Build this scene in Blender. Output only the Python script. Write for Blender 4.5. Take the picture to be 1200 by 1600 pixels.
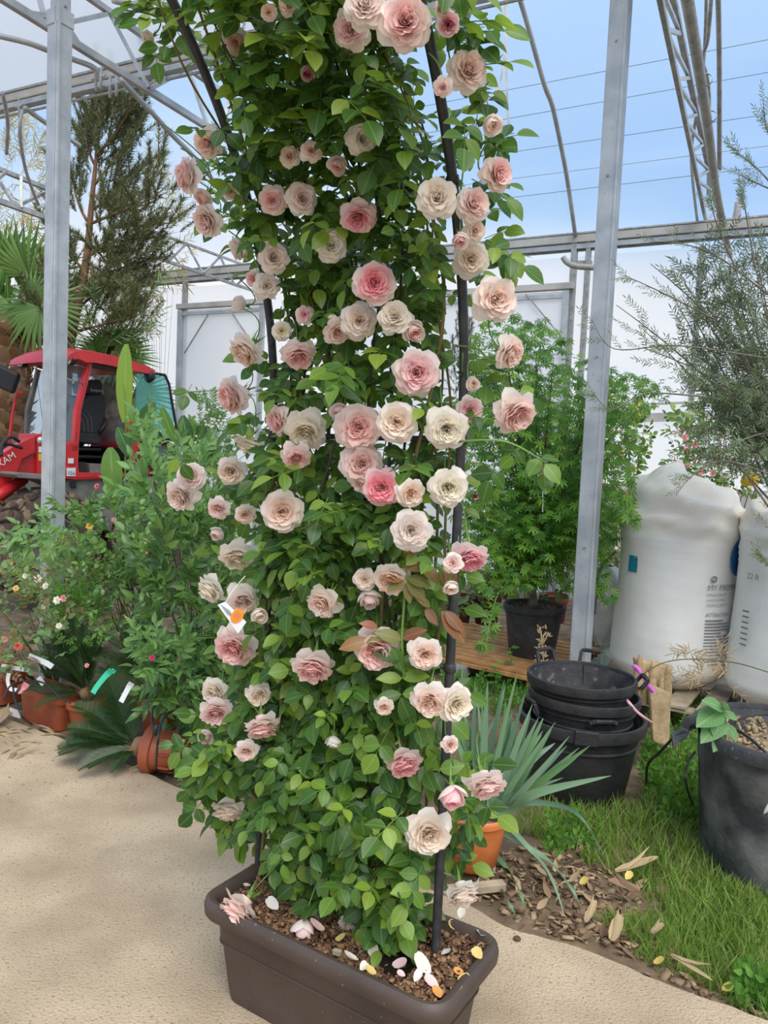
import bpy, math, random
import numpy as np
from mathutils import Vector, Matrix
# ---------------------------------------------------------------- camera, world, sun, exposure
SC = bpy.context.scene
for o in list(bpy.data.objects):
    bpy.data.objects.remove(o)
FOC = 1200.0                       # focal length in pixels of the 1200 x 1600 frame
_u = np.array([0.65, 14.67, 1.0]); _u /= np.linalg.norm(_u)
_f = np.array([0, 0, -1.0]); _y = _f - (_f @ _u) * _u; _y /= np.linalg.norm(_y); _x = np.cross(_y, _u)
RW = np.array([_x, _y, _u])        # camera axes -> world axes
CAM = np.array([0.0, 0.0, 1.6])
cd = bpy.data.cameras.new('camera'); cam = bpy.data.objects.new('camera', cd); SC.collection.objects.link(cam)
cd.sensor_fit = 'VERTICAL'; cd.sensor_height = 24.0; cd.lens = 24.0 * FOC / 1600.0
cd.clip_start = 0.05; cd.clip_end = 400
cam.matrix_world = Matrix.Translation(Vector(CAM)) @ Matrix(RW.tolist()).to_4x4()
SC.camera = cam
SC.view_settings.view_transform = 'Standard'
try: SC.view_settings.look = 'None'
except Exception: pass
SC.view_settings.exposure = 0.22; SC.view_settings.gamma = 1.0; SC.view_settings.use_curve_mapping = False

W = bpy.data.worlds.new('sky'); SC.world = W; W.use_nodes = True
nt = W.node_tree; nt.nodes.clear()
def N(nt, t, **k):
    n = nt.nodes.new(t)
    for a, b in k.items(): setattr(n, a, b)
    return n
def ramp(nt, stops):
    n = N(nt, 'ShaderNodeValToRGB'); e = n.color_ramp.elements
    e[0].position, e[0].color = stops[0][0], (*stops[0][1], 1)
    e[1].position, e[1].color = stops[-1][0], (*stops[-1][1], 1)
    for p, c in stops[1:-1]:
        q = e.new(p); q.color = (*c, 1)
    return n
wo = N(nt, 'ShaderNodeOutputWorld'); wb = N(nt, 'ShaderNodeBackground'); nt.links.new(wb.outputs[0], wo.inputs[0])
tc = N(nt, 'ShaderNodeTexCoord'); sep = N(nt, 'ShaderNodeSeparateXYZ'); nt.links.new(tc.outputs['Generated'], sep.inputs[0])
mp = N(nt, 'ShaderNodeMapping'); mp.inputs['Scale'].default_value = (1.0, 1.0, 2.6); mp.inputs['Location'].default_value = (3.1, 0.4, 1.3)
nt.links.new(tc.outputs['Generated'], mp.inputs[0])
nz = N(nt, 'ShaderNodeTexNoise'); nz.inputs['Scale'].default_value = 1.5; nz.inputs['Detail'].default_value = 5; nz.inputs['Roughness'].default_value = .5
nt.links.new(mp.outputs[0], nz.inputs[0])
ma = N(nt, 'ShaderNodeMath', operation='MULTIPLY_ADD'); nt.links.new(nz.outputs[0], ma.inputs[0]); ma.inputs[1].default_value = 0.9
el = ramp(nt, [(0.0, (0, 0, 0)), (.17, (.02,) * 3), (.30, (.36,) * 3), (.42, (.50,) * 3), (.65, (.40,) * 3), (1.0, (.15,) * 3)])
nt.links.new(sep.outputs[2], el.inputs[0]); nt.links.new(el.outputs[0], ma.inputs[2])
cr = ramp(nt, [(0.50, (.86, .88, .93)), (0.66, (.67, .79, .95)), (0.84, (.40, .62, .93)), (1.0, (.34, .56, .92))])
nt.links.new(ma.outputs[0], cr.inputs[0]); nt.links.new(cr.outputs[0], wb.inputs[0]); wb.inputs[1].default_value = .95

sd = bpy.data.lights.new('sun', 'SUN'); sd.energy = 3.3; sd.angle = math.radians(50); sd.color = (1.0, .96, .88)
sun = bpy.data.objects.new('sun', sd); SC.collection.objects.link(sun)
sun.rotation_euler = Vector((0.22, -0.75, 1.0)).to_track_quat('Z', 'Y').to_euler()

# ---------------------------------------------------------------- measuring helpers
def ray(px, py): return RW @ np.array([(px - 600) / FOC, -(py - 800) / FOC, -1.0])
def P(px, py, d):                                   # point at horizontal depth d
    r = ray(px, py); return CAM + r * (d / r[1])
def H(px, py, z=0.0):                               # point on the level plane z
    r = ray(px, py); return CAM + r * ((z - CAM[2]) / r[2])
def PL(px, py, o, n):                               # point on the plane through o with normal n
    r = ray(px, py); return CAM + r * (np.dot(np.array(o) - CAM, n) / np.dot(r, n))
def proj(p):
    c = RW.T @ (np.array(p, float) - CAM); return 600 + FOC * c[0] / -c[2], 800 - FOC * c[1] / -c[2]
def projn(A):
    c = (np.asarray(A) - CAM) @ RW; return np.stack([600 + FOC * c[:, 0] / -c[:, 2], 800 - FOC * c[:, 1] / -c[:, 2], -c[:, 2]], 1)
def V3(*a): return np.array(a, float)
def nrm(v): v = np.asarray(v, float); return v / (np.linalg.norm(v) + 1e-9)
EX = V3(.845, -.535, 0); NX = V3(.535, .845, 0); UP = V3(0, 0, 1)     # the site's two directions
R = random.Random(7)
def ru(a, b): return R.uniform(a, b)

# ---------------------------------------------------------------- object helpers
COL = SC.collection.objects; ORG = {}
def put(o, parent=None):
    COL.link(o)
    if parent is not None: o.parent = parent
def tag(o, label=None, cat=None, group=None, kind=None):
    for k, v in (('label', label), ('category', cat), ('group', group), ('kind', kind)):
        if v: o[k] = v
    return o
def T(name, label, cat, loc, group=None, kind=None):
    o = bpy.data.objects.new(name, None); COL.link(o); o.location = Vector(loc); o.empty_display_size = .1
    ORG[o.name] = np.array(loc, float); return tag(o, label, cat, group, kind)
def org(o): return ORG.get(o.name, V3(0, 0, 0)) if o is not None else V3(0, 0, 0)

class MB:
    def __init__(s): s.v = []; s.f = []; s.m = []; s.uv = {}
    def add(s, vs, fs, mi=0):
        n = len(s.v); s.v += [tuple(map(float, v)) for v in vs]; s.f += [tuple(i + n for i in f) for f in fs]; s.m += [mi] * len(fs); return s
    def tube(s, pts, r, n=8, mi=0, cap=True):
        pts = [np.array(p, float) for p in pts]; k = len(pts)
        rs = [r] * k if np.isscalar(r) else list(r)
        vs = []; prev = None
        for i, p in enumerate(pts):
            t = nrm(pts[min(i + 1, k - 1)] - pts[max(i - 1, 0)])
            if prev is None:
                a = np.cross(t, UP) if abs(t[2]) < .95 else np.cross(t, V3(1, 0, 0))
            else: a = prev - (prev @ t) * t
            a = nrm(a); prev = a; b = np.cross(t, a)
            for j in range(n):
                q = 2 * math.pi * j / n; vs.append(p + rs[i] * (math.cos(q) * a + math.sin(q) * b))
        fs = [(i * n + j, i * n + (j + 1) % n, (i + 1) * n + (j + 1) % n, (i + 1) * n + j) for i in range(k - 1) for j in range(n)]
        if cap: fs += [tuple(range(n))[::-1], tuple((k - 1) * n + j for j in range(n))]
        return s.add(vs, fs, mi)
    def boxa(s, c, a, b, d, mi=0):                   # centre and three half-edge vectors
        c, a, b, d = map(np.array, (c, a, b, d)); vs = [c + i * a + j * b + k * d for i in (-1, 1) for j in (-1, 1) for k in (-1, 1)]
        return s.add(vs, [(0, 1, 3, 2), (4, 6, 7, 5), (0, 4, 5, 1), (2, 3, 7, 6), (0, 2, 6, 4), (1, 5, 7, 3)], mi)
    def beam(s, p, q, w, h, side=None, mi=0):
        p, q = np.array(p, float), np.array(q, float); t = nrm(q - p)
        side = nrm(np.cross(t, UP) if abs(t[2]) < .98 else (V3(1, 0, 0) if side is None else side)) if side is None else nrm(np.array(side) - (np.array(side) @ t) * t)
        return s.boxa((p + q) / 2, (q - p) / 2, side * w / 2, np.cross(t, side) * h / 2, mi)
    def prism(s, poly, off, mi=0):                   # planar outline pushed along off
        poly = [np.array(p, float) for p in poly]; n = len(poly); vs = poly + [p + off for p in poly]
        fs = [tuple(range(n)), tuple(range(2 * n - 1, n - 1, -1))] + [(i, i + n, (i + 1) % n + n, (i + 1) % n) for i in range(n)]
        return s.add(vs, fs, mi)
    def lathe(s, prof, c, n=32, ax=None, mi=0, cl=False):
        c = np.array(c, float); ax = UP if ax is None else nrm(ax)
        a = nrm(np.cross(ax, V3(0, 1, 0)) if abs(ax[1]) < .9 else np.cross(ax, V3(1, 0, 0))); b = np.cross(ax, a)
        vs = [c + r * (math.cos(2 * math.pi * j / n) * a + math.sin(2 * math.pi * j / n) * b) + z * ax for r, z in prof for j in range(n)]
        k = len(prof)
        fs = [(i * n + j, i * n + (j + 1) % n, (i + 1) * n + (j + 1) % n, (i + 1) * n + j) for i in range(k - 1) for j in range(n)]
        if cl: fs += [tuple((k - 1) * n + j for j in range(n))]
        return s.add(vs, fs, mi)
    def build(s, name, mats, parent=None, smooth=False, bevel=0, root=None):
        o0 = org(parent); me = bpy.data.meshes.new(name)
        me.from_pydata([(v[0] - o0[0], v[1] - o0[1], v[2] - o0[2]) for v in s.v], [], s.f)
        for m in (mats if isinstance(mats, (list, tuple)) else [mats]): me.materials.append(m)
        if any(s.m): me.polygons.foreach_set('material_index', s.m)
        if smooth is True: me.polygons.foreach_set('use_smooth', [True] * len(me.polygons))
        o = bpy.data.objects.new(name, me); put(o, parent); ORG[o.name] = o0
        if smooth == 'auto':
            me.polygons.foreach_set('use_smooth', [True] * len(me.polygons)); me.set_sharp_from_angle(angle=math.radians(40))
        if bevel:
            b = o.modifiers.new('edge', 'BEVEL'); b.width = bevel; b.segments = 2; b.limit_method = 'ANGLE'
        return o

# templates: (verts, faces, uv per vertex)
def tm(v, f, uv=None):
    v = np.array(v, float); return dict(v=v, f=[tuple(x) for x in f], uv=np.array(uv, float) if uv is not None else np.zeros((len(v), 2)), m=[0] * len(f))
def xf(t, M):
    M = np.array(M); v = t['v'] @ M[:3, :3].T + M[:3, 3]; return dict(v=v, f=t['f'], uv=t['uv'], m=t['m'])
def join(ts):
    v = []; f = []; uv = []; m = []; n = 0
    for t in ts:
        v.append(t['v']); uv.append(t['uv']); f += [tuple(i + n for i in q) for q in t['f']]; m += t['m']; n += len(t['v'])
    return dict(v=np.concatenate(v), f=f, uv=np.concatenate(uv), m=m)
def frame(p, d, nor, s=1.0):                         # y axis = d, z axis ~ nor
    d = nrm(d); x = np.cross(d, nor)
    if np.linalg.norm(x) < 1e-4: x = np.cross(d, V3(1, .3, .2))
    x = nrm(x); z = np.cross(x, d); M = np.eye(4); M[:3, 0] = x * s; M[:3, 1] = d * s; M[:3, 2] = z * s; M[:3, 3] = p; return M
def mesh_of(name, tmpls, inst, mats, o0=None):       # inst: list of (template index, 4x4)
    Vs = []; L = []; LS = []; LT = []; MI = []; UVs = []; vo = 0; lo = 0
    for ti, t in enumerate(tmpls):
        Ms = [M for k, M in inst if k == ti]
        if not Ms: continue
        Ms = np.array(Ms); v = np.einsum('kij,nj->kni', Ms[:, :3, :3], t['v']) + Ms[:, None, :3, 3]
        K, n = v.shape[:2]; Vs.append(v.reshape(-1, 3))
        fl = np.array([i for q in t['f'] for i in q]); ln = np.array([len(q) for q in t['f']])
        L.append((fl[None] + (vo + n * np.arange(K))[:, None]).ravel()); UVs.append(np.tile(t['uv'][fl], (K, 1)))
        st = np.concatenate([[0], np.cumsum(ln)[:-1]]); LS.append((st[None] + (lo + len(fl) * np.arange(K))[:, None]).ravel())
        LT.append(np.tile(ln, K)); MI.append(np.tile(t['m'], K)); vo += K * n; lo += K * len(fl)
    Vs = np.concatenate(Vs);
    if o0 is not None: Vs = Vs - o0
    L = np.concatenate(L); LS = np.concatenate(LS); LT = np.concatenate(LT); MI = np.concatenate(MI); UVs = np.concatenate(UVs)
    me = bpy.data.meshes.new(name); me.vertices.add(len(Vs)); me.vertices.foreach_set('co', Vs.ravel().astype('f4'))
    me.loops.add(len(L)); me.loops.foreach_set('vertex_index', L.astype('i4'))
    me.polygons.add(len(LS)); me.polygons.foreach_set('loop_start', LS.astype('i4')); me.polygons.foreach_set('loop_total', LT.astype('i4'))
    me.polygons.foreach_set('material_index', MI.astype('i4')); me.polygons.foreach_set('use_smooth', np.ones(len(LS), bool))
    uv = me.uv_layers.new(name='UVMap'); uv.data.foreach_set('uv', UVs.ravel().astype('f4'))
    for m in (mats if isinstance(mats, (list, tuple)) else [mats]): me.materials.append(m)
    me.update(calc_edges=True); return me
def scatter(name, tmpls, inst, mats, parent=None, kind='stuff', maxpart=0, part='leaf', key=None):
    """parts for the `maxpart` first-ranked instances, the rest joined into one stuff part"""
    o0 = org(parent); inst = list(inst)
    if maxpart and inst:
        if key is None: key = lambda im: np.linalg.norm(im[1][:3, 3] - CAM) / (np.linalg.norm(im[1][:3, 1]) + 1e-6)
        inst.sort(key=key); shared = {}
        for k, M in inst[:maxpart]:
            if k not in shared: shared[k] = mesh_of(part, tmpls, [(k, np.eye(4))], mats)
            o = bpy.data.objects.new(part, shared[k]); put(o, parent)
            M = M.copy(); M[:3, 3] -= o0; o.matrix_basis = Matrix(M.tolist()); ORG[o.name] = o0
        inst = inst[maxpart:]
    if inst:
        o = bpy.data.objects.new(name, mesh_of(name, tmpls, inst, mats, o0)); put(o, parent); ORG[o.name] = o0
        if kind: o['kind'] = kind
        return o
def copy_tree(o, parent=None):
    c = o.copy(); put(c, parent); ORG[c.name] = org(o)
    for ch in list(o.children): copy_tree(ch, c)
    return c
def bez(a, b, c, n=8):
    a, b, c = map(np.array, (a, b, c)); return [(1 - t) ** 2 * a + 2 * t * (1 - t) * b + t * t * c for t in np.linspace(0, 1, n)]
def smoothpath(pts, k=6):
    pts = [np.array(p, float) for p in pts]; out = []
    for i in range(len(pts) - 1):
        p0 = pts[max(i - 1, 0)]; p1 = pts[i]; p2 = pts[i + 1]; p3 = pts[min(i + 2, len(pts) - 1)]
        for t in np.linspace(0, 1, k, endpoint=False):
            out.append(.5 * ((2 * p1) + (p2 - p0) * t + (2 * p0 - 5 * p1 + 4 * p2 - p3) * t * t + (3 * p1 - p0 - 3 * p2 + p3) * t ** 3))
    out.append(pts[-1]); return out
def inpoly(x, y, poly):
    c = False; j = len(poly) - 1
    for i in range(len(poly)):
        xi, yi = poly[i]; xj, yj = poly[j]
        if (yi > y) != (yj > y) and x < (xj - xi) * (y - yi) / (yj - yi) + xi: c = not c
        j = i
    return c
def samp(poly, n, d0, d1):
    xs = [p[0] for p in poly]; ys = [p[1] for p in poly]; out = []
    while len(out) < n:
        x = ru(min(xs), max(xs)); y = ru(min(ys), max(ys))
        if inpoly(x, y, poly): out.append(P(x, y, ru(d0, d1)))
    return out
def text_mesh(s, size, mat, name='lettering'):
    c = bpy.data.curves.new('t', 'FONT'); c.body = s; c.size = size; c.extrude = size * .01; c.align_x = 'LEFT'
    o = bpy.data.objects.new('t', c); me = bpy.data.meshes.new_from_object(o); bpy.data.objects.remove(o); bpy.data.curves.remove(c)
    me.materials.clear(); me.materials.append(mat); me.name = name; return me
def text_on(s, size, mat, o, xd, yd, parent, name='lettering'):
    me = text_mesh(s, size, mat, name); xd = nrm(xd); yd = nrm(yd); z = np.cross(xd, yd); M = np.eye(4)
    M[:3, 0] = xd; M[:3, 1] = yd; M[:3, 2] = z; M[:3, 3] = np.array(o) - org(parent)
    ob = bpy.data.objects.new(name, me); put(ob, parent); ob.matrix_basis = Matrix(M.tolist()); return ob

# ---------------------------------------------------------------- materials
def base(name):
    m = bpy.data.materials.new(name); m.use_nodes = True; t = m.node_tree; b = t.nodes['Principled BSDF']; return m, t, b
def mat(name, c, rough=.6, var=.15, scale=12, bump=0, metal=0, c2=None, spot=None, spec=.4, detail=5, bscale=None, lo=.35, hi=.65):
    m, t, b = base(name); L = t.links.new
    tc = N(t, 'ShaderNodeTexCoord'); n = N(t, 'ShaderNodeTexNoise'); n.inputs['Scale'].default_value = scale; n.inputs['Detail'].default_value = detail
    L(tc.outputs['Object'], n.inputs[0])
    c2 = c2 or tuple(x * (1 - var) for x in c); c1 = c if c2 is not None and var == 0 else tuple(min(1, x * (1 + var * .6)) for x in c)
    r = ramp(t, [(lo, c1), (hi, c2)]); L(n.outputs[0], r.inputs[0]); out = r.outputs[0]
    if spot:                                          # (colour, scale, threshold)
        n2 = N(t, 'ShaderNodeTexNoise'); n2.inputs['Scale'].default_value = spot[1]; n2.inputs['Detail'].default_value = 3; L(tc.outputs['Object'], n2.inputs[0])
        r2 = ramp(t, [(spot[2], (0, 0, 0)), (spot[2] + .05, (1, 1, 1))]); L(n2.outputs[0], r2.inputs[0])
        mx = N(t, 'ShaderNodeMix', data_type='RGBA'); L(r2.outputs[0], mx.inputs[0]); L(out, mx.inputs[6]); mx.inputs[7].default_value = (*spot[0], 1); out = mx.outputs[2]
    L(out, b.inputs['Base Color']); b.inputs['Roughness'].default_value = rough; b.inputs['Metallic'].default_value = metal; b.inputs['Specular IOR Level'].default_value = spec
    if bump:
        n3 = N(t, 'ShaderNodeTexNoise'); n3.inputs['Scale'].default_value = bscale or scale * 4; n3.inputs['Detail'].default_value = 6; L(tc.outputs['Object'], n3.inputs[0])
        bp = N(t, 'ShaderNodeBump'); bp.inputs['Strength'].default_value = bump; bp.inputs['Distance'].default_value = .01; L(n3.outputs[0], bp.inputs['Height']); L(bp.outputs[0], b.inputs['Normal'])
    return m
def leafmat(name, cols, rough=.42, trans=.35, vein=.25, tcol=None, spec=.45):
    """cols: dark .. bright; colour picked per leaf; veins from the leaf's own UV"""
    m, t, b = base(name); L = t.links.new
    g = N(t, 'ShaderNodeNewGeometry'); oi = N(t, 'ShaderNodeObjectInfo'); a = N(t, 'ShaderNodeMath', operation='ADD'); L(g.outputs['Random Per Island'], a.inputs[0]); L(oi.outputs['Random'], a.inputs[1])
    fr = N(t, 'ShaderNodeMath', operation='FRACT'); L(a.outputs[0], fr.inputs[0])
    r = ramp(t, [(i / (len(cols) - 1), c) for i, c in enumerate(cols)]); L(fr.outputs[0], r.inputs[0]); out = r.outputs[0]
    if vein:
        uv = N(t, 'ShaderNodeUVMap'); s = N(t, 'ShaderNodeSeparateXYZ'); L(uv.outputs[0], s.inputs[0])
        # u runs -1..1 across the leaf, v 0..1 along it
        ab = N(t, 'ShaderNodeMath', operation='ABSOLUTE'); L(s.outputs[0], ab.inputs[0])
        mid = N(t, 'ShaderNodeMath', operation='LESS_THAN'); L(ab.outputs[0], mid.inputs[0]); mid.inputs[1].default_value = .07
        k = N(t, 'ShaderNodeMath', operation='MULTIPLY_ADD'); L(ab.outputs[0], k.inputs[0]); k.inputs[1].default_value = -.35; L(s.outputs[1], k.inputs[2])
        k2 = N(t, 'ShaderNodeMath', operation='MULTIPLY'); L(k.outputs[0], k2.inputs[0]); k2.inputs[1].default_value = 7
        k3 = N(t, 'ShaderNodeMath', operation='FRACT'); L(k2.outputs[0], k3.inputs[0]); k4 = N(t, 'ShaderNodeMath', operation='LESS_THAN'); L(k3.outputs[0], k4.inputs[0]); k4.inputs[1].default_value = .14
        k5 = N(t, 'ShaderNodeMath', operation='MULTIPLY'); L(k4.outputs[0], k5.inputs[0]); k5.inputs[1].default_value = .45
        mx = N(t, 'ShaderNodeMath', operation='MAXIMUM'); L(mid.outputs[0], mx.inputs[0]); L(k5.outputs[0], mx.inputs[1])
        sc = N(t, 'ShaderNodeMath', operation='MULTIPLY'); L(mx.outputs[0], sc.inputs[0]); sc.inputs[1].default_value = vein
        mm = N(t, 'ShaderNodeMix', data_type='RGBA'); L(sc.outputs[0], mm.inputs[0]); L(out, mm.inputs[6]); mm.inputs[7].default_value = (.42, .62, .22, 1); out = mm.outputs[2]
    L(out, b.inputs['Base Color']); b.inputs['Roughness'].default_value = rough; b.inputs['Specular IOR Level'].default_value = spec
    tr = N(t, 'ShaderNodeBsdfTranslucent'); hs = N(t, 'ShaderNodeHueSaturation'); hs.inputs['Value'].default_value = 1.7; hs.inputs['Hue'].default_value = .475; hs.inputs['Saturation'].default_value = 1.05
    L(out, hs.inputs['Color']); L(hs.outputs[0], tr.inputs[0])
    mi = N(t, 'ShaderNodeMixShader'); mi.inputs[0].default_value = trans; L(b.outputs[0], mi.inputs[1]); L(tr.outputs[0], mi.inputs[2])
    L(mi.outputs[0], t.nodes['Material Output'].inputs[0]); return m
def petalmat():
    """inner colour from the flower's own object colour, outer petals cream; u = distance from heart, v = along petal"""
    m, t, b = base('rose_petal'); L = t.links.new
    oi = N(t, 'ShaderNodeObjectInfo'); uv = N(t, 'ShaderNodeUVMap'); s = N(t, 'ShaderNodeSeparateXYZ'); L(uv.outputs[0], s.inputs[0])
    r = ramp(t, [(.15, (0, 0, 0)), (.95, (1, 1, 1))]); L(s.outputs[0], r.inputs[0])
    g = N(t, 'ShaderNodeNewGeometry'); gm = N(t, 'ShaderNodeMath', operation='MULTIPLY'); L(g.outputs['Random Per Island'], gm.inputs[0]); gm.inputs[1].default_value = .35
    ad = N(t, 'ShaderNodeMath', operation='MULTIPLY_ADD'); L(r.outputs[0], ad.inputs[0]); ad.inputs[1].default_value = .62; L(gm.outputs[0], ad.inputs[2]); ad.use_clamp = True
    mx = N(t, 'ShaderNodeMix', data_type='RGBA'); L(ad.outputs[0], mx.inputs[0]); L(oi.outputs['Color'], mx.inputs[6]); mx.inputs[7].default_value = (.99, .93, .87, 1)
    # pale claw at the petal's foot, faint browned lip
    e = ramp(t, [(0.0, (1.0, .97, .90)), (.5, (1, 1, 1)), (.93, (1, 1, 1)), (1.0, (.98, .92, .89))]); L(s.outputs[1], e.inputs[0])
    mu = N(t, 'ShaderNodeMix', data_type='RGBA', blend_type='MULTIPLY'); mu.inputs[0].default_value = 1; L(mx.outputs[2], mu.inputs[6]); L(e.outputs[0], mu.inputs[7])
    L(mu.outputs[2], b.inputs['Base Color']); b.inputs['Roughness'].default_value = .55; b.inputs['Specular IOR Level'].default_value = .25
    tr = N(t, 'ShaderNodeBsdfTranslucent'); L(mu.outputs[2], tr.inputs[0]); mi = N(t, 'ShaderNodeMixShader'); mi.inputs[0].default_value = .42; L(b.outputs[0], mi.inputs[1]); L(tr.outputs[0], mi.inputs[2])
    L(mi.outputs[0], t.nodes['Material Output'].inputs[0]); return m
def filmmat(name, op, col=(.97, .97, .98)):
    m, t, b = base(name); L = t.links.new; t.nodes.remove(b)
    d = N(t, 'ShaderNodeBsdfDiffuse'); d.inputs[0].default_value = (*col, 1); tr = N(t, 'ShaderNodeBsdfTranslucent'); tr.inputs[0].default_value = (*col, 1)
    m1 = N(t, 'ShaderNodeMixShader'); m1.inputs[0].default_value = .5; L(d.outputs[0], m1.inputs[1]); L(tr.outputs[0], m1.inputs[2])
    tp = N(t, 'ShaderNodeBsdfTransparent'); m2 = N(t, 'ShaderNodeMixShader'); m2.inputs[0].default_value = op; L(tp.outputs[0], m2.inputs[1]); L(m1.outputs[0], m2.inputs[2])
    L(m2.outputs[0], t.nodes['Material Output'].inputs[0]); return m
def glassmat(name, col, op=.35, rough=.05):
    m, t, b = base(name); L = t.links.new; b.inputs['Base Color'].default_value = (*col, 1); b.inputs['Roughness'].default_value = rough; b.inputs['Specular IOR Level'].default_value = .9
    tp = N(t, 'ShaderNodeBsdfTransparent'); tp.inputs[0].default_value = (*[min(1, .55 + .45 * x / max(col)) for x in col], 1); m2 = N(t, 'ShaderNodeMixShader'); m2.inputs[0].default_value = op
    L(tp.outputs[0], m2.inputs[1]); L(b.outputs[0], m2.inputs[2]); L(m2.outputs[0], t.nodes['Material Output'].inputs[0]); return m
G1 = (.045, .13, .020); G2 = (.075, .20, .030); G3 = (.14, .30, .045)
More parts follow.
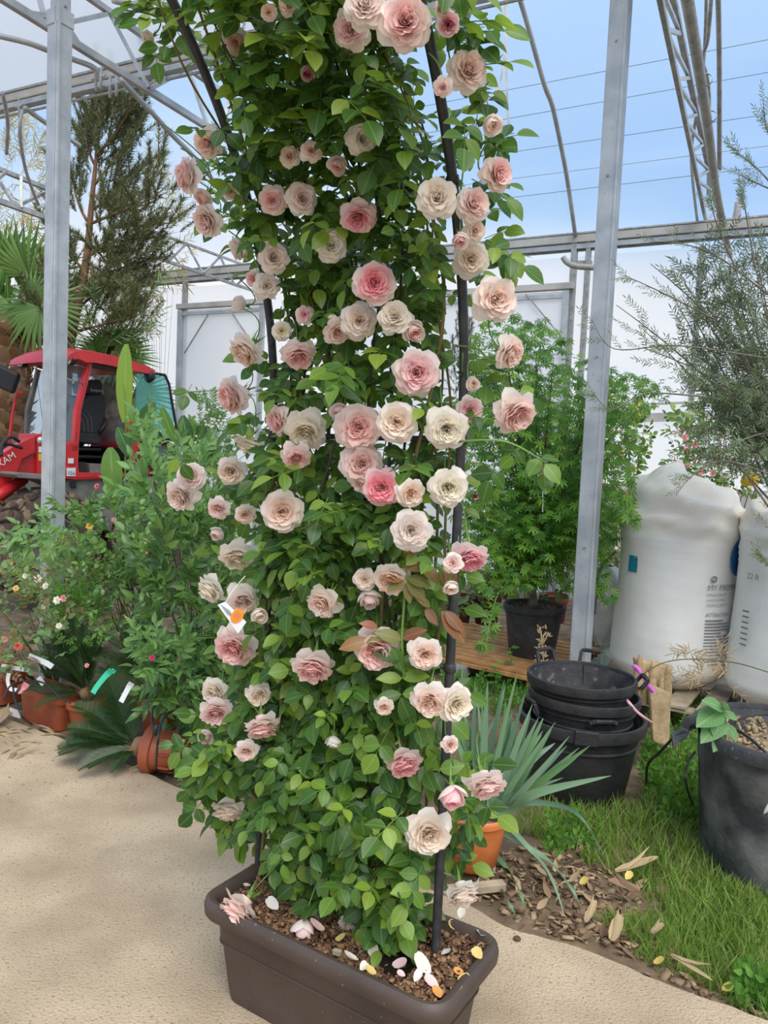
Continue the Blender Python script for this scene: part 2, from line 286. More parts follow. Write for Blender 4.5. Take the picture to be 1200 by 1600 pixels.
M = dict(
    concrete=mat('sand_concrete', (.50, .385, .265), .9, scale=2.6, c2=(.375, .28, .185), bump=.8, bscale=120, spot=((.30, .22, .14), 95, .60), detail=12),
    soil=mat('soil', (.17, .12, .075), .95, var=.4, scale=7, bump=1, bscale=40, c2=(.08, .055, .035)),
    galv=mat('galvanised_steel', (.46, .49, .51), .48, scale=6, c2=(.36, .39, .42), metal=.35, spot=((.30, .32, .33), 55, .66), bump=.1),
    galvd=mat('weathered_galvanised_steel', (.40, .40, .39), .5, scale=10, c2=(.28, .29, .29), metal=.35, spot=((.22, .21, .18), 40, .62)),
    beige=mat('pale_gutter_metal', (.50, .49, .46), .5, scale=4, c2=(.42, .41, .38), metal=.1),
    wire=mat('wire', (.25, .27, .30), .5, metal=.3), black=mat('black_pole_coating', (.030, .030, .034), .42, scale=30, c2=(.055, .055, .06), bump=.15),
    plant=mat('brown_planter_plastic', (.080, .055, .044), .50, scale=5, c2=(.062, .044, .035), bump=.12, bscale=160, spot=((.22, .18, .15), 60, .70)),
    terra=mat('terracotta_plastic', (.34, .088, .036), .5, scale=8, c2=(.27, .066, .03), bump=.08, spot=((.36, .19, .12), 30, .72)),
    terrao=mat('orange_pot_plastic', (.62, .19, .055), .45, scale=8, c2=(.52, .15, .045)),
    maroon=mat('maroon_pot_plastic', (.13, .022, .016), .5, scale=8, c2=(.09, .016, .012)),
    tub=mat('black_tub_rubber', (.022, .022, .024), .42, scale=14, c2=(.035, .035, .037), bump=.25, bscale=60, spot=((.10, .10, .10), 70, .72)),
    tubin=mat('dirty_tub_inside', (.05, .05, .05), .7, scale=16, c2=(.025, .025, .027), bump=.3, spot=((.14, .12, .10), 22, .60)),
    pot=mat('grey_black_pot', (.050, .052, .055), .6, scale=14, c2=(.032, .033, .036), bump=.3, bscale=60, spot=((.13, .13, .13), 50, .66)),
    potd=mat('dusty_black_pot', (.035, .037, .040), .65, scale=4, lo=.40, hi=.62, c2=(.20, .20, .19), bump=.3, bscale=50, spot=((.30, .30, .28), 90, .72)),
    wood=mat('pallet_wood', (.52, .27, .10), .8, scale=9, c2=(.36, .17, .06), bump=.4, bscale=60, spot=((.16, .07, .03), 14, .68)),
    woodg=mat('grey_pallet_wood', (.42, .34, .24), .85, scale=9, c2=(.28, .22, .15), bump=.4), woodgr=mat('green_board', (.24, .30, .22), .85, scale=12, c2=(.16, .21, .15), bump=.4),
    bag=mat('white_woven_bag', (.84, .82, .78), .6, scale=1.6, c2=(.76, .735, .68), bump=.35, bscale=260, spot=((.76, .68, .56), 1.3, .60)),
    bagt=mat('stained_bag_top', (.84, .76, .64), .6, scale=3, c2=(.84, .81, .76), bump=.3, bscale=120), sack=mat('white_sack', (.74, .75, .76), .5, var=.08, bump=.3),
    ink=mat('grey_ink', (.22, .22, .23), .7, var=.1), blueink=mat('blue_ink', (.01, .13, .32), .5, var=.1), teal=mat('teal_label', (.01, .22, .32), .5, var=.1),
    white=mat('white_plastic', (.78, .78, .78), .5, var=.06), green=mat('green_tag_plastic', (.05, .50, .30), .45, var=.08), orange=mat('orange_sticker', (.95, .26, .02), .5, var=.05),
    yellow=mat('yellow_plastic', (.80, .52, .03), .5, var=.1), pinkr=mat('magenta_ribbon', (.62, .12, .55), .45, var=.1), pinkp=mat('pale_pink_strap', (.75, .42, .48), .5, var=.1),
    redp=mat('red_paint', (.60, .026, .030), .30, scale=4, c2=(.50, .022, .026), spec=.5), blk=mat('black_plastic', (.018, .018, .02), .5, var=.2), fab=mat('black_seat_fabric', (.030, .031, .034), .8, scale=60, c2=(.045, .046, .05), bump=.2),
    grey=mat('grey_metal', (.20, .195, .18), .6, scale=6, c2=(.14, .135, .12), spot=((.26, .22, .17), 20, .6)), tyre=mat('muddy_tyre', (.105, .075, .055), .95, scale=7, c2=(.045, .034, .028), bump=.8, spot=((.24, .17, .11), 8, .56)),
    rim=mat('dusty_rim', (.17, .16, .15), .8, scale=9, c2=(.10, .095, .09)), chrome=mat('chrome', (.7, .7, .7), .2, metal=1, var=.02), lens=mat('lamp_lens', (.75, .75, .72), .15, scale=40, c2=(.45, .45, .45), metal=.3),
    bark=mat('brown_bark', (.16, .09, .05), .9, scale=20, c2=(.08, .045, .03), bump=.8), pinebark=mat('reddish_pine_bark', (.26, .135, .075), .9, scale=14, c2=(.15, .085, .055), bump=.9),
    palmb=mat('shaggy_palm_fibre', (.26, .15, .085), .95, scale=8, c2=(.13, .075, .045), bump=.9), greybark=mat('grey_bark', (.22, .19, .15), .9, scale=20, c2=(.14, .12, .09), bump=.7),
    cane=mat('green_brown_cane', (.15, .15, .04), .6, scale=10, c2=(.12, .08, .03), bump=.2), stem=mat('green_stem', (.16, .28, .06), .5, scale=10, c2=(.11, .20, .04)), dstem=mat('dark_cane', (.045, .035, .022), .7, var=.3),
    mulch=leafmat('bark_chips', [(.045, .022, .012), (.12, .058, .028), (.22, .115, .055), (.33, .19, .10), (.075, .035, .02)], .85, 0.0, 0),
    litter=leafmat('dry_leaves', [(.09, .055, .03), (.20, .12, .07), (.34, .22, .13), (.46, .34, .21), (.12, .07, .04)], .8, .12, 0),
    straw=leafmat('dry_straw', [(.30, .22, .12), (.50, .38, .22), (.38, .28, .16)], .8, .2, 0),
    pulp=mat('moulded_cardboard', (.46, .33, .18), .9, scale=12, c2=(.34, .24, .13), bump=.7), hose=mat('black_hose', (.02, .02, .022), .45, var=.2), ghose=mat('grey_hose', (.33, .32, .30), .5, scale=30),
    roseleaf=leafmat('rose_leaf', [(.032, .090, .018), (.058, .145, .022), (.090, .200, .028), (.15, .28, .036), (.25, .37, .05), (.045, .12, .02), (.072, .17, .024), (.036, .10, .02)], .36, .42, .20),
    bronze=leafmat('bronze_young_leaf', [(.22, .07, .035), (.30, .14, .05), (.20, .20, .05), (.32, .11, .07)], .4, .3, .15),
    camleaf=leafmat('glossy_shrub_leaf', [(.028, .08, .022), (.05, .125, .028), (.085, .19, .04), (.15, .29, .06), (.04, .10, .025)], .30, .28, .22), paleleaf=leafmat('pale_shrub_leaf', [(.06, .15, .045), (.11, .24, .06), (.18, .34, .09), (.08, .18, .04)], .4, .32, .25),
    greyrose=leafmat('dull_rose_leaf', [(.09, .17, .06), (.13, .24, .08), (.19, .30, .11), (.10, .16, .05), (.24, .13, .06)], .5, .3, .12), smallleaf=leafmat('small_yellow_green_leaf', [(.12, .22, .03), (.24, .36, .06), (.34, .42, .10)], .5, .3, 0),
    maple=leafmat('maple_leaf', [(.035, .13, .014), (.06, .19, .018), (.11, .28, .028), (.20, .38, .04), (.05, .16, .016)], .5, .40, 0), hedge=leafmat('hedge_leaf', [(.05, .12, .025), (.09, .19, .035), (.16, .28, .05), (.26, .36, .06)], .5, .35, 0),
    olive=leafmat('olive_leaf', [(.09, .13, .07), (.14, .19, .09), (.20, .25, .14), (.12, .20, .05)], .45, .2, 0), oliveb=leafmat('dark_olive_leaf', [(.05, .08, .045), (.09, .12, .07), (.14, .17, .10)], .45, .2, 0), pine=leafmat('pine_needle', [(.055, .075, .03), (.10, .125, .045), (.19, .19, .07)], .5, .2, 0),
    palm=leafmat('palm_leaf', [(.05, .13, .02), (.09, .19, .03), (.14, .25, .05)], .45, .25, 0), dead=leafmat('dead_frond', [(.30, .18, .08), (.20, .12, .06), (.42, .30, .16)], .8, .2, 0), cycad=leafmat('cycad_leaflet', [(.012, .038, .008), (.022, .058, .011), (.045, .09, .018)], .35, .12, 0),
    banana=leafmat('paddle_leaf', [(.11, .25, .04), (.15, .31, .05)], .38, .34, .35), bananad=leafmat('dark_paddle_leaf', [(.04, .12, .03), (.06, .16, .04)], .38, .25, .35), banb=leafmat('bright_paddle_leaf', [(.25, .42, .05), (.27, .44, .06)], .38, .45, .35),
    bamboo=leafmat('straw_bamboo_leaf', [(.34, .30, .12), (.48, .38, .16), (.30, .34, .10)], .6, .3, 0), yucca=leafmat('blue_green_strap_leaf', [(.10, .19, .12), (.15, .26, .16), (.21, .33, .21), (.12, .25, .09)], .5, .18, 0),
    grass=leafmat('grass_blade', [(.09, .18, .03), (.16, .29, .045), (.25, .38, .07), (.30, .32, .12)], .55, .38, 0), weed=leafmat('weed_leaf', [(.06, .16, .025), (.10, .25, .035), (.16, .33, .05)], .55, .35, 0),
    plantleaf=leafmat('broad_weed_leaf', [(.12, .26, .09), (.16, .32, .12)], .5, .3, .3), petal=petalmat(),
    film=filmmat('hazy_film', .16), filmw=filmmat('white_film_panel', .80, (.99, .99, .99)), filmr=filmmat('roof_film', .85, (.97, .97, .97)),
    glass=glassmat('cab_glass', (.22, .27, .30), .30), tint=glassmat('tinted_window', (.10, .34, .33), .42), dglass=glassmat('dark_door_glass', (.06, .11, .11), .75), paint=mat('pale_wall_paint', (.75, .75, .75), .7, var=.05),
)
M['hazewall'] = filmmat('hazy_wall_film', .30)
def solidflower(name, c):
    return leafmat(name, [tuple(x * .8 for x in c), c], .5, .3, 0)
M['fy'] = solidflower('yellow_flower', (.85, .66, .18)); M['fp'] = solidflower('pink_flower', (.85, .40, .42)); M['fm'] = solidflower('magenta_flower', (.75, .04, .22)); M['fw'] = solidflower('white_flower', (.88, .82, .74)); M['fr'] = solidflower('coral_flower', (.75, .22, .16))
# ================================================================ SETTING
def struct(o, label, kind='structure'):
    return tag(o, label, None, None, kind)
EDGE_PX = [(110, 1158), (213, 1198), (300, 1238), (340, 1250), (731, 1412), (790, 1446), (933, 1488), (1033, 1531), (1200, 1591)]
EDGE = [H(x, y, 0) for x, y in EDGE_PX]
EDGE = [EDGE[0] - EX * 9] + [EDGE[0] - EX * .8] + EDGE + [EDGE[-1] + EX * .6, EDGE[-1] + EX * 6]
ed = []
for a, b in zip(EDGE[:-1], EDGE[1:]):
    k = max(1, int(np.linalg.norm(b - a) / .05)) if np.linalg.norm(b - a) < 4 else 3
    for i in range(k): ed.append(a + (b - a) * i / k)
ed.append(EDGE[-1]); ed = [p + NX * ru(-.006, .006) for p in ed]
mb = MB(); n = len(ed); Z = V3(0, 0, 1)
rows = [[p - Z * .10 for p in ed], [p - Z * .006 for p in ed], [p - NX * .008 for p in ed]] + [[p - NX * t for p in ed] for t in (.2, 1, 3, 9)]
vs = [v for r in rows for v in r]
mb.add(vs, [(i * n + j + 1, i * n + j, (i + 1) * n + j, (i + 1) * n + j + 1) for i in range(len(rows) - 1) for j in range(n - 1)])
struct(mb.build('floor', M['concrete'], smooth=False), 'sandy beige concrete path slab under the rose planter')
# soil, gently uneven near the path, flat far away
def soilz(x, y):
    return -.045 + .018 * math.sin(3.1 * x + 1.3) * math.cos(2.7 * y) + .008 * math.sin(11 * x + 4 * y) + .006 * math.sin(17 * y - 5 * x)
mb = MB(); gx = np.linspace(-9, 9, 121); gy = np.linspace(1, 12, 90)
vs = [(x, y, soilz(x, y)) for y in gy for x in gx]; k = len(gx)
mb.add(vs, [(j * k + i, j * k + i + 1, (j + 1) * k + i + 1, (j + 1) * k + i) for j in range(len(gy) - 1) for i in range(k - 1)])
mb.add([(-60, -30, -.09), (60, -30, -.09), (60, 90, -.09), (-60, 90, -.09)], [(0, 1, 2, 3)])
struct(mb.build('ground', M['soil'], smooth=True), 'dark brown soil of the planting beds behind the path')

def steel(name, m='galv'): return MB(), name, m
# two main posts -----------------------------------------------------------
pl = P(84, 700, 5.2); pr = P(921, 800, 4.9)
mb = MB(); c = V3(pl[0], pl[1], 0)
mb.boxa(c + Z * 2.17, Z * 2.24, EX * .055, NX * .055)
for s in (-1, 1): mb.boxa(c + Z * 2.17 - NX * .050 + EX * s * .012 + EX * .05, Z * 2.24, EX * .008, NX * .012)
mb.boxa(c + Z * 4.36, Z * .05, EX * .062, NX * .062)
o = struct(mb.build('post_column', M['galv'], bevel=.004), 'galvanised steel post standing before the red loader')
mb = MB(); mb.boxa(c + Z * 5.0 + EX * .01 - NX * .004, Z * .62, EX * .045, NX * .045)
mb.build('upper_section', M['galv'], o, bevel=.004)
mb = MB()
for dz in (4.43, 4.62, 4.8): mb.lathe([(.009, 0), (.009, .012), (0, .012)], c + Z * dz + EX * .055, 8, EX)
mb.build('bolt', M['galvd'], o)['kind'] = 'stuff'
mb = MB(); c2 = V3(pr[0], pr[1], 0)
mb.boxa(c2 + Z * 2.7, Z * 2.8, EX * .055, NX * .055); mb.boxa(c2 + Z * 2.7 - NX * .05 + EX * .05, Z * 2.8, EX * .010, NX * .010)
o = struct(mb.build('post_column', M['galv'], bevel=.006), 'galvanised steel post standing between the maple and the white bag')
mb = MB()
for dz in (1.1, 2.3, 3.4, 4.2): mb.lathe([(.008, 0), (.008, .01), (0, .01)], c2 + Z * dz - NX * .055, 8, -NX)
mb.build('bolt', M['galvd'], o)['kind'] = 'stuff'

# roof trusses ---------------------------------------------------------------
def truss(label, lo, up, webs, w=.045, m='galv', wb=.03):
    """lo / up: end points of the two chords; webs: pairs of points"""
    t = T('roof_truss', label, None, lo[0], kind='structure')
    MB().beam(lo[0], lo[1], w, w * 1.2).build('chord', M[m], t, bevel=.004); MB().beam(up[0], up[1], w, w).build('chord', M[m], t, bevel=.004)
    for a, b in webs:
        MB().beam(a, b, wb, wb).build('brace', M[m], t)
    return t
z1, z2 = 4.42, 4.95
def ext(a, b, s0, s1): return a + (b - a) * s0, a + (b - a) * s1
a, b = H(107, 62, z1), H(315, 193, z1); lo = ext(a, b, -.9, 1.5)
a, b = H(145, 0, z2), H(325, 128, z2); up = ext(a, b, -1.2, 1.6)
truss('near galvanised roof truss running back from the left post', lo, up,
      [(H(172, 22, z2), H(232, 137, z1)), (H(237, 137, z1), H(293, 107, z2)), (H(295, 108, z2), H(325, 172 + 27, z1)), (H(112, 34, z1 + .15), H(171, 21, z2)), (H(40, 20, z1), H(112, 30, z1 + .2)),
       (H(345, 212, z1), H(360, 153, z2)), (H(360, 153, z2), H(392, 241, z1)), (H(74, 42, z1), H(62, 0, z1 + .3)), (H(104, 40, z1 + .1), H(125, 73, z1))])
zl, zu = 4.15, 4.6
truss('far galvanised truss above the pine, by the far gutter', (H(225, 396, zl), H(430, 466, zl)), (H(235, 360, zu), H(430, 432, zu)),
      [(H(235, 360, zu), H(262, 408, zl)), (H(262, 370, zu), H(262, 408, zl)), (H(264, 408, zl), H(291, 381, zu)), (H(293, 382, zu), H(317, 427, zl)), (H(319, 427, zl), H(343, 402, zu)), (H(345, 403, zu), H(367, 446, zl)), (H(369, 446, zl), H(386, 430, zl + .2)), (H(250, 366, zu), H(285, 420, zl))], .035, 'galvd', .024)
truss('distant galvanised truss at the left picture edge', (H(-40, 300, 4.2), H(100, 350, 4.2)), (H(-60, 240, 4.6), H(110, 310, 4.6)),
      [(H(0, 285, 4.5), H(25, 323, 4.2)), (H(25, 323, 4.2), H(72, 300, 4.6)), (H(33, 276, 4.6), H(33, 325, 4.2)), (H(-30, 303, 4.2), H(10, 268, 4.6))], .05, 'galvd', .03)
# right truss with its pipe, running back to the far gutter
zr = 4.55
rl = ext(H(1100, 330, zr), H(1032, 0, zr), -.25, 1.25)
t = T('roof_truss', 'galvanised truss with a fat pipe strapped along it at upper right', None, rl[0], kind='structure')
MB().beam(rl[0], rl[1], .035, .055).build('chord', M['galvd'], t, bevel=.004)
ru_ = ext(H(1121, 330, 4.85), H(1052, 0, 4.85), -.2, 1.15); MB().beam(ru_[0], ru_[1], .045, .045).build('chord', M['galvd'], t, bevel=.004)
ppts = [H(1141, 400, 4.42), H(1135, 375, 4.42), H(1118, 290, 4.42), H(1105, 190, 4.42), H(1074, 0, 4.42), H(1058, -80, 4.42)]
MB().tube(smoothpath(ppts, 4), .038, 12).build('water_pipe', M['galvd'], t, True)
for (x, y) in ((1103, 125), (1111, 182), (1117, 272), (1132, 352)):
    q = H(x, y, 4.42); MB().lathe([(.042, -.012), (.046, -.01), (.046, .01), (.042, .012)], q, 14, nrm(ppts[2] - ppts[3])).build('pipe_clip', M['galv'], t, True)
la, lb = rl; ua, ub = ru_
for i in range(9):
    s = i / 9; p = la + (lb - la) * s; q = ua + (ub - ua) * (s + .04); MB().beam(p, q, .028, .028).build('brace', M['galv'], t)
    MB().beam(q, la + (lb - la) * (s + .1), .024, .024).build('brace', M['galv'], t)
# hoops and loose tubes ------------------------------------------------------
def hoop(label, pts, r=.02, m='galv', name='roof_hoop'):
    return struct(MB().tube(smoothpath(pts, 5), r, 8).build(name, M[m], None, True), label)
hoop('slim roof hoop falling to the near gutter at upper left', [P(-20, 52, 5.4), P(40, 66, 5.5), P(73, 78, 5.6), P(112, 92, 5.7), P(148, 107, 5.8), P(150, 125, 5.85)])
hoop('roof hoop meeting the rose foliage at upper left', [P(177, 0, 4.6), P(230, 16, 4.8), P(277, 40, 5.0), P(330, 70, 5.2)])
hoop('long tube sloping down behind the pine top towards the roses', [P(188, 124, 5.8), P(230, 168, 6.2), P(270, 212, 6.6), P(302, 244, 6.9), P(335, 285, 7.2), P(372, 350, 7.8)])
hoop('curved tube beside the left post', [P(4, 145, 6.2), P(12, 190, 6.5), P(10, 240, 7)], .016)
hoop('bowed tube left of the pine', [P(35, 172, 7), P(31, 200, 7), P(34, 235, 7.2), P(43, 275, 7.5), P(60, 320, 8)], .016)
hoop('sloping tube behind the left post', [P(38, 168, 7), P(80, 198, 7.3), P(125, 228, 7.6)], .022)
hoop('roof hoop curving down onto the far gutter right of the roses', [P(806, -20, 7.4), P(822, 30, 7.6), P(850, 130, 8.0), P(863, 165, 8.2), P(876, 225, 8.6), P(885, 272, 8.9), P(893, 325, 9.3), P(899, 368, 9.6)], .026)
hoop('straight roof tube at upper right', [P(1122, -10, 6.2), P(1124, 110, 6.8), P(1124, 265, 7.6)], .021, 'galvd')
hoop('hoop crossing behind the right truss', [P(1112, -10, 7), P(1106, 60, 7.3), P(1098, 95, 7.6), P(1108, 150, 8), P(1106, 320, 9)], .018, 'galvd')
hoop('thin hoop behind the right truss', [P(1104, -10, 7.2), P(1100, 90, 7.6), P(1088, 180, 8), P(1080, 250, 8.6), P(1090, 350, 9.3)], .016, 'galvd')
hoop('short tube end at the top edge', [P(700, 10, 5.6), P(752, -4, 5.4)], .02)
# strap pair hanging
t = T('hanging_strap', 'pair of thin grey straps hanging from the roof beside the roses', 'strap', P(793, 0, 6))
for pts in ([P(793, -20, 6), P(791, 60, 6), P(785, 110, 6), P(777, 152, 6)], [P(789, -20, 6), P(791, 100, 6), P(793, 170, 6), P(797, 210, 6)]):
    s = MB(); pp = smoothpath(pts, 5)
    for a, b in zip(pp[:-1], pp[1:]): s.beam(a, b, .016, .003)
    s.tube([pp[-1] + V3(-.03, 0, 0), pp[-1] + V3(.03, 0, .01)], .004, 5); s.build('strap', M['galvd'], t)
# gutters -----------------------------------------------------------------
def gutter(label, a, b, s0, s1, h=.10, pipe=.10, gw=.16):
    p, q = ext(a, b, s0, s1); d = nrm(q - p); sd = np.cross(d, Z)
    o = struct(MB().beam(p, q, gw, h).build('gutter_beam', M['beige'], None, bevel=.01), label)
    MB().beam(p + Z * (-h * .9) + sd * .0, q + Z * (-h * .9), gw * .8, h * .6).build('lower_lip', M['galv'], o)
    MB().beam(p + Z * h * .62 + sd * gw * .44, q + Z * h * .62 + sd * gw * .44, .03, .02).build('upper_lip', M['galvd'], o)
    MB().tube([p - Z * (h * .5 + pipe), q - Z * (h * .5 + pipe)], .012, 8).build('rail', M['galvd'], o); return p, q
ga, gb = H(0, 160, 4.75), H(320, 83, 4.75); g1 = gutter('near roof gutter crossing behind the left post', ga, gb, -1.2, 4.0, .075, .10, .09)
fa, fb = H(215, 436, 4.4), H(1200, 349, 4.4); g2 = gutter('far roof gutter running behind the roses and the right post', fa, fb, -.9, 1.3, .10, .08)
for (x, y) in ((150, 122), (158, 120), (172, 133), (182, 130), (30, 166), (345, 90)):
    q = PL(x, y, ga, NX); struct(MB().tube([q + Z * .07, q, q - Z * .10], .012, 6).tube([q - EX * .05, q + EX * .05], .012, 6).build('gutter_clip', M['galv'], None, True), 'small steel clip under the near gutter')
# roof film and its wires ----------------------------------------------------
def film(label, lines, m, name='roof_film'):
    b = MB(); n = 14; vs = []
    for (p, q) in lines: vs += [p + (q - p) * i / n for i in range(n + 1)]
    b.add(vs, [(j * (n + 1) + i, j * (n + 1) + i + 1, (j + 1) * (n + 1) + i + 1, (j + 1) * (n + 1) + i) for j in range(len(lines) - 1) for i in range(n)])
    return struct(b.build(name, M[m], None, True), label)
film('milky roof film rising from the near gutter towards the viewer', [(g1[0] - NX * t + Z * z, g1[1] - NX * t + Z * z) for t, z in ((0, .06), (.25, .35), (.6, .65), (1.1, .95), (1.8, 1.2), (2.8, 1.35))], 'filmr')
WR = [((755, 314), (1160, 265), 4.75), ((795, 280), (1200, 228), 5.0), ((770, 242), (1190, 180), 5.3), ((790, 186), (1200, 113), 5.6), ((755, 148), (1200, 62), 5.85)]
fl = [(g2[0] - EX * 6 + Z * .06, g2[1] + EX * 3 + Z * .06)]
for (p, q, z) in WR:
    a, b = H(*p, z), H(*q, z); a2, b2 = ext(a, b, -5, 2.5); a3, b3 = ext(a, b, -1.05, 1.3)
    struct(MB().tube([a3, b3], .0035, 5).build('support_wire', M['wire'], None), 'thin dark wire carrying the roof film, %s in the row' % {4.75: 'lowest', 5.0: 'second from the bottom', 5.3: 'middle one', 5.6: 'second from the top', 5.85: 'topmost'}[z])
    fl.append((a2 + Z * .01, b2 + Z * .01))
fl.append((fl[-1][0] - NX * 1.2 + Z * .45, fl[-1][1] - NX * 1.2 + Z * .45)); film('faintly hazy roof film between the far gutter and the hoops', fl, 'film')
# far wall --------------------------------------------------------------------
WN = nrm(np.cross(fb - fa, Z)); 
def WP(x, y, off=0.0): return PL(x, y, fa - WN * off * np.sign(WN[1]), WN)
w0, w1 = g2
film('hazy film wall hanging below the far gutter', [(w0 - Z * .2, w1 - Z * .2), (V3(w0[0], w0[1], -.05), V3(w1[0], w1[1], -.05))], 'hazewall', 'wall_back')
def wpost(label, x, y0, y1, w=.07, off=.03):
    a = WP(x, y0, off); b = V3(a[0], a[1], max(-.05, WP(x, y1, off)[2])); return struct(MB().beam(a, b, w, w, side=EX).build('wall_post', M['galvd'], None, bevel=.004), label)
wpost('far wall post above the left white panel', 290, 428, 2000); wpost('far wall post left of the right steel post', 899, 372, 2000); wpost('slim far wall post just left of the right steel post', 921, 372, 2000, .06); wpost('faint far post behind the olive tree', 1097, 385, 2000, .06)
def panel(label, x0, y0, x1, y1, yb, rails):
    a, b = WP(x0, y0, .08), WP(x1, y1, .08); t = T('film_panel', label, None, V3(a[0], a[1], 0), kind='structure'); zt = (a[2] + b[2]) / 2
    a, b = V3(a[0], a[1], zt), V3(b[0], b[1], zt); lo = 0.0
    MB().add([a, b, V3(b[0], b[1], lo), V3(a[0], a[1], lo)], [(0, 1, 2, 3)]).build('film_sheet', M['filmw'], t)
    d = nrm(b - a); s = np.cross(d, Z)
    MB().beam(a - d * .08 + Z * .06, b + d * .08 + Z * .06, .10, .08).build('top_rail', M['beige'], t, bevel=.005); MB().beam(a + s * .02 - Z * .06, b + s * .02 - Z * .06, .04, .05).build('lower_rail', M['galv'], t)
    for p in (a, b): MB().beam(p + s * .03, V3(p[0], p[1], 0) + s * .03, .08, .05, side=d).build('side_post', M['galv'], t)
    for (p, q) in rails:
        p, q = WP(*p, .12), WP(*q, .12); MB().beam(p, q, .018, .018).build('brace', M['galvd'], t)
    return t
panel('white film panel in a steel frame left of the roses', 284, 487, 412, 476, 650, [((325, 492), (288, 552)), ((362, 488), (400, 545)), ((286, 613), (410, 606))])
panel('white film panel in a steel frame right of the roses', 560, 476, 886, 453, 600, [((822, 460), (880, 530)), ((700, 560), (886, 553)), ((760, 470), (700, 540))])
for (p, q, h) in (((950, 634), (1200, 624), .025), ((940, 655), (1200, 646), .10), ((205, 605), (284, 611), .03)):
    struct(MB().beam(WP(*p, .05), WP(*q, .05), .04, h).build('wall_rail', M['beige'], None), {.025: 'thin rail of the far wall behind the olive', .10: 'pale board of the far wall behind the olive', .03: 'rail of the far wall behind the loader'}[h])
struct(MB().tube(smoothpath([WP(880, 402, .3), WP(886, 410, .3), WP(900, 416, .3), WP(928, 418, .3)], 5), .035, 10).build('drain_hose', M['ghose'], None, True), 'grey corrugated hose bent beside the far wall posts')
pts = smoothpath([H(1126, 356, 4.4), H(1140, 353, 4.4), H(1148, 345, 4.45), H(1152, 330, 4.55), H(1154, 316, 4.65)], 6)
struct(MB().tube(pts, [.036 + .005 * (i % 2) for i in range(len(pts))], 10).build('drain_hose', M['ghose'], None, True), 'grey corrugated hose end standing on the far gutter')
MBb = MB().beam(WP(899, 411, .02), WP(925, 411, .02), .05, .05); struct(MBb.build('wall_rail', M['galvd'], None), 'short bar joining the two far wall posts')
# ================================================================ PLANTER
A_, B_, C_ = H(305, 1405, .30), H(690, 1592, .30), H(785, 1465, .30)
PE = nrm(B_ - A_); PN = V3(-PE[1], PE[0], 0); PLn = np.linalg.norm(B_ - A_); PW = abs((C_ - B_) @ PN)
pc = (A_ + B_) / 2 + PN * PW / 2; pc = V3(pc[0], pc[1], 0)
def rrect(hx, hy, r, z, k=6):
    out = []
    for sx, sy, a0 in ((1, 1, 0), (-1, 1, 90), (-1, -1, 180), (1, -1, 270)):
        for i in range(k + 1):
            a = math.radians(a0 + 90 * i / k); out.append(pc + PE * (sx * (hx - r) + r * math.cos(a)) + PN * (sy * (hy - r) + r * math.sin(a)) + Z * z)
    return out
def ringmesh(rings, mb, cap=True):
    n = len(rings[0]); vs = [v for r in rings for v in r]
    mb.add(vs, [(i * n + j, i * n + (j + 1) % n, (i + 1) * n + (j + 1) % n, (i + 1) * n + j) for i in range(len(rings) - 1) for j in range(n)] + ([tuple(range(n))] if cap else []))
hx, hy = PLn / 2 + .004, PW / 2 + .004
planter = T('planter', 'long brown plastic planter holding the climbing rose on the concrete', 'planter', pc)
mb = MB()
ringmesh([rrect(hx - .075, hy - .060, .05, .0), rrect(hx - .072, hy - .058, .05, .012), rrect(hx - .066, hy - .054, .05, .05), rrect(hx - .052, hy - .044, .05, .165), rrect(hx - .046, hy - .040, .05, .172), rrect(hx - .040, hy - .036, .05, .255),
          rrect(hx - .034, hy - .032, .05, .262), rrect(hx - .034, hy - .034, .05, .27), rrect(hx - .05, hy - .05, .05, .25), rrect(hx - .07, hy - .07, .05, .05)], mb)
mb.build('basin', M['plant'], planter, 'auto')
mb = MB(); lipp = [(-.034, .258), (-.010, .252), (-.002, .262), (.0, .285), (-.004, .299), (-.014, .307), (-.026, .306), (-.036, .298), (-.042, .285), (-.044, .262)]
ringmesh([rrect(hx + a, hy + a, .075 + a, z, 8) for a, z in lipp], mb, False); mb.build('rim', M['plant'], planter, 'auto')
mb = MB()
for z in (.172,): ringmesh([rrect(hx - .0455, hy - .0395, .05, z), rrect(hx - .0435, hy - .0375, .05, z + .003), rrect(hx - .0445, hy - .039, .05, z + .006)], mb, False)
mb.build('mould_line', M['plant'], planter, True)
SZ = .262
def inpl(a, b): return pc + PE * a + PN * b
mb = MB(); g = [[inpl(a, b) + Z * (SZ + .006 * math.sin(40 * a) * math.cos(33 * b) - .05 * math.exp(-(((a - .20) ** 2 + (b + .03) ** 2) / .0035)) + .012 * math.exp(-((a - .33) / .08) ** 2)) for a in np.linspace(-hx + .04, hx - .04, 60)] for b in np.linspace(-hy + .04, hy - .04, 26)]
mb.add([v for r in g for v in r], [(j * 60 + i, j * 60 + i + 1, (j + 1) * 60 + i + 1, (j + 1) * 60 + i) for j in range(25) for i in range(59)])
mb.build('potting_soil', mat('dark_wet_soil', (.030, .018, .012), .85, scale=20, c2=(.015, .010, .007), bump=1), planter, True)
def chip(a, b, c): 
    v = [(-a, -b, -c), (a, -b * .7, -c), (a * .8, b, -c), (-a, b * .8, -c), (-a * .8, -b, c), (a, -b, c * .6), (a * .9, b * .8, c), (-a, b, c * .7)]
    return tm(v, [(0, 3, 2, 1), (4, 5, 6, 7), (0, 1, 5, 4), (1, 2, 6, 5), (2, 3, 7, 6), (3, 0, 4, 7)])
chips = [chip(.5, .3, .07), chip(.5, .16, .08), chip(.4, .35, .10), chip(.3, .3, .2)]
def rot(): 
    q = nrm([R.gauss(0, 1) for _ in range(3)]); return q
ins = []
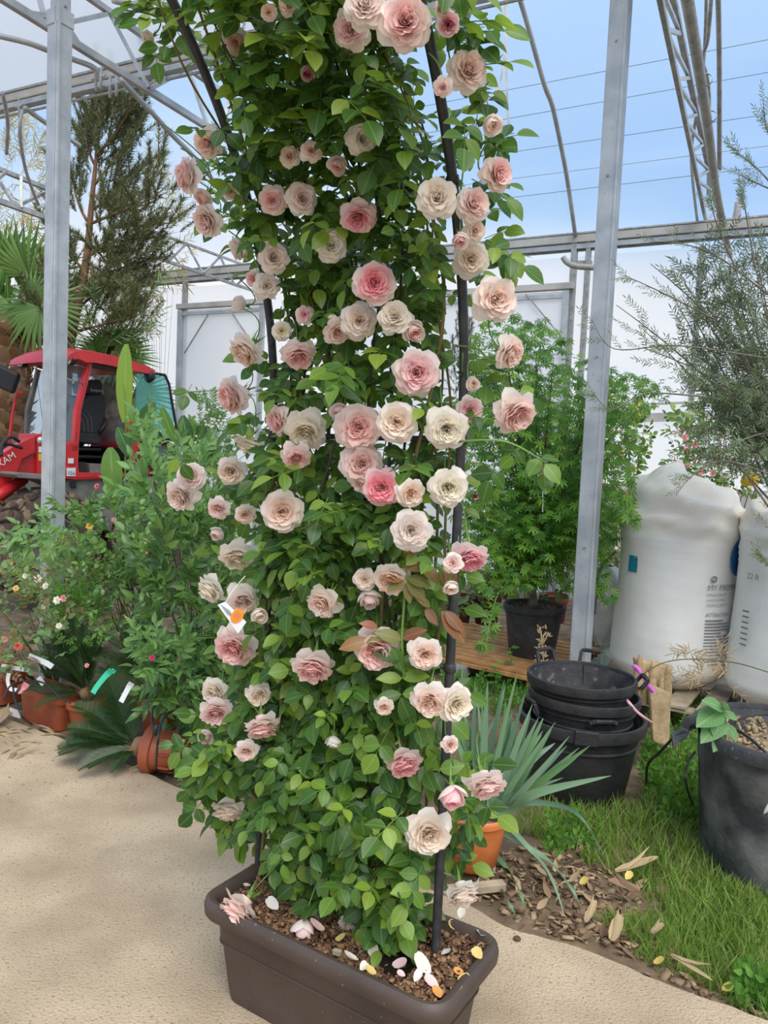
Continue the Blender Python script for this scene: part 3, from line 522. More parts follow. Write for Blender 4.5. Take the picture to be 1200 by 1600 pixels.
for _ in range(5200):
    a, b = ru(-hx + .045, hx - .045), ru(-hy + .045, hy - .045)
    d = ((a - .20) ** 2 + (b + .03) ** 2) ** .5
    if d < .055 and R.random() < .93: continue
    if d < .085 and R.random() < .5: continue
    if a > .0 and b > .05 and a < .25 and R.random() < .35: continue
    z = SZ + ru(.0, .018) + (.012 if a > .27 else 0); s = ru(.008, .021) if R.random() < .85 else ru(.022, .034)
    ins.append((R.randrange(4), frame(inpl(a, b) + Z * z, V3(ru(-1, 1), ru(-1, 1), ru(-.5, .5)), V3(ru(-.7, .7), ru(-.7, .7), 1), s)))
scatter('bark_mulch', chips, ins, M['mulch'], planter)

# ================================================================ ARCH
PL0 = H(403, 1370, .26); PR0 = H(680, 1497, .26); AN = V3(-.482, -.876, 0); AZ, AR = 1.70, 1.30
def prof(q):                                          # q: length up from the soil -> offset towards viewer, height
    s = AZ - .26
    if q < s: return 0.0, .26 + q
    th = min((q - s) / AR, 1.57); return AR * (1 - math.cos(th)), AZ + AR * math.sin(th)
def ARCH(s, q, off=0.0):
    w, z = prof(q); th = max(0, (q - (AZ - .26)) / AR); b = PL0 + (PR0 - PL0) * s; nn = AN * math.cos(th) - Z * math.sin(th)
    return V3(b[0], b[1], 0) + AN * w + Z * z + nn * off
arch = T('garden_arch', 'black metal garden arch standing in the planter under the climbing rose', 'arch', V3(pc[0], pc[1], .2))
for s in (0, 1):
    MB().tube([ARCH(s, q) for q in np.linspace(-.06, 3.0, 70)], .0125, 12).build('upright', M['black'], arch, True)
for q, sag in ((2.03, 0), (1.40, 0), (.80, .0), (.35, 0)):
    MB().tube([ARCH(s, q) for s in np.linspace(0, 1, 8)], .008, 8).build('crossbar', M['black'], arch, True)
for s in (.33, .66):
    MB().tube([ARCH(s, q) for q in np.linspace(.35, 3.0, 50)], .0055, 8).build('inner_bar', M['black'], arch, True)
for s in (0, 1):
    for q in (2.03, 1.40, .80, .35): MB().lathe([(.0135, -.012), (.016, -.01), (.016, .01), (.0135, .012)], ARCH(s, q), 12, nrm(ARCH(s, q + .01) - ARCH(s, q - .01))).build('joint_sleeve', M['black'], arch, True)

# ================================================================ CLIMBING ROSE
def leaflet(L, Wd, fold=.25, droop=.25, prof=((0, .05), (.12, .55), (.3, .92), (.5, 1.0), (.7, .82), (.87, .42), (1.0, .03)), serr=0, y0=0.0):
    v = []; uv = []
    for i, (t, w) in enumerate(prof):
        z = -droop * L * t * t; x = Wd / 2 * w * (1 + serr * (-1) ** i); up = fold * x
        v += [(-x, y0 + L * t, z + up), (0, y0 + L * t, z), (x, y0 + L * t, z + up)]; uv += [(-w, t), (0, t), (w, t)]
    f = []
    for i in range(len(prof) - 1):
        a = i * 3; f += [(a, a + 1, a + 4, a + 3), (a + 1, a + 2, a + 5, a + 4)]
    return tm(v, f, uv)
def strip(pts, r):                                    # thin square stem as a template
    pts = [np.array(p, float) for p in pts]; v = []; 
    for p in pts: v += [p + V3(-r, 0, 0), p + V3(0, 0, r), p + V3(r, 0, 0), p + V3(0, 0, -r)]
    f = [(i * 4 + j, i * 4 + (j + 1) % 4, i * 4 + 4 + (j + 1) % 4, i * 4 + 4 + j) for i in range(len(pts) - 1) for j in range(4)]
    return tm(v, f, [(0, .5)] * len(v))
def compound(pairs, L, Wd, rl, seed):
    q = random.Random(seed); ts = [strip([(0, 0, 0), (0, rl * .5, -.02 * rl), (0, rl, -.10 * rl)], .0011)]
    def lf(p, d, s):
        nor = V3(q.uniform(-.35, .35), q.uniform(-.2, .3), 1)
        return xf(leaflet(L * s, Wd * s * q.uniform(.9, 1.1), q.uniform(.1, .4), q.uniform(.05, .35)), frame(p, d, nor))
    ts.append(lf(V3(0, rl, -.10 * rl), V3(q.uniform(-.15, .15), 1, -.25), 1.08))
    for i in range(pairs):
        y = rl * (.66 - .42 * i)
        for s in (-1, 1): ts.append(lf(V3(s * .002, y, -.10 * rl * (y / rl) ** 2), V3(s * q.uniform(.8, 1.1), q.uniform(.35, .6), q.uniform(-.25, .1)), q.uniform(.82, 1.0) - .12 * i))
    return join(ts)
roseT = [compound(2, .056, .038, .098, i) for i in range(6)] + [compound(1, .058, .042, .07, 20 + i) for i in range(3)] + [compound(2, .048, .034, .086, 40 + i) for i in range(2)]
rose = T('climbing_rose', 'climbing rose with pale pink double blooms growing up the black arch', 'climbing rose', V3(pc[0], pc[1], SZ))
ENV = [(-60, 215, 735), (0, 228, 722), (60, 240, 742), (100, 312, 748), (150, 345, 760), (220, 322, 768), (300, 322, 772), (345, 335, 765), (380, 372, 790), (450, 388, 748), (500, 400, 745), (600, 378, 800), (650, 372, 790), (700, 345, 748), (750, 335, 742),
       (800, 335, 742), (900, 338, 735), (1000, 345, 722), (1080, 322, 715), (1130, 292, 712), (1180, 288, 735), (1240, 306, 760), (1300, 375, 725), (1360, 400, 715), (1400, 430, 700), (1450, 470, 640), (1480, 500, 600)]
def env(y):
    for a, b in zip(ENV[:-1], ENV[1:]):
        if a[0] <= y <= b[0]: t = (y - a[0]) / (b[0] - a[0]); return a[1] + (b[1] - a[1]) * t, a[2] + (b[2] - a[2]) * t
    return None
SS, QQ = np.meshgrid(np.linspace(-.9, 1.7, 105), np.linspace(-.05, 3.0, 245)); GP = np.array([ARCH(s, q) for s, q in zip(SS.ravel(), QQ.ravel())]); GPP = projn(GP)
def onarch(px, py):
    i = np.argmin((GPP[:, 0] - px) ** 2 + (GPP[:, 1] - py) ** 2); return SS.ravel()[i], QQ.ravel()[i], GP[i]
# ---- blooms: px, py, radius px, colour key, facing (right, up, towards viewer), form
FL = """370 62 21 L 0 -.8 .6 c|571 12 31 C 0 -.1 1 o|550 45 28 P -.3 -.5 .7 o|632 38 38 P .1 -.2 .9 o|700 38 17 W .2 -.6 .6 o|729 112 31 L .4 0 .9 o|767 193 17 L .4 -.6 .5 c|775 273 26 P .6 -.1 .6 o|565 218 24 C .4 -.2 .8 o|528 257 16 P -.1 -.8 .5 c
297 275 27 P -1 -.1 .25 o|320 307 17 P -.4 -.8 .3 c|326 344 25 L -.6 -.6 .4 o|326 223 22 L -.3 -.6 .5 o|426 313 21 P 0 -.4 .8 o|471 311 24 L .4 0 .8 o|560 337 27 D 0 -.85 .45 o|683 310 30 C 0 0 1 o|738 320 26 L .4 0 .8 o|741 361 17 L .4 -.3 .7 o
719 373 15 P 0 -.8 .4 c|735 406 27 C 0 -.1 1 o|517 384 24 C .3 -.1 .9 o|427 403 24 C .4 -.1 .8 o|375 387 19 C -.7 -.3 -.3 o|416 447 20 C .3 -.2 .8 o|377 475 15 C -.8 .1 .3 c|398 436 14 P -.5 -.4 .5 o|585 443 32 D .1 -.1 1 o|561 502 27 C .1 -.1 1 o
773 468 34 L .2 -.1 .95 o|617 497 26 C -.2 .2 .9 o|646 516 19 P .3 -.6 .7 c|476 492 14 P -.2 0 .8 o|440 517 15 C .2 -.3 .5 o|525 517 22 L .5 -.5 .5 o|386 546 28 L -.55 -.75 .2 o|466 552 26 P .15 -.85 .35 o|793 550 27 L .75 -.45 .4 o|651 583 36 P -.1 -.25 .95 o
366 618 29 P -.8 -.45 .3 o|437 656 24 P -.85 -.3 .3 o|478 671 32 C -.1 -.7 .6 o|463 712 23 P .2 -.7 .5 o|560 668 36 P .1 -.15 .95 o|620 660 31 L 0 -.1 1 o|532 642 17 P -.3 -.6 .6 c|697 669 32 C .1 -.4 .9 o|733 640 21 P .2 -.1 .9 o|803 643 34 P .45 -.65 .5 o
565 725 33 P .1 -.1 .95 o|596 762 30 D .1 -.1 1 r|640 770 23 L .4 -.3 .8 o|700 761 31 C .1 -.25 .95 o|388 690 22 C -.3 -.8 -.2 o|567 752 20 L -.3 -.7 .5 o|441 799 32 L .1 -.1 1 o|299 746 22 L .2 .2 .9 o|285 773 26 L -.5 -.5 .6 o|362 735 23 L -.1 -.4 .8 o
342 793 18 L -.2 -.5 .7 o|383 803 16 L .1 -.4 .8 o|370 866 28 C 0 -.85 .4 o|341 832 14 P -.3 -.7 .4 c|642 829 31 C 0 0 1 o|612 903 28 L -.2 -.6 .7 o|734 868 28 D .1 -.8 .45 o|577 931 21 P .2 -.9 .3 c|705 916 14 L 0 -.6 .7 c|506 940 27 L -.4 -.5 .6 o
332 919 25 C -.7 -.6 .3 o|380 935 26 L .1 -.6 .6 o|404 960 15 C .4 -.3 .7 c|369 1008 34 P -.3 -.5 .7 o|489 1038 34 P -.1 -.75 .5 o|588 1012 36 P 0 -.45 .85 o|664 1021 26 L .1 -.2 .9 o|337 1078 22 C -.3 -.4 .7 o|338 1110 25 P .1 -.5 .7 o|404 1084 20 C .2 -.5 .7 o
409 1131 28 P .2 -.85 .3 o|521 1157 14 C 0 -.9 .4 c|630 1188 29 D .3 -.7 .55 o|672 1092 30 L -.1 -.5 .8 o|709 1098 30 C .5 -.1 .8 o|758 1221 32 P .3 -.75 .5 o|707 1240 25 D .1 -.75 .5 c|669 1299 37 L .2 -.1 .95 o|357 1261 27 C -.1 -.85 .35 o|722 1392 29 C .3 -.7 .4 o
377 1416 33 P -.6 -.65 .3 o|475 1447 21 P -.1 -.9 .3 c|546 1443 18 C 0 -.5 .6 o|703 1163 14 P .3 0 .8 o|385 1172 18 L 0 -.3 .9 o|454 245 16 L -.3 0 .9 o|486 237 16 L .3 0 .8 o|360 298 13 L .2 -.3 .7 o|692 136 14 L 0 -.6 .5 o|322 1148 15 P -.2 -.5 .6 c
452 8 16 L -.3 -.2 .8 o|234 58 12 L -.6 -.6 .2 c|481 113 14 W 0 -.8 .5 c|691 15 14 P 0 -.4 .6 c|484 150 1 L 0 0 1 c|600 1103 15 L 0 -.4 .8 o|420 20 12 L 0 -.3 .8 o|570 905 18 C -.2 0 .9 o|738 600 12 L .2 0 .8 c|708 880 16 L -.3 .2 .9 o"""
TONE = dict(C=(.99, .91, .79), L=(.99, .80, .71), P=(.98, .67, .65), D=(.96, .42, .49), W=(.62, .16, .24))
def petal(L, Wd, r0, e0, e1, phi, ring, ruff, cup=.0, n=7, seed=0, tip=.10):
    """one petal: grows from the heart outwards; e0,e1 elevation angles in degrees at foot and lip"""
    q = random.Random(seed); v = []; uv = []; m = 5; ph1, ph2 = q.uniform(0, 6), q.uniform(0, 6)
    rr, zz = [r0], [0.0]
    for i in range(n):
        e = math.radians(e0 + (e1 - e0) * ((i + .5) / n) ** 1.4); rr.append(rr[-1] + math.cos(e) * L / n); zz.append(zz[-1] + math.sin(e) * L / n)
    for i in range(n + 1):
        t = i / n; w = Wd * (.30 + .70 * math.sin(math.pi / 2 * min(1, t / .72)))
        for j in range(m):
            u = (j / (m - 1)) * 2 - 1; k = t * (1 - .24 * abs(u) ** 2.6 * t) + (tip * (1 - abs(u)) ** 1.5 / n * 3 if i == n else 0)
            x = k * n; a = min(int(x), n - 1); fr = min(x - a, 1.6)
            r_ = rr[a] + (rr[a + 1] - rr[a]) * fr; z_ = zz[a] + (zz[a + 1] - zz[a]) * fr
            lat = u * w / 2; ang = lat / max(r_, w * .45); z_ += cup * L * u * u * t + ruff * t * t * math.sin(4.2 * u + ph1) * .6 + ruff * .5 * t ** 3 * math.sin(9 * u + ph2)
            r2 = r_ + ruff * .4 * t * t * math.sin(5 * u + ph2); v.append((r2 * math.cos(phi + ang), r2 * math.sin(phi + ang), z_)); uv.append((ring, t))
    return tm(v, [(i * m + j, i * m + j + 1, (i + 1) * m + j + 1, (i + 1) * m + j) for i in range(n) for j in range(m - 1)], uv)
def bloom(kind, seed):
    q = random.Random(seed); inner = []; outer = []; g = q.uniform
    if kind == 'o':                                   # rings: count, length, width, foot and lip elevation, tone (0 heart .. 1 outside), ruffle
        spec = [(6, 1.02, 1.25, 42, -34, 1.0, .07), (6, 1.02, 1.15, 50, -12, .8, .06), (7, 1.0, 1.0, 60, 6, .62, .06), (8, .96, .86, 68, 20, .45, .06), (8, .92, .74, 75, 32, .28, .06), (9, .84, .62, 80, 44, .14, .06), (9, .76, .50, 84, 56, .05, .05), (8, .70, .42, 88, 68, .02, .05)]
    elif kind == 'r':
        spec = [(6, 1.0, 1.2, 45, -25, .7, .05), (7, 1.0, 1.0, 55, 0, .30, .05), (8, .98, .85, 64, 14, .05, .05), (9, .94, .72, 70, 26, .0, .05), (10, .88, .58, 76, 38, .08, .05), (10, .78, .48, 80, 50, .3, .05), (9, .68, .40, 84, 60, .6, .05), (8, .58, .34, 88, 72, .9, .05)]
    else:                                             # closed cup
        spec = [(3, 1.15, 1.45, 22, 84, .9, .04), (4, 1.25, 1.35, 38, 108, .62, .03), (4, 1.2, 1.1, 50, 110, .42, .03), (5, 1.1, .8, 62, 104, .2, .04), (5, .95, .6, 74, 98, .08, .04), (5, .85, .5, 84, 92, .0, .05)]
    for ri, (k, L, Wd, e0, e1, ring, ru_) in enumerate(spec):
        off = g(0, 6.3)
        for i in range(k):
            t = petal(L * g(.93, 1.06), Wd * g(.88, 1.1), .03 + .02 * g(0, 1), e0 + g(-7, 7), e1 + g(-12, 12), off + 6.283 * i / k + g(-.15, .15), min(1, max(0, ring + g(-.06, .06))), ru_, .10 if kind != 'c' else .0, 7 if ri < 3 else 6, q.random(), (.11 if ri < 2 else .05) if kind != 'c' else .03)
            (outer if ri == 0 else inner).append(t)
    for i in range(12 if kind != 'c' else 3):
        a = g(0, 6.3); rd = g(.03, .26); t = petal(g(.34, .5), g(.34, .5), .0, 80, 80 + g(-25, 25), 0, .08, .06, .2, 4, q.random())
        inner.append(xf(t, frame(V3(rd * math.cos(a), rd * math.sin(a), .28), V3(math.cos(a + g(-1, 1)), math.sin(a + g(-1, 1)), 0), V3(g(-.3, .3), g(-.3, .3), 1))))
    dv = [(r_ * math.cos(6.283 * j / 10), r_ * math.sin(6.283 * j / 10), z_) for r_, z_ in ((.30, .0), (.27, .22), (.16, .36), (.02, .40)) for j in range(10)]
    if kind != 'c': inner.append(tm(dv, [(i * 10 + j, i * 10 + (j + 1) % 10, (i + 1) * 10 + (j + 1) % 10, (i + 1) * 10 + j) for i in range(3) for j in range(10)], [(.35, .5)] * 40))
    return join(inner), outer
def calyx():
    ts = []
    for i in range(5):
        a = 6.283 * i / 5; d = V3(math.cos(a), math.sin(a), -.45); ts.append(xf(leaflet(.62, .16, .2, .5, ((0, .8), (.3, 1), (.7, .4), (1, .03))), frame(V3(0, 0, -.04), d, V3(0, 0, 1))))
    n = 8; v = [(r * math.cos(6.283 * j / n), r * math.sin(6.283 * j / n), z) for r, z in ((.02, -.30), (.11, -.22), (.13, -.10), (.10, .02)) for j in range(n)]
    ts.append(tm(v, [(i * n + j, i * n + (j + 1) % n, (i + 1) * n + (j + 1) % n, (i + 1) * n + j) for i in range(3) for j in range(n)], [(0, .5)] * len(v))); return join(ts)
BL = {}
for k, num in (('o', 6), ('r', 1), ('c', 4)):
    BL[k] = []
    for s in range(num):
        inn, out = bloom(k, s * 7 + ord(k)); BL[k].append((mesh_of('bloom', [inn], [(0, np.eye(4))], M['petal']), [mesh_of('petal', [t], [(0, np.eye(4))], M['petal']) for t in out]))
CAL = mesh_of('calyx', [calyx()], [(0, np.eye(4))], M['stem'])
RX, RY, RZ = RW[:, 0], RW[:, 1], RW[:, 2]             # camera right / up / back in world axes, to set a bloom's facing as photographed
flw = []; o0 = org(rose)
for i, s in enumerate(FL.replace('\n', '|').split('|')):
    a = s.split(); px, py, rp = map(float, a[:3])
    if rp < 2: continue
    f = [float(x) for x in a[4:7]]; s_, q_, p = onarch(px, py); d = (p - CAM)[1]
    off = ru(.13, .20) if 380 < px < 720 else ru(.02, .10)
    if py > 1380: off = .02
    d2 = d - off; p = P(px, py, d2)
    if py > 1380: p = H(px, py, {377: .315, 475: .30, 546: .292, 722: .36}.get(int(px), .3)) if int(px) != 722 else P(px, py, d)
    p[2] = max(p[2], .0); d2 = (p - CAM)[1]; r = rp * d2 / FOC
    fac = nrm(V3(1, 0, 0) * f[0] * .9 + Z * f[1] * .9 + V3(0, -1, 0) * (f[2] + .22)); form = a[7]
    sc = r * (1.12 if form != 'c' else 1.25); M4 = frame(p - fac * r * (.45 if form != 'c' else .55), nrm(np.cross(fac, V3(ru(-1, 1), ru(-1, 1), ru(-1, 1)))), fac, sc)
    M4[:3, 2] *= 1.3 if form != 'c' else 1.0
    M4[:3, 3] -= o0
    c = TONE[a[3]]; c = tuple(min(1, x * ru(.95, 1.05)) for x in c); me, pm = BL[form][R.randrange(len(BL[form]))]
    fo = bpy.data.objects.new('rose_flower', me); put(fo, rose); fo.matrix_basis = Matrix(M4.tolist()); fo.color = (*c, 1)
    for m_ in pm:
        po = bpy.data.objects.new('petal', m_); put(po, fo); po.color = (*c, 1)
    co = bpy.data.objects.new('calyx', CAL); put(co, fo)
    root = ARCH(s_ + ru(-.05, .05), min(q_ + ru(.05, .16), 2.95), ru(-.02, .05)) if py < 1380 else inpl(ru(-.2, .0), 0) + Z * .45
    back = p - fac * r * .7
    mid = back - fac * .07 + Z * .03 if py < 1380 else (back + root) / 2 + Z * .05
    st = MB().tube(bez(back, mid, root, 8), .0019, 5); so = st.build('flower_stem', M['stem'], rose, True)
    flw.append((px, py, rp, d2))
FLA = np.array(flw)
# ---- canes
mb = None; caneP = []
def cane(pts, r0, r1, m='cane', name='cane'):
    pp = smoothpath(pts, 7); MB().tube(pp, list(np.linspace(r0, r1, len(pp))), 7).build(name, M[m], rose, True); caneP.extend(pp)
def C3(s, q, o): return ARCH(s, q, o)
cane([H(597, 1437, .262), P(612, 1395, 2.12), P(618, 1330, 2.15), P(650, 1230, 2.1)] + [C3(.85, .5, .03), C3(.7, .9, .05), C3(.8, 1.3, .03), C3(.95, 1.8, .04), C3(.8, 2.3, .02), C3(.7, 2.9, .0)], .0085, .004)
cane([H(612, 1452, .262), P(625, 1420, 2.08), P(642, 1345, 2.08), P(645, 1275, 2.06), P(632, 1180, 2.06), P(628, 1060, 2.05), P(632, 960, 2.03), P(637, 880, 2.02)], .0085, .0035)
cane([H(412, 1372, .262), P(410, 1330, 2.33), P(422, 1230, 2.3)] + [C3(.15, .7, .03), C3(.05, 1.2, .04), C3(.2, 1.6, .03), C3(.1, 2.1, .02), C3(.25, 2.9, 0)], .007, .003)
for k in range(12):
    s0 = ru(.2, .8); pts = [inpl(ru(-.25, .2), ru(-.02, .08)) + Z * SZ]; s1 = ru(.05, .95)
    for q in np.linspace(.3, ru(2.2, 3.0), 8): pts.append(C3(s1 + ru(-.1, .1), q, ru(-.07, .07)))
    cane(pts, ru(.004, .008), .0022, R.choice(['cane', 'dstem', 'dstem']))
for (a, b, c) in (((560, 880), (548, 860), (575, 905)), ((845, 720), (790, 690), (715, 690)), ((765, 560), (745, 545), (712, 540))):
    s_, q_, p = onarch(*a); cane([p - V3(0, .02, 0), P(*b, p[1] - .02), P(*c, p[1] + .02)], .002, .003, 'stem', 'side_shoot')
# ---- leaves
def blocked(px, py, d):
    h = (FLA[:, 0] - px) ** 2 + (FLA[:, 1] - py) ** 2 < (FLA[:, 2] * 1.12 + 6) ** 2
    return bool((h & (FLA[:, 3] > d - .03)).any())
POLE = [[proj(ARCH(s, q)) + (ARCH(s, q)[1],) for q in np.linspace(0, 2.95, 120)] for s in (0, 1)]
def nearpole(px, py, d):
    for k, pl_ in enumerate(POLE):
        i = min(range(len(pl_)), key=lambda i: abs(pl_[i][1] - py))
        if d < pl_[i][2] + .03 and abs(pl_[i][0] - px) < (24 if k else 20):
            if k == 1: return not (560 < py < 600 or 640 < py < 690 or 1180 < py < 1240)
            return (py < 235) or (430 < py < 560) or py > 1290
    return False
ins = []; tries = 0
while len(ins) < 2150 and tries < 90000:
    tries += 1; s = ru(-.75, 1.5); q = ru(0, 3.0) if R.random() < .55 else (ru(0, 1.3) if R.random() < .35 else ru(1.7, 3.0)); o = R.gauss(0, .075)
    p = ARCH(s, q, o); px, py = proj(p); e = env(py)
    if not e: continue
    m_ = 26 if py > 400 else 18
    if not (e[0] + m_ < px < e[1] - m_): continue
    d = p[1] - .03
    if 380 < py < 560 and R.random() < .36: continue
    edge = min(px - e[0], e[1] - px)
    out = (px - (e[0] + e[1]) / 2) / 250
    dr = V3(ru(-1, 1) + out * .8, -.55 + ru(-.5, .3), ru(-1.0, .35)); nor = V3(ru(-.5, .5) + out * .3, -.75 + ru(-.4, .4), .75 + ru(-.3, .3))
    sc_ = ru(.68, 1.12); c1 = p + nrm(dr) * .07 * sc_; c2_ = p + nrm(dr) * .13 * sc_; bad = False
    for c_ in (p, c1, c2_):
        x_, y_ = proj(c_)
        if (blocked(x_, y_, c_[1] - .03) and R.random() < .93) or nearpole(x_, y_, c_[1] - .03): bad = True
    if bad or proj(c2_)[1] > 1500: continue
    ins.append((R.randrange(len(roseT)), frame(p, dr, nor, sc_)))
scatter('foliage', roseT, ins, M['roseleaf'], rose, maxpart=290, part='leaf', key=lambda im: (im[1][1, 3]))
# stray leaves drawn against the sky, at the places the photo shows them
stray = [(262, 30, 2.1), (240, 68, 2.0), (283, 72, 2.0), (720, 22, 1.8), (754, 95, 1.8), (757, 150, 1.8), (750, 245, 1.85), (785, 385, 1.95), (770, 378, 1.95), (755, 210, 1.85), (745, 185, 1.85), (330, 190, 1.9), (330, 205, 1.95), (300, 600, 2.3), (820, 690, 1.95), (845, 720, 1.95), (780, 715, 1.95), (790, 600, 1.95), (830, 700, 1.9), (305, 1150, 2.35), (295, 1165, 2.35), (322, 1245, 2.3), (312, 1215, 2.3), (340, 1190, 2.3), (760, 640, 1.95), (268, 700, 2.4)]
ins = [(R.choice([6, 7, 8]), frame(P(x, y, d), V3(ru(-.8, .8), -.3, ru(-1, .2)), V3(ru(-.3, .3), -.9, .5), ru(.7, .95))) for x, y, d in stray]
scatter('foliage', roseT, ins, M['roseleaf'], rose, maxpart=8, part='leaf')
for im in ins[:0]: pass
# ---- bronze young shoot
dsh = 1.93; sp = smoothpath([P(632, 1060, dsh), P(628, 1000, dsh), P(632, 935, dsh), P(636, 880, dsh), P(640, 862, dsh)], 4)
shoot = MB().tube(sp, list(np.linspace(.004, .0018, len(sp))), 7).build('young_shoot', M['stem'], rose, True); shoot['label'] = 'upright young shoot with bronze red tip leaves'
def one(px, py, dx, dy, L, w=.5, m='bronze', d=dsh, par=None, nm='leaf'):
    a = P(px, py, d); b = P(px + dx, py + dy, d - .02); Lw = np.linalg.norm(b - a); t = xf(leaflet(1, w, .25, .2), frame(a, b - a, V3(ru(-.4, .4), -.8, .6), Lw))
    o0 = org(par); me = mesh_of(nm, [t], [(0, np.eye(4))], M[m], o0); o = bpy.data.objects.new(nm, me); put(o, par); ORG[o.name] = o0; return o
for a in [(634, 905, -38, -8, 1), (636, 903, 38, 10, 1), (634, 910, 8, 32, 1), (636, 906, 30, 32, 1), (634, 900, -30, 22, 1), (640, 868, -10, -22, 1), (641, 868, 14, -14, 1), (630, 885, 40, 0, 1), (655, 880, 36, 30, 1), (690, 885, 18, 36, 1), (700, 880, 8, 44, 1)]: one(*a, par=shoot)
for a in [(600, 985, -28, 22, 1), (590, 980, -26, -8, 1), (575, 1000, -45, 12, 1), (628, 1000, -40, -14, 1), (628, 998, 36, -16, 1), (695, 955, 28, 30, 1), (690, 955, 40, 48, 1), (672, 948, -20, -16, 1), (665, 950, 18, 26, 1)]: one(*a, par=shoot)
for a in [(628, 1030, -42, -12, 1), (628, 1030, 42, 10, 1), (628, 1060, -38, -2, 1), (628, 1058, 42, -4, 1), (627, 1085, -40, 6, 1), (629, 1085, 44, -6, 1), (626, 1090, 22, 52, 1), (655, 1120, 26, 45, 1), (655, 1100, 50, 14, 1), (612, 1010, 18, 40, 1), (650, 985, 32, 40, 1)]: one(*a, m='roseleaf', par=shoot)
mb = MB().tube([P(640, 864, dsh), P(641, 856, dsh - .005), P(640, 845, dsh)], [.002, .007, .001], 8); mb.build('bud', M['fr'], shoot, True)
# ---- plant tag tied into the foliage
tp = P(362, 962, 2.08); tg = T('plant_tag', 'white care tag with an orange oval sticker hanging in the left foliage', 'tag', tp)
d = 2.08; pp = [P(340, 945, d), P(352, 940, d), P(385, 972, d), P(372, 990, d)]; off = V3(0, .001, 0)
MB().prism(pp, off).build('card', M['white'], tg); e1 = nrm(pp[2] - pp[1]); e2 = nrm(pp[1] - pp[0]); nn = nrm(np.cross(e1, e2)); nn = nn if nn[1] < 0 else -nn
cc = P(371, 962, d) + nn * .002; mb = MB(); rim = [cc + e1 * .0 + (e2 * .9 - e1 * .5) * 0 + nrm(P(380, 952, d) - P(362, 972, d)) * .022 * math.cos(a) + nrm(P(380, 970, d) - P(362, 952, d)) * .0155 * math.sin(a) for a in np.linspace(0, 6.283, 24, endpoint=False)]
MB().prism(rim, nn * .0008).build('round_sticker', M['orange'], tg)
for k in range(4):
    a = cc + nn * .0014 + nrm(P(380, 970, d) - P(362, 952, d)) * (.004 * (k - 1.5)) ; b = nrm(P(380, 952, d) - P(362, 972, d)); MB().beam(a - b * .008, a + b * .010, .0011, .0006, side=e1).build('print_line', M['ink'], tg)
for k in range(5):
    a = P(345 + 3 * k, 944 + 2 * k, d) + nn * .002; MB().beam(a, a + nrm(pp[3] - pp[0]) * .035, .0009, .0006, side=e2).build('print_line', M['ink'], tg)
MB().tube(bez(P(352, 942, d), P(360, 925, d), P(383, 900, d + .06), 6), .0012, 5).build('tie', M['white'], tg)
# ---- fallen petals in the planter
fpt = [t for t in BL['o'][0][1]]
PT = [(581, 1497, 'C', 1.2, 'cream petal on the bark, left of the wet hollow'), (613, 1506, 'P', 1.3, 'pale pink curled petal below the wet hollow'), (655, 1507, 'W0', .9, 'small white petal just left of the right arch pole foot'), (672, 1521, 'C', 1.6, 'largest pale petal pair on the bark near the front rim'), (648, 1534, 'W0', .9, 'white petal tip standing near the front rim'),
      (685, 1543, 'P', 1.2, 'pink edged petal nearest the front right corner'), (705, 1543, 'Y', 1.1, 'round yellowed petal, middle one at the right rim'), (715, 1529, 'Y', 1.0, 'round yellow petal just above another yellow one'), (724, 1518, 'O', .9, 'orange yellow petal sliver by the right rim'), (688, 1559, 'O', 1.0, 'amber petal lowest in the front right corner'),
      (752, 1498, 'Y', 1.1, 'yellow petal lying on the planter rim'), (755, 1473, 'Y', .9, 'yellow petal under a white one by the right rim'), (755, 1459, 'W0', 1.3, 'broad white petal at the right end of the bark'), (719, 1435, 'C', 1.0, 'cream curled petal by the back rim'), (695, 1434, 'P', 1.5, 'pink tinged petal right behind the right arch pole'), (675, 1434, 'W0', 1.2, 'white petal left behind the right arch pole'),
      (716, 1452, 'Y', 1.0, 'withered yellow petal right of the arch pole'), (692, 1486, 'W0', 1.1, 'white petal at the foot of the right arch pole'), (613, 1446, 'W0', .9, 'white petal beside the rose stem'), (558, 1497, 'C', 1.5, 'dried cream blossom scrap at the front rim'), (563, 1516, 'C', .9, 'narrow cream petal touching the front rim'), (588, 1521, 'Y', .9, 'small yellow petal at the front rim'), (524, 1467, 'Y', .9, 'small yellow petal under the hanging blossoms'),
      (507, 1452, 'P', 1.4, 'withered pink petal clump between the two hanging blossoms'), (434, 1421, 'W0', 1.3, 'round white petal right of the lowest left bloom'), (390, 1382, 'W0', .8, 'white petal behind the lowest left bloom'), (400, 1350, 'O', .9, 'amber petal by the left arch pole'), (633, 1525, 'P', .7, 'tiny pink petal on the bark')]
tc_ = dict(TONE, W0=(.95, .90, .84), Y=(.86, .62, .22), O=(.80, .40, .10)); PM = {}
for i, (x, y, c, s, lab) in enumerate(PT):
    z = .313 if i == 10 else .292; key = c
    if key not in PM:
        col = tc_[c]; PM[key] = leafmat('fallen_petal', [tuple(v * .9 for v in col), col], .5, .25, 0)
    t = leaflet(.030, .026, ru(.2, .7), -ru(.2, .8), ((0, .25), (.25, .8), (.55, 1), (.85, .8), (1, .35))); p = H(x, y, z)
    me = mesh_of('rose_petal', [xf(t, frame(V3(0, 0, 0), V3(ru(-1, 1), ru(-1, 1), 0), V3(ru(-.3, .3), -.3, 1), s))], [(0, np.eye(4))], PM[key])
    o = bpy.data.objects.new('rose_petal', me); put(o); o.location = Vector(p); tag(o, lab, 'petal', 'fallen petals on the planter bark')
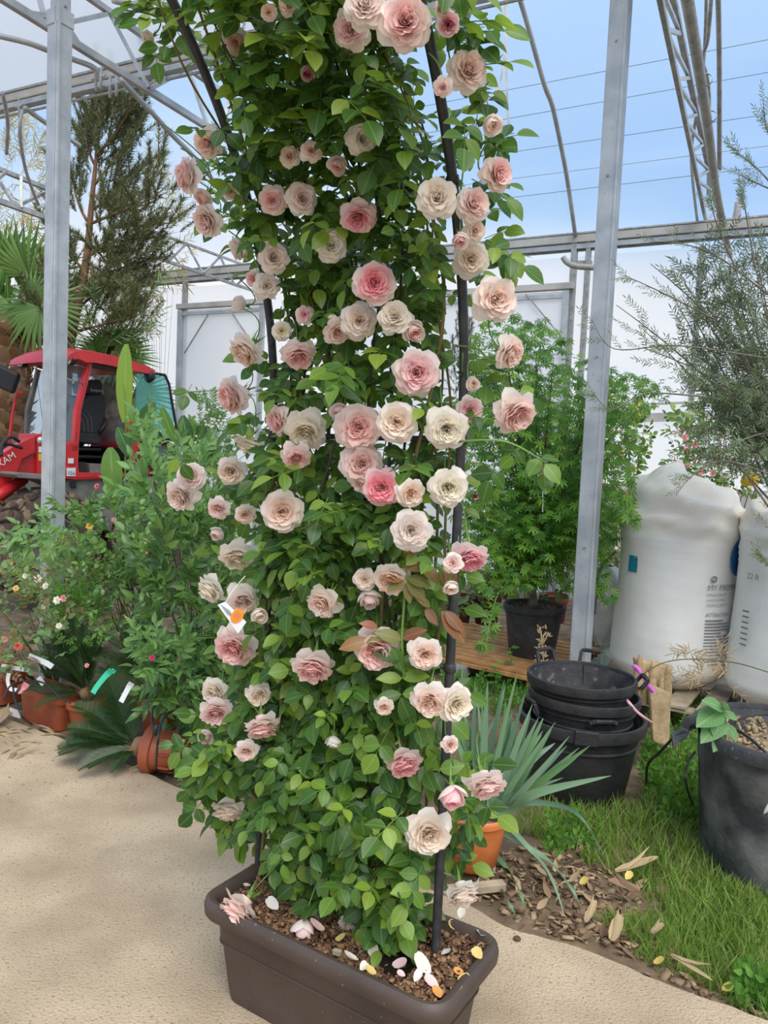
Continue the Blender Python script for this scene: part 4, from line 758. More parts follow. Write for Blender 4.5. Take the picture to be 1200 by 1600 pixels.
o = MB().boxa(H(527, 1488, .292), PE * .011 + PN * .002, PN * .006, Z * .007).build('wood_chip', M['woodg'], bevel=.001); tag(o, 'pale square wood chip on the bark at the front rim', 'wood chip')
# ================================================================ RIGHT SIDE: tubs, pots, pallet, bags
def wallpts(prof, c, n=40): return prof
def tubobj(name, label, cat, c, r0, r1, h, m, min_, group=None, rimh=.045, rimr=.018, tilt=None, parts=True, lugs=True, ribs=()):
    """round tapered container: r0 foot radius, r1 mouth radius"""
    t = T(name, label, cat, c, group); ax = nrm(tilt) if tilt is not None else Z
    def rr(z): return r0 + (r1 - r0) * z / h
    prof = [(0, 0), (r0 - .01, 0), (r0, .012)]
    zs = sorted(list(ribs) + [h * .5, h - rimh])
    for z in zs:
        if z in ribs: prof += [(rr(z - .008), z - .008), (rr(z) + .007, z - .003), (rr(z) + .007, z + .003), (rr(z + .008), z + .008)]
        else: prof.append((rr(z), z))
    MB().lathe(prof, c, 44, ax).build('wall', M[m], t, 'auto')
    MB().lathe([(rr(h - rimh), h - rimh), (rr(h) + rimr * .8, h - rimh + .004), (rr(h) + rimr, h - rimh * .4), (rr(h) + rimr * .8, h - .004), (rr(h) + rimr * .3, h), (rr(h) - .003, h - .004), (rr(h) - .006, h - .02)], c, 44, ax).build('rim', M[m], t, 'auto')
    MB().lathe([(rr(h) - .006, h - .02), (rr(h * .5) - .008, h * .5), (r0 - .01, .03), (0, .03)], c, 44, ax).build('inside', M[min_], t, True)
    return t
# big floor tub with two nested ones in it --------------------------------------
tc0 = H(918, 1278, -.04); TX, TY = tc0[0] + .015, tc0[1] + .27; tcn = V3(TX, TY, -.04)
def handle(c, ang, z, r, t, w=.075, up=.06, m='tub', lean=.0, bent=.02):
    er = V3(math.cos(ang), math.sin(ang), 0); et = V3(-er[1], er[0], 0); b = np.array(c, float) + Z * z + er * r
    pts = [b - et * w + er * bent * 0, b - et * w * .95 + er * bent + Z * up, b - et * w * .7 + er * bent + Z * up * 1.1, b + et * w * .7 + er * bent + Z * up * 1.1, b + et * w * .95 + er * bent + Z * up, b + et * w]
    mb = MB()
    for p, q in zip(pts[:-1], pts[1:]): mb.beam(p, q, .018, .018)
    for k in range(7): mb.lathe([(.011, -.004), (.0125, 0), (.011, .004)], b - et * w * (.6 - .2 * k) + er * bent + Z * up * 1.1, 8, et)
    return mb.build('handle', M[m], t, bevel=.003)
big = tubobj('nursery_tub', 'large black tub on the grass holding two nested tubs', 'tub', tcn, .225, .298, .42, 'tub', 'tubin', None, .06, .02, ribs=(.30,))
for k, a in enumerate((-100, 60)):
    an = math.radians(a); er = V3(math.cos(an), math.sin(an), 0); et = V3(-er[1], er[0], 0)
    MB().boxa(tcn + er * .312 + Z * .395, et * .055, er * .012, Z * .035).build('grip_recess', M['tub'], big, bevel=.006)
t2 = tubobj('nursery_tub', 'middle black tub of the nested stack, only its ribbed rim showing', 'tub', tcn + Z * .20, .20, .262, .33, 'tub', 'tubin', 'nested tubs on the grass', .05, .014, tilt=(.02, 0, 1), ribs=(.20, .255))
for a in (-84,): handle(tcn + Z * .20, math.radians(a), .235, .262, t2, .06, .03, bent=.02)
handle(tcn + Z * .20, math.radians(195), .24, .268, t2, .055, .05, bent=.02)
t3 = tubobj('nursery_tub', 'topmost black tub of the nested stack, with its dirty inside open', 'tub', tcn + Z * .285 + V3(-.012, 0, 0), .19, .256, .33, 'tub', 'tubin', 'nested tubs on the grass', .05, .014, ribs=(.20, .262))
for a in (66, 118): handle(tcn + Z * .285 + V3(-.012, 0, 0), math.radians(a), .32, .262, t3, .055, .06, bent=.025)
handle(tcn + Z * .285, math.radians(-5), .29, .268, t3, .06, .04, bent=.03)
MB().tube([tcn + Z * .605 + V3(.06, .235, 0), tcn + Z * .33 + V3(.05, .19, 0)], .002, 4).build('mould_seam', M['blk'], t3)
# ribbons
hp = P(985, 1046, TY + .28); 
def ribbon(name, label, pts, w, m, up=None):
    pts = smoothpath(pts, 6); vs = []; 
    for i, p in enumerate(pts):
        s = nrm(np.cross(nrm(pts[min(i + 1, len(pts) - 1)] - pts[max(0, i - 1)]), V3(0, 1, 0))) if up is None else nrm(up); tw = .3 * math.sin(i * .5)
        s = nrm(s + V3(0, tw, 0)); vs += [p - s * w / 2, p + s * w / 2, p + s * w / 2 + V3(0, .0012, 0), p - s * w / 2 + V3(0, .0012, 0)]
    f = [(i * 4 + j, i * 4 + (j + 1) % 4, i * 4 + 4 + (j + 1) % 4, i * 4 + 4 + j) for i in range(len(pts) - 1) for j in range(4)]
    o = MB().add(vs, f).build(name, M[m], None, True); return tag(o, label, 'ribbon')
ribbon('ribbon', 'magenta ribbon tied to the back handle of the top tub', [P(982, 1044, TY + .26), P(990, 1040, TY + .24), P(1000, 1050, TY + .22), P(1010, 1066, TY + .2), P(1022, 1082, TY + .18)], .024, 'pinkr', V3(.75, 0, .5))
ribbon('ribbon', 'pale pink strap hooked from the top tub rim down to the next one', [P(977, 1091, TY - .16), P(983, 1098, TY - .2), P(995, 1112, TY - .21), P(1008, 1122, TY - .2), P(1018, 1129, TY - .18)], .014, 'pinkp', V3(.7, 0, .6))
# big dusty pot at the right edge ------------------------------------------------
bp0 = P(1090, 1162, 3.12); BPC = V3(bp0[0] + .375, 3.10, -.04)
def bigpot():
    t = T('nursery_pot', 'big dusty grey black pot with a torn rim at the right edge', 'pot', BPC); r0, r1, h = .315, .36, .60; n = 64
    def rr(z): return r0 + (r1 - r0) * z / h
    vs = []; prof = [(0, 0), (r0, .005), (rr(.1), .1), (rr(.3), .3), (rr(.45), .45), (rr(.455) + .003, .455), (rr(.53), .53), (rr(.55), .55)]
    MB().lathe(prof, BPC, n, Z).build('wall', M['potd'], t, 'auto')
    # rim with a torn, bent-out stretch on the left
    prof = [(rr(.54), .54), (r1 + .022, .545), (r1 + .024, .585), (r1 + .014, .6), (r1 - .004, .6), (r1 - .008, .58)]; m = len(prof); vs = []
    a0, a1 = math.radians(172), math.radians(196)
    K = 60
    for i in range(K + 1):
        a = a1 + (2 * math.pi - (a1 - a0)) * i / K; dr = .02 * max(0, 1 - i / 3) + .05 * max(0, (i - K + 5) / 5) ** 2
        for r, z in prof: vs.append(BPC + V3(math.cos(a), math.sin(a), 0) * (r + dr) + Z * (z + (dr * .4)))
    MB().add(vs, [(i * m + j, i * m + (j + 1) % m, (i + 1) * m + (j + 1) % m, (i + 1) * m + j) for i in range(K) for j in range(m)] + [tuple(range(m))[::-1], tuple(K * m + j for j in range(m))]).build('rim', M['pot'], t, 'auto')
    MB().lathe([(r1 - .006, .59), (rr(.5) - .01, .5), (0, .49)], BPC, n, Z).build('inside', M['pot'], t, True)
    s = P(1062, 1153, 2.72); mb = MB(); mb.prism([P(1050, 1150, 3.05), P(1068, 1140, 3.09), P(1078, 1144, 3.11), P(1072, 1156, 3.07), P(1062, 1158, 3.05), P(1053, 1172, 3.03)], V3(.0, .02, .006)).build('torn_flap', M['pot'], t, bevel=.003)
    mb = MB(); g = 24; vs = []
    for j in range(g):
        for i in range(g):
            a, b = i / (g - 1) * 2 - 1, j / (g - 1) * 2 - 1; r = max(abs(a), abs(b)); q = math.hypot(a, b) + 1e-6; x, y = a / q * r * .34, b / q * r * .34
            vs.append(BPC + V3(x, y, .515 + .035 * math.sin(9 * x + 2) * math.cos(8 * y) + .05 * math.exp(-((x - .02) ** 2 + (y + .02) ** 2) / .02) + ru(-.006, .006)))
    mb.add(vs, [(j * g + i, j * g + i + 1, (j + 1) * g + i + 1, (j + 1) * g + i) for j in range(g - 1) for i in range(g - 1)])
    mb.build('dry_soil', mat('dry_clay_soil', (.36, .25, .16), .95, scale=18, c2=(.20, .13, .08), bump=1), t, True)
    ins = [(R.randrange(4), frame(BPC + V3(*(lambda a, r: (r * math.cos(a), r * math.sin(a)))(ru(0, 6.3), ru(0, .32)), .545 + ru(0, .02)), V3(ru(-1, 1), ru(-1, 1), ru(-.5, .5)), V3(ru(-1, 1), ru(-1, 1), 1), ru(.012, .04))) for _ in range(500)]
    scatter('straw_litter', chips + [], ins, M['straw'], t)
    for a, z, s_ in ((-122, .48, .03), (-128, .40, .045), (-112, .25, .02), (-118, .33, .015)):
        an = math.radians(a); er = V3(math.cos(an), math.sin(an), 0); et = V3(-er[1], er[0], 0); q = nrm(Z + et * .45)
        MB().lathe([(0, -s_), (.007, -s_ * .6), (.009, 0), (.006, s_ * .7), (0, s_)], BPC + er * (rr(z) + .001) + Z * z, 8, q).build('bird_dropping', M['white'], t, True)
    return t
bpt = bigpot()
# broad-leaf weed growing in it
wd = T('potted_weed', 'young weed with broad soft leaves growing by the torn rim of the big pot', 'weed', P(1128, 1160, 3.0))
for (x0, y0, x1, y1, w) in ((1128, 1110, 1092, 1130, .7), (1128, 1112, 1150, 1092 + 30, .62), (1126, 1118, 1120, 1152, .8), (1130, 1108, 1104, 1092, .5), (1130, 1108, 1140, 1098, .5), (1128, 1125, 1098, 1156, .6), (1135, 1130, 1152, 1156, .62), (1128, 1140, 1118, 1172, .6)):
    a, b = P(x0, y0, 3.0), P(x1, y1, 2.94); L = np.linalg.norm(b - a); me = mesh_of('leaf', [xf(leaflet(1, w, .15, .15, ((0, .1), (.15, .7), (.35, 1), (.6, .9), (.82, .5), (1, .03))), frame(a, b - a, V3(ru(-.4, .4), -.7, .8), L * 1.05))], [(0, np.eye(4))], M['plantleaf'], org(wd))
    o = bpy.data.objects.new('leaf', me); put(o, wd)
MB().tube([P(1130, 1185, 3.02), P(1127, 1150, 3.0), P(1130, 1105, 3.0)], .004, 6).build('stem', M['stem'], wd, True)
# hoses
def hose(label, pts, r=.006, name='drip_hose', m='hose'):
    return tag(MB().tube(smoothpath(pts, 8), r, 8).build(name, M[m], None, True), label, 'hose')
hose('black drip hose arching from behind the tubs over the torn pot', [H(1010, 1232, -.03), P(1012, 1196, 3.4), P(1030, 1176, 3.3), P(1068, 1140, 3.2), P(1110, 1132, 3.1), P(1150, 1140, 3.0), P(1185, 1165, 2.9), P(1215, 1195, 2.85)])
hose('thinner black hose crossing above the big pot', [P(1138, 1134, 3.3), P(1160, 1122, 3.3), P(1200, 1116, 3.3), P(1260, 1122, 3.3)], .005); hose('black hose hanging down beside the big pot', [P(1086, 1174, 3.1), P(1073, 1196, 3.08), P(1072, 1225, 3.06), H(1084, 1262, -.03)], .005)
hose('black hose lying in the weeds between tubs and big pot', [H(994, 1240, -.02), H(1010, 1256, -.02), H(1050, 1262, -.02), H(1092, 1258, -.02)], .004)
# pallet under the maple -------------------------------------------------------------
def board(name, p, q, w, h, m, par=None):
    return MB().beam(p, q, w, h, side=np.cross(nrm(np.array(q) - p), Z)).build(name, M[m], par, bevel=.003)
pa, pb = H(700, 1024, .14), H(846, 1056, .14); pd = nrm(pb - pa); pn = V3(-pd[1], pd[0], 0); pcn = V3(pb[0], pb[1], 0)
pal = T('wooden_pallet', 'orange brown wooden pallet under the potted maple', 'pallet', pcn)
for k in range(11):
    o_ = pn * (.05 + .105 * k); e = pd * ru(-.02, .02); board('plank', pcn + o_ + Z * (.128 + ru(-.003, .003)) - pd * 1.55 + e, pcn + o_ + Z * (.128 + ru(-.003, .003)) + e, .086 + ru(-.006, .006), .02, 'wood', pal)
for k in (0, 1.08): board('stringer', pcn + pn * (k + .03) - pd * 1.5 + Z * .10, pcn + pn * (k + .03) + Z * .10, .09, .03, 'wood', pal)
for i in range(3):
    for j in range(3): MB().boxa(pcn - pd * (.06 + .68 * i) + pn * (.06 + .53 * j) + Z * .02, pd * .06, pn * .05, Z * .065).build('block', M['wood'], pal, bevel=.004)
# maple pot
mpt = tubobj('nursery_pot', 'grey black round pot of the maple standing on the orange pallet', 'pot', H(834, 1028, .138) + V3(0, .10, 0), .175, .225, .40, 'pot', 'pot', None, .05, .012, ribs=(.33,))
MC = ORG[mpt.name]; MB().lathe([(.215, .35), (.1, .362), (0, .365)], MC, 30, Z).build('soil', M['soil'], mpt, True)
scatter('bark_mulch', chips, [(R.randrange(4), frame(MC + V3(*(lambda a, r: (r * math.cos(a), r * math.sin(a)))(ru(0, 6.3), .21 * math.sqrt(R.random())), .37), V3(ru(-1, 1), ru(-1, 1), 0), V3(ru(-.6, .6), ru(-.6, .6), 1), ru(.012, .028))) for _ in range(500)], M['mulch'], mpt)
# boards between pallet and bags
def boards(label, specs, m, name='wooden_pallet', cat='pallet', z0=0.0):
    a0 = H(*specs[0][0], specs[0][2]); t = T(name, label, cat, V3(a0[0], a0[1], 0))
    for (p, q, z, w) in specs: board('plank', H(*p, z), H(*q, z), w, .022, m, t)
    return t
t = boards('weathered grey pallet of narrow boards behind the post and the white bag', [((925, 985), (975, 930), .22, .10), ((945, 1000), (990, 935), .22, .10), ((918, 955), (960, 940), .24, .08), ((915, 980), (960, 962), .19, .08), ((935, 1000), (985, 985), .19, .08)], 'woodg')
for (x, y) in ((925, 990), (960, 985), (985, 960)): MB().boxa(H(x, y, .08), EX * .05, NX * .05, Z * .10).build('block', M['woodg'], t)
o = board('loose_board', H(925, 1055, .06), H(952, 1012, .06), .13, .03, 'woodgr'); tag(o, 'loose board with faded green paint right of the steel post', 'board')
o = board('loose_board', H(868, 1060, .07), H(915, 1018, .07), .12, .025, 'woodg'); tag(o, 'bare loose board leaning at the pallet left of the steel post', 'board')
o = MB().prism([H(700, 1040, .0), H(738, 1036, .0), H(742, 1052, .0), H(728, 1062, .0), H(702, 1062, .0)], Z * .10).build('stone', mat('grey_stone', (.30, .30, .29), .9, scale=8, c2=(.20, .20, .19), bump=.6), bevel=.02); tag(o, 'grey broken stone block lying before the orange pallet', 'stone')
# bags' pallet
bpa = T('wooden_pallet', 'pale pallet with wide boards carrying the two big white bags', 'pallet', H(1150, 1100, 0))
q0 = H(1100, 1112, .12)
for k in range(9):
    s = q0 + EX * (.19 * k - .55); board('plank', s + V3(0, 0, 0) - NX * .02, s + NX * 1.15, .135, .02, 'woodg', bpa)
for k in (0.04, .55, 1.05): board('stringer', q0 - EX * .6 + NX * k - Z * .025, q0 + EX * 1.2 + NX * k - Z * .025, .10, .022, 'woodg', bpa)
for i in range(3):
    for j in range(3): MB().boxa(q0 - EX * (.5 - .75 * i) + NX * (.06 + .48 * j) - Z * .09, EX * .06, NX * .05, Z * .055).build('block', M['woodg'], bpa)
# bulk bags ---------------------------------------------------------------------------
def bag(label, cx, dpt, r, h, seed, lean=(0, 0), group='big white bags'):
    q = random.Random(seed); n = 96; base_ = P(cx, 1085, dpt); c = V3(base_[0], dpt, .135); t = T('bulk_bag', label, 'bag', c); vs = []; K = 70; prof = []
    ph = [q.uniform(0, 6) for _ in range(12)]
    for i in range(K + 1):
        s = i / K; z = h * s
        if s < .10: r_ = r * (.60 + .40 * math.sin(s / .10 * math.pi / 2))
        elif s < .80: r_ = r * (1.0 + .015 * math.sin(s * 9))
        else: u = (s - .80) / .20; r_ = r * math.sqrt(max(0, 1 - .995 * u ** 2.2))
        for j in range(n):
            a = 2 * math.pi * j / n; f = 0
            if s > .66:
                k = min(1, (s - .66) / .12); f += .014 * k * (math.sin(3 * a + ph[0] + 14 * s) + .8 * math.sin(5 * a + ph[1] - 24 * s) + .35 * math.sin(9 * a + 40 * s + ph[2]))
                f += .014 * k * math.sin(2 * a + 60 * s + ph[3]) + .018 * k * (1 - abs(math.sin(2.5 * a + 16 * s + ph[4]))) ** 2 + .016 * k * (1 - abs(math.sin(4.5 * a - 22 * s + ph[8]))) ** 3 - .012 * k * (1 - abs(math.sin(38 * s + 1.5 * math.sin(2 * a + ph[9])))) ** 3; f *= 1.5
            w = .0022 * math.sin(85 * z * 2 + 2.0 * math.sin(2 * a + ph[5])) * math.exp(-((s - .66) / .08) ** 2) * 1.2 + .0006 * math.sin(60 * z + 3 * a) + .004 * math.sin(3 * a + ph[6] + z * 3)
            rr_ = max(.0, r_ * (1 + f * (1 if s < .97 else .3)) + w); zz = z + (.05 * f / .02 * .25 if s > .80 else 0) + (.055 * math.sin(a + ph[7]) * ((s - .8) / .2) if s > .8 else 0)
            vs.append(c + V3(rr_ * math.cos(a) + lean[0] * s, rr_ * math.sin(a) + lean[1] * s, zz))
    f = [(i * n + j, i * n + (j + 1) % n, (i + 1) * n + (j + 1) % n, (i + 1) * n + j) for i in range(K) for j in range(n)] + [tuple(range(n))[::-1], tuple(K * n + j for j in range(n))]
    mb = MB(); mb.add(vs, f); kb = int(K * .735)
    mb.m = [1 if (i // n) >= kb + int(2 * math.sin((i % n) * .3)) else 0 for i in range(K * n)] + [0, 1]
    mb.build('sack_body', [M['bag'], M['bagt']], t, True); return t, c
b1, bc1 = bag('white bulk bag printed in French, with a domed crumpled top, beside the steel post', 1040, 5.35, .395, 1.47, 3, (.03, 0))
b2, bc2 = bag('white bulk bag cut off by the right picture edge', 1234, 4.84, .385, 1.43, 9, (.04, 0))
def wrap_text(s, size, m, t, c, r, ang, z, name='lettering', lean=.0):
    me = text_mesh(s, size, M[m], name)
    for v in me.vertices:
        a = ang + v.co.x / r; zz = z + v.co.y; rr_ = r + .004 + v.co.z * .3; v.co = Vector((rr_ * math.cos(a) + lean * zz / 1.62, rr_ * math.sin(a), zz))
    o = bpy.data.objects.new(name, me); put(o, t); return o
def wrap_box(a0, a1, z0, z1, m, t, r, name='print_block', n=10, lean=.0, ell=False):
    vs = []
    for i in range(n + 1):
        a = a0 + (a1 - a0) * i / n; u = i / n * 2 - 1; hw = math.sqrt(max(0, 1 - u * u)) if ell else 1; zc = (z0 + z1) / 2; hz = (z1 - z0) / 2 * hw
        for z in (zc - hz, zc + hz):
            for dr in (.0, .0035): vs.append(((r + dr) * math.cos(a) + lean * z / 1.62, (r + dr) * math.sin(a), z))
    f = [(i * 4 + a_, (i + 1) * 4 + a_, (i + 1) * 4 + b_, i * 4 + b_) for i in range(n) for a_, b_ in ((0, 1), (1, 3), (3, 2), (2, 0))]
    o_ = ORG[t.name]; mb = MB(); mb.add([np.array(v) + o_ for v in vs], f); return mb.build(name, M[m], t)
def bang(px, py):                                     # angle and height on bag 1 under a pixel
    best = min(((abs(proj(bc1 + V3(.398 * math.cos(a) + .03 * z / 1.62, .398 * math.sin(a), z))[0] - px) + abs(proj(bc1 + V3(.398 * math.cos(a) + .03 * z / 1.62, .398 * math.sin(a), z))[1] - py), a, z) for a in np.linspace(-2.6, .1, 136) for z in np.linspace(0, 1.3, 131)), key=lambda x: x[0]); return best[1], best[2]
a, z = bang(1106, 910); wrap_text('MY PREMIAR', .052, 'ink', b1, bc1, .398, a, z - .05, lean=.03)
aF, zF = bang(1117, 906); wrap_box(a + .03, a + .13, z + .0, z + .045, 'ink', b1, .399, 'country_badge', 10, .05, True); wrap_text('FR', .026, 'white', b1, bc1, .402, a + .052, z + .014, lean=.03)
for k, w in enumerate((.42, .44, .40)): wrap_text(('Mélange à base de', 'tourbe et terreau', 'CODE NC: 3824 99')[k], .021, 'ink', b1, bc1, .398, a, z - .085 - .035 * k, lean=.03)
wrap_text('ATTENTION', .036, 'ink', b1, bc1, .398, a, z - .225, lean=.03)
for k in range(15): wrap_box(a, a + (.50 if k % 4 else .36) + .03 * math.sin(k * 3), z - .255 - .021 * k, z - .247 - .021 * k, 'ink', b1, .397, 'print_line', 8, .05)
a2, z2_ = bang(1141, 868); wrap_box(a2 - .02, a2 + .42, z2_ - .14, z2_ + .10, 'blueink', b1, .399, 'blue_emblem', 14, .05, True)
a3, z3_ = bang(957, 880); wrap_box(a3 - .25, a3 - .04, z3_ - .06, z3_ + .05, 'teal', b1, .400, 'teal_label', 6, .05)
a4, z4_ = bang(1106, 1044); wrap_box(a4, a4 + .12, z4_ - .04, z4_ + .05, 'ink', b1, .392, 'dark_patch', 6, .0)
a4, z4_ = bang(1100, 1022); wrap_text('2640', .028, 'ink', b1, bc1, .392, a4, z4_, lean=.03)
wrap_text('22 R', .05, 'ink', b2, bc2, .402, -2.9, .83, lean=.03)
for k in range(7): wrap_box(-2.93, -2.80, .62 - .035 * k, .63 - .035 * k, 'ink', b2, .400, 'print_line', 6, .03)
# peak flaps on bag 2 and yellow cap
mb = MB(); tp2 = bc2 + V3(-.10, -.10, 1.34); vs = []
for i in range(11):
    for j in range(28):
        s_, a_ = i / 10, 6.283 * j / 28; rr_ = .19 * (1 - s_ ** 1.6) * (1 + .22 * math.sin(5 * a_ + 3 * s_) + .1 * math.sin(9 * a_ + 7 * s_)); vs.append(tp2 + V3(.02 + rr_ * math.cos(a_) + .03 * s_, .02 + rr_ * math.sin(a_), -.16 + .32 * s_))
mb.add(vs, [(i * 28 + j, i * 28 + (j + 1) % 28, (i + 1) * 28 + (j + 1) % 28, (i + 1) * 28 + j) for i in range(10) for j in range(28)]); mb.build('knotted_top', M['bag'], b2, True)
o = MB().lathe([(.05, -.02), (.055, .0), (.048, .03), (.025, .05), (0, .055)], P(1172, 752, 4.72), 14, V3(-.15, -.1, 1)).build('yellow_bundle', M['yellow'], None, True); tag(o, 'yellow plastic bundle on top of the right edge bag', 'plastic bundle')
# sack behind the post
sk = T('white_sack', 'crumpled white sack with a grey strap behind the steel post', 'sack', H(945, 975, .22)); c = P(948, 900, 5.9)
mb = MB(); n = 36; K = 20; vs = []
for i in range(K + 1):
    s = i / K; rr_ = .21 * math.sin(min(1, .15 + s * 1.2) * math.pi * .5) * (1 - max(0, s - .6) ** 2 * 4.6)
    for j in range(n): a = 6.283 * j / n; w = 1 + .07 * math.sin(5 * a + 9 * s) + .05 * math.sin(9 * a - 12 * s); vs.append(V3(c[0], 5.9, .24) + V3(rr_ * w * math.cos(a), rr_ * w * math.sin(a), s * .62))
mb.add(vs, [(i * n + j, i * n + (j + 1) % n, (i + 1) * n + (j + 1) % n, (i + 1) * n + j) for i in range(K) for j in range(n)]); mb.build('sack_body', M['sack'], sk, True)
MB().tube(smoothpath([P(928, 960, 5.66), P(934, 905, 5.66), P(944, 880, 5.68), P(962, 862, 5.72)], 5), .012, 6).build('strap', M['grey'], sk, True)
# moulded cardboard cup tray
ct = T('cardboard_tray', 'brown moulded cardboard tray standing between the tubs and the white bag', 'tray', H(1025, 1100, 0)); d = 4.25
for (x0, y0, x1, y1, dd) in ((992, 1028, 1052, 1098, d), (1015, 1070, 1050, 1160, d - .12)):
    a, b, c_, e = P(x0, y0, dd), P(x1, y0 + 14, dd + .05), P(x1 - 4, y1 + 10, dd), P(x0 + 6, y1, dd - .05); MB().prism([a, b, c_, e], V3(0, .05, 0)).build('sheet', M['pulp'], ct, bevel=.012)
for (x, y) in ((1000, 1030), (1020, 1040), (1044, 1046), (1010, 1058), (1034, 1066)):
    q = P(x, y, d - .03); MB().lathe([(.032, -.15), (.026, -.08), (.016, -.01), (.010, .025), (0, .03)], q, 10, Z).build('cone', M['pulp'], ct, True)
# orange pot with strap-leaf plant -------------------------------------------------------
opc = H(742, 1375, -.02) + V3(0, .13, 0); ot = tubobj('flower_pot', 'bright orange plastic pot of the strap-leaf plant behind the planter', 'pot', opc, .10, .145, .235, 'terrao', 'maroon', None, .035, .010)
MB().lathe([(.138, .20), (0, .21)], opc, 24, Z).build('soil', M['soil'], ot, True)
o = board('loose_batten', H(700, 1392, .0) , H(788, 1383, .0), .04, .03, 'woodg'); tag(o, 'short pale batten lying in front of the orange pot', 'batten')
yu = T('strap_leaf_plant', 'blue green plant with long stiff strap leaves in the orange pot', 'plant', opc + Z * .2)
def strapleaf(pts, w, m='yucca', par=yu, twist=0.0):
    pts = smoothpath(pts, 5); n = len(pts); vs = []; uv = []
    for i, p in enumerate(pts):
        t_ = i / (n - 1); d_ = nrm(pts[min(i + 1, n - 1)] - pts[max(i - 1, 0)]); s = nrm(np.cross(d_, V3(.3 + twist, -.8, .5))); ww = w * min(1, .45 + 2.2 * t_) * (1 - max(0, (t_ - .55) / .45) ** 1.6) / 2 + .0006
        nn_ = np.cross(s, d_); vs += [p - s * ww + nn_ * ww * .35, p, p + s * ww + nn_ * ww * .35]; uv += [(-1, t_), (0, t_), (1, t_)]
    f = [q for i in range(n - 1) for q in ((i * 3, i * 3 + 1, i * 3 + 4, i * 3 + 3), (i * 3 + 1, i * 3 + 2, i * 3 + 5, i * 3 + 4))]
    o = bpy.data.objects.new('leaf', mesh_of('leaf', [tm(vs, f, uv)], [(0, np.eye(4))], M[m], org(par))); put(o, par); return o
yb = lambda: opc + V3(ru(-.05, .05), ru(-.05, .05), .22)
for (mx, my, tx, ty, dd) in [(722, 1180, 722, 1040, .1), (740, 1170, 742, 1062, .05), (735, 1200, 745, 1072, .1), (755, 1180, 762, 1064, .0), (765, 1180, 788, 1062, .05), (760, 1200, 790, 1068, .1), (775, 1190, 808, 1050, .0), (785, 1200, 822, 1078, -.05), (790, 1210, 832, 1100, 0), (795, 1215, 842, 1120, .05), (800, 1225, 868, 1128, -.05), (805, 1235, 862, 1140, 0), (812, 1240, 890, 1150, -.1), (815, 1235, 886, 1165, .0), (820, 1240, 905, 1168, -.1), (830, 1232, 922, 1165, -.15),
                       (835, 1240, 955, 1212, -.2), (840, 1225, 900, 1185, -.1), (745, 1185, 775, 1120, .15), (735, 1190, 700, 1100, .1), (728, 1200, 705, 1130, .1), (770, 1205, 800, 1110, .1), (780, 1215, 826, 1150, .1), (760, 1215, 745, 1090, .15), (790, 1230, 850, 1175, .1), (785, 1235, 836, 1190, .1), (800, 1245, 880, 1215, .0), (750, 1200, 716, 1088, .05)]:
    b = yb(); strapleaf([b, P(760 + (mx - 760) * .5, 1265, b[1] + dd * .2), P(mx, my, b[1] + dd * .6), P(tx, ty, b[1] + dd)], ru(.027, .040))
for k in range(18):
    b = yb(); tx = ru(705, 880); strapleaf([b, P(760 + (tx - 760) * .25, 1260, b[1] + .05), P(760 + (tx - 760) * .6, 1195, b[1] + .1), P(tx, 1085 + abs(tx - 770) * .5 + ru(-10, 30), b[1] + ru(.0, .25))], ru(.024, .036))
for pts in ([(775, 1262), (850, 1255), (905, 1275), (948, 1345)], [(790, 1290), (830, 1330), (860, 1370), (882, 1430)], [(785, 1300), (850, 1340), (890, 1385), (905, 1412)], [(765, 1320), (775, 1370), (795, 1410), (806, 1430)], [(772, 1330), (795, 1360), (812, 1395), (822, 1422)]):
    b = yb(); L_ = [b] + [H(x, y, max(0.01, .25 - .25 * (i + 1) / 4)) if i > 1 else P(x, y, b[1] - .03) for i, (x, y) in enumerate(pts)]; strapleaf(L_, .020)
# ================================================================ LEFT: pots and sago palms
def cyfrond(L, n=26, arch=.25, seed=0):
    q = random.Random(seed); pts = []; 
    for i in range(10):
        t = i / 9; pts.append(V3(0, L * (t - .12 * t * t), L * arch * (math.sin(t * 2.2)) * .5))
    ts = [strip(pts, .004)]
    v = []; f = []; uv = []
    for i in range(n * 2):
        t = .12 + .88 * i / (n * 2); y = L * (t - .12 * t * t); z = L * arch * math.sin(t * 2.2) * .5; ll = L * .24 * math.sin(min(1, t * 1.5 + .25) * math.pi * .52) * (1 - .75 * max(0, t - .6) / .4) * q.uniform(.9, 1.05); w = .0056
        for s in (-1, 1):
            b = V3(0, y, z); d = nrm(V3(s * .78, .62, .32)); wd = V3(0, w, 0); k = len(v); e = b + d * ll; m_ = b + d * ll * .5 + V3(0, 0, .004)
            v += [b - wd, b + wd, m_ + wd, m_ - wd, e]; f += [(k, k + 1, k + 2, k + 3), (k + 3, k + 2, k + 4)]; uv += [(0, .5)] * 5
    ts.append(tm(v, f, uv)); return join(ts)
CYT = [cyfrond(1.0, 26, .30, i) for i in range(3)]
CYM = [mesh_of('frond', [xf(CYT[i], np.diag([1, 1, 1, 1.0]))], [(0, np.eye(4))], M['cycad']) for i in range(3)]
def frondto(par, b, tip, k=0, lift=.0, nor=None, nm='frond'):
    b, tip = np.array(b, float), np.array(tip, float); L = np.linalg.norm(tip - b) * 1.14; nor = V3(0, -.25, 1) if nor is None else nor
    o = bpy.data.objects.new(nm, CYM[k % 3]); put(o, par); Mx = frame(b - org(par), tip - b, nor, L); o.matrix_basis = Matrix(Mx.tolist()); return o
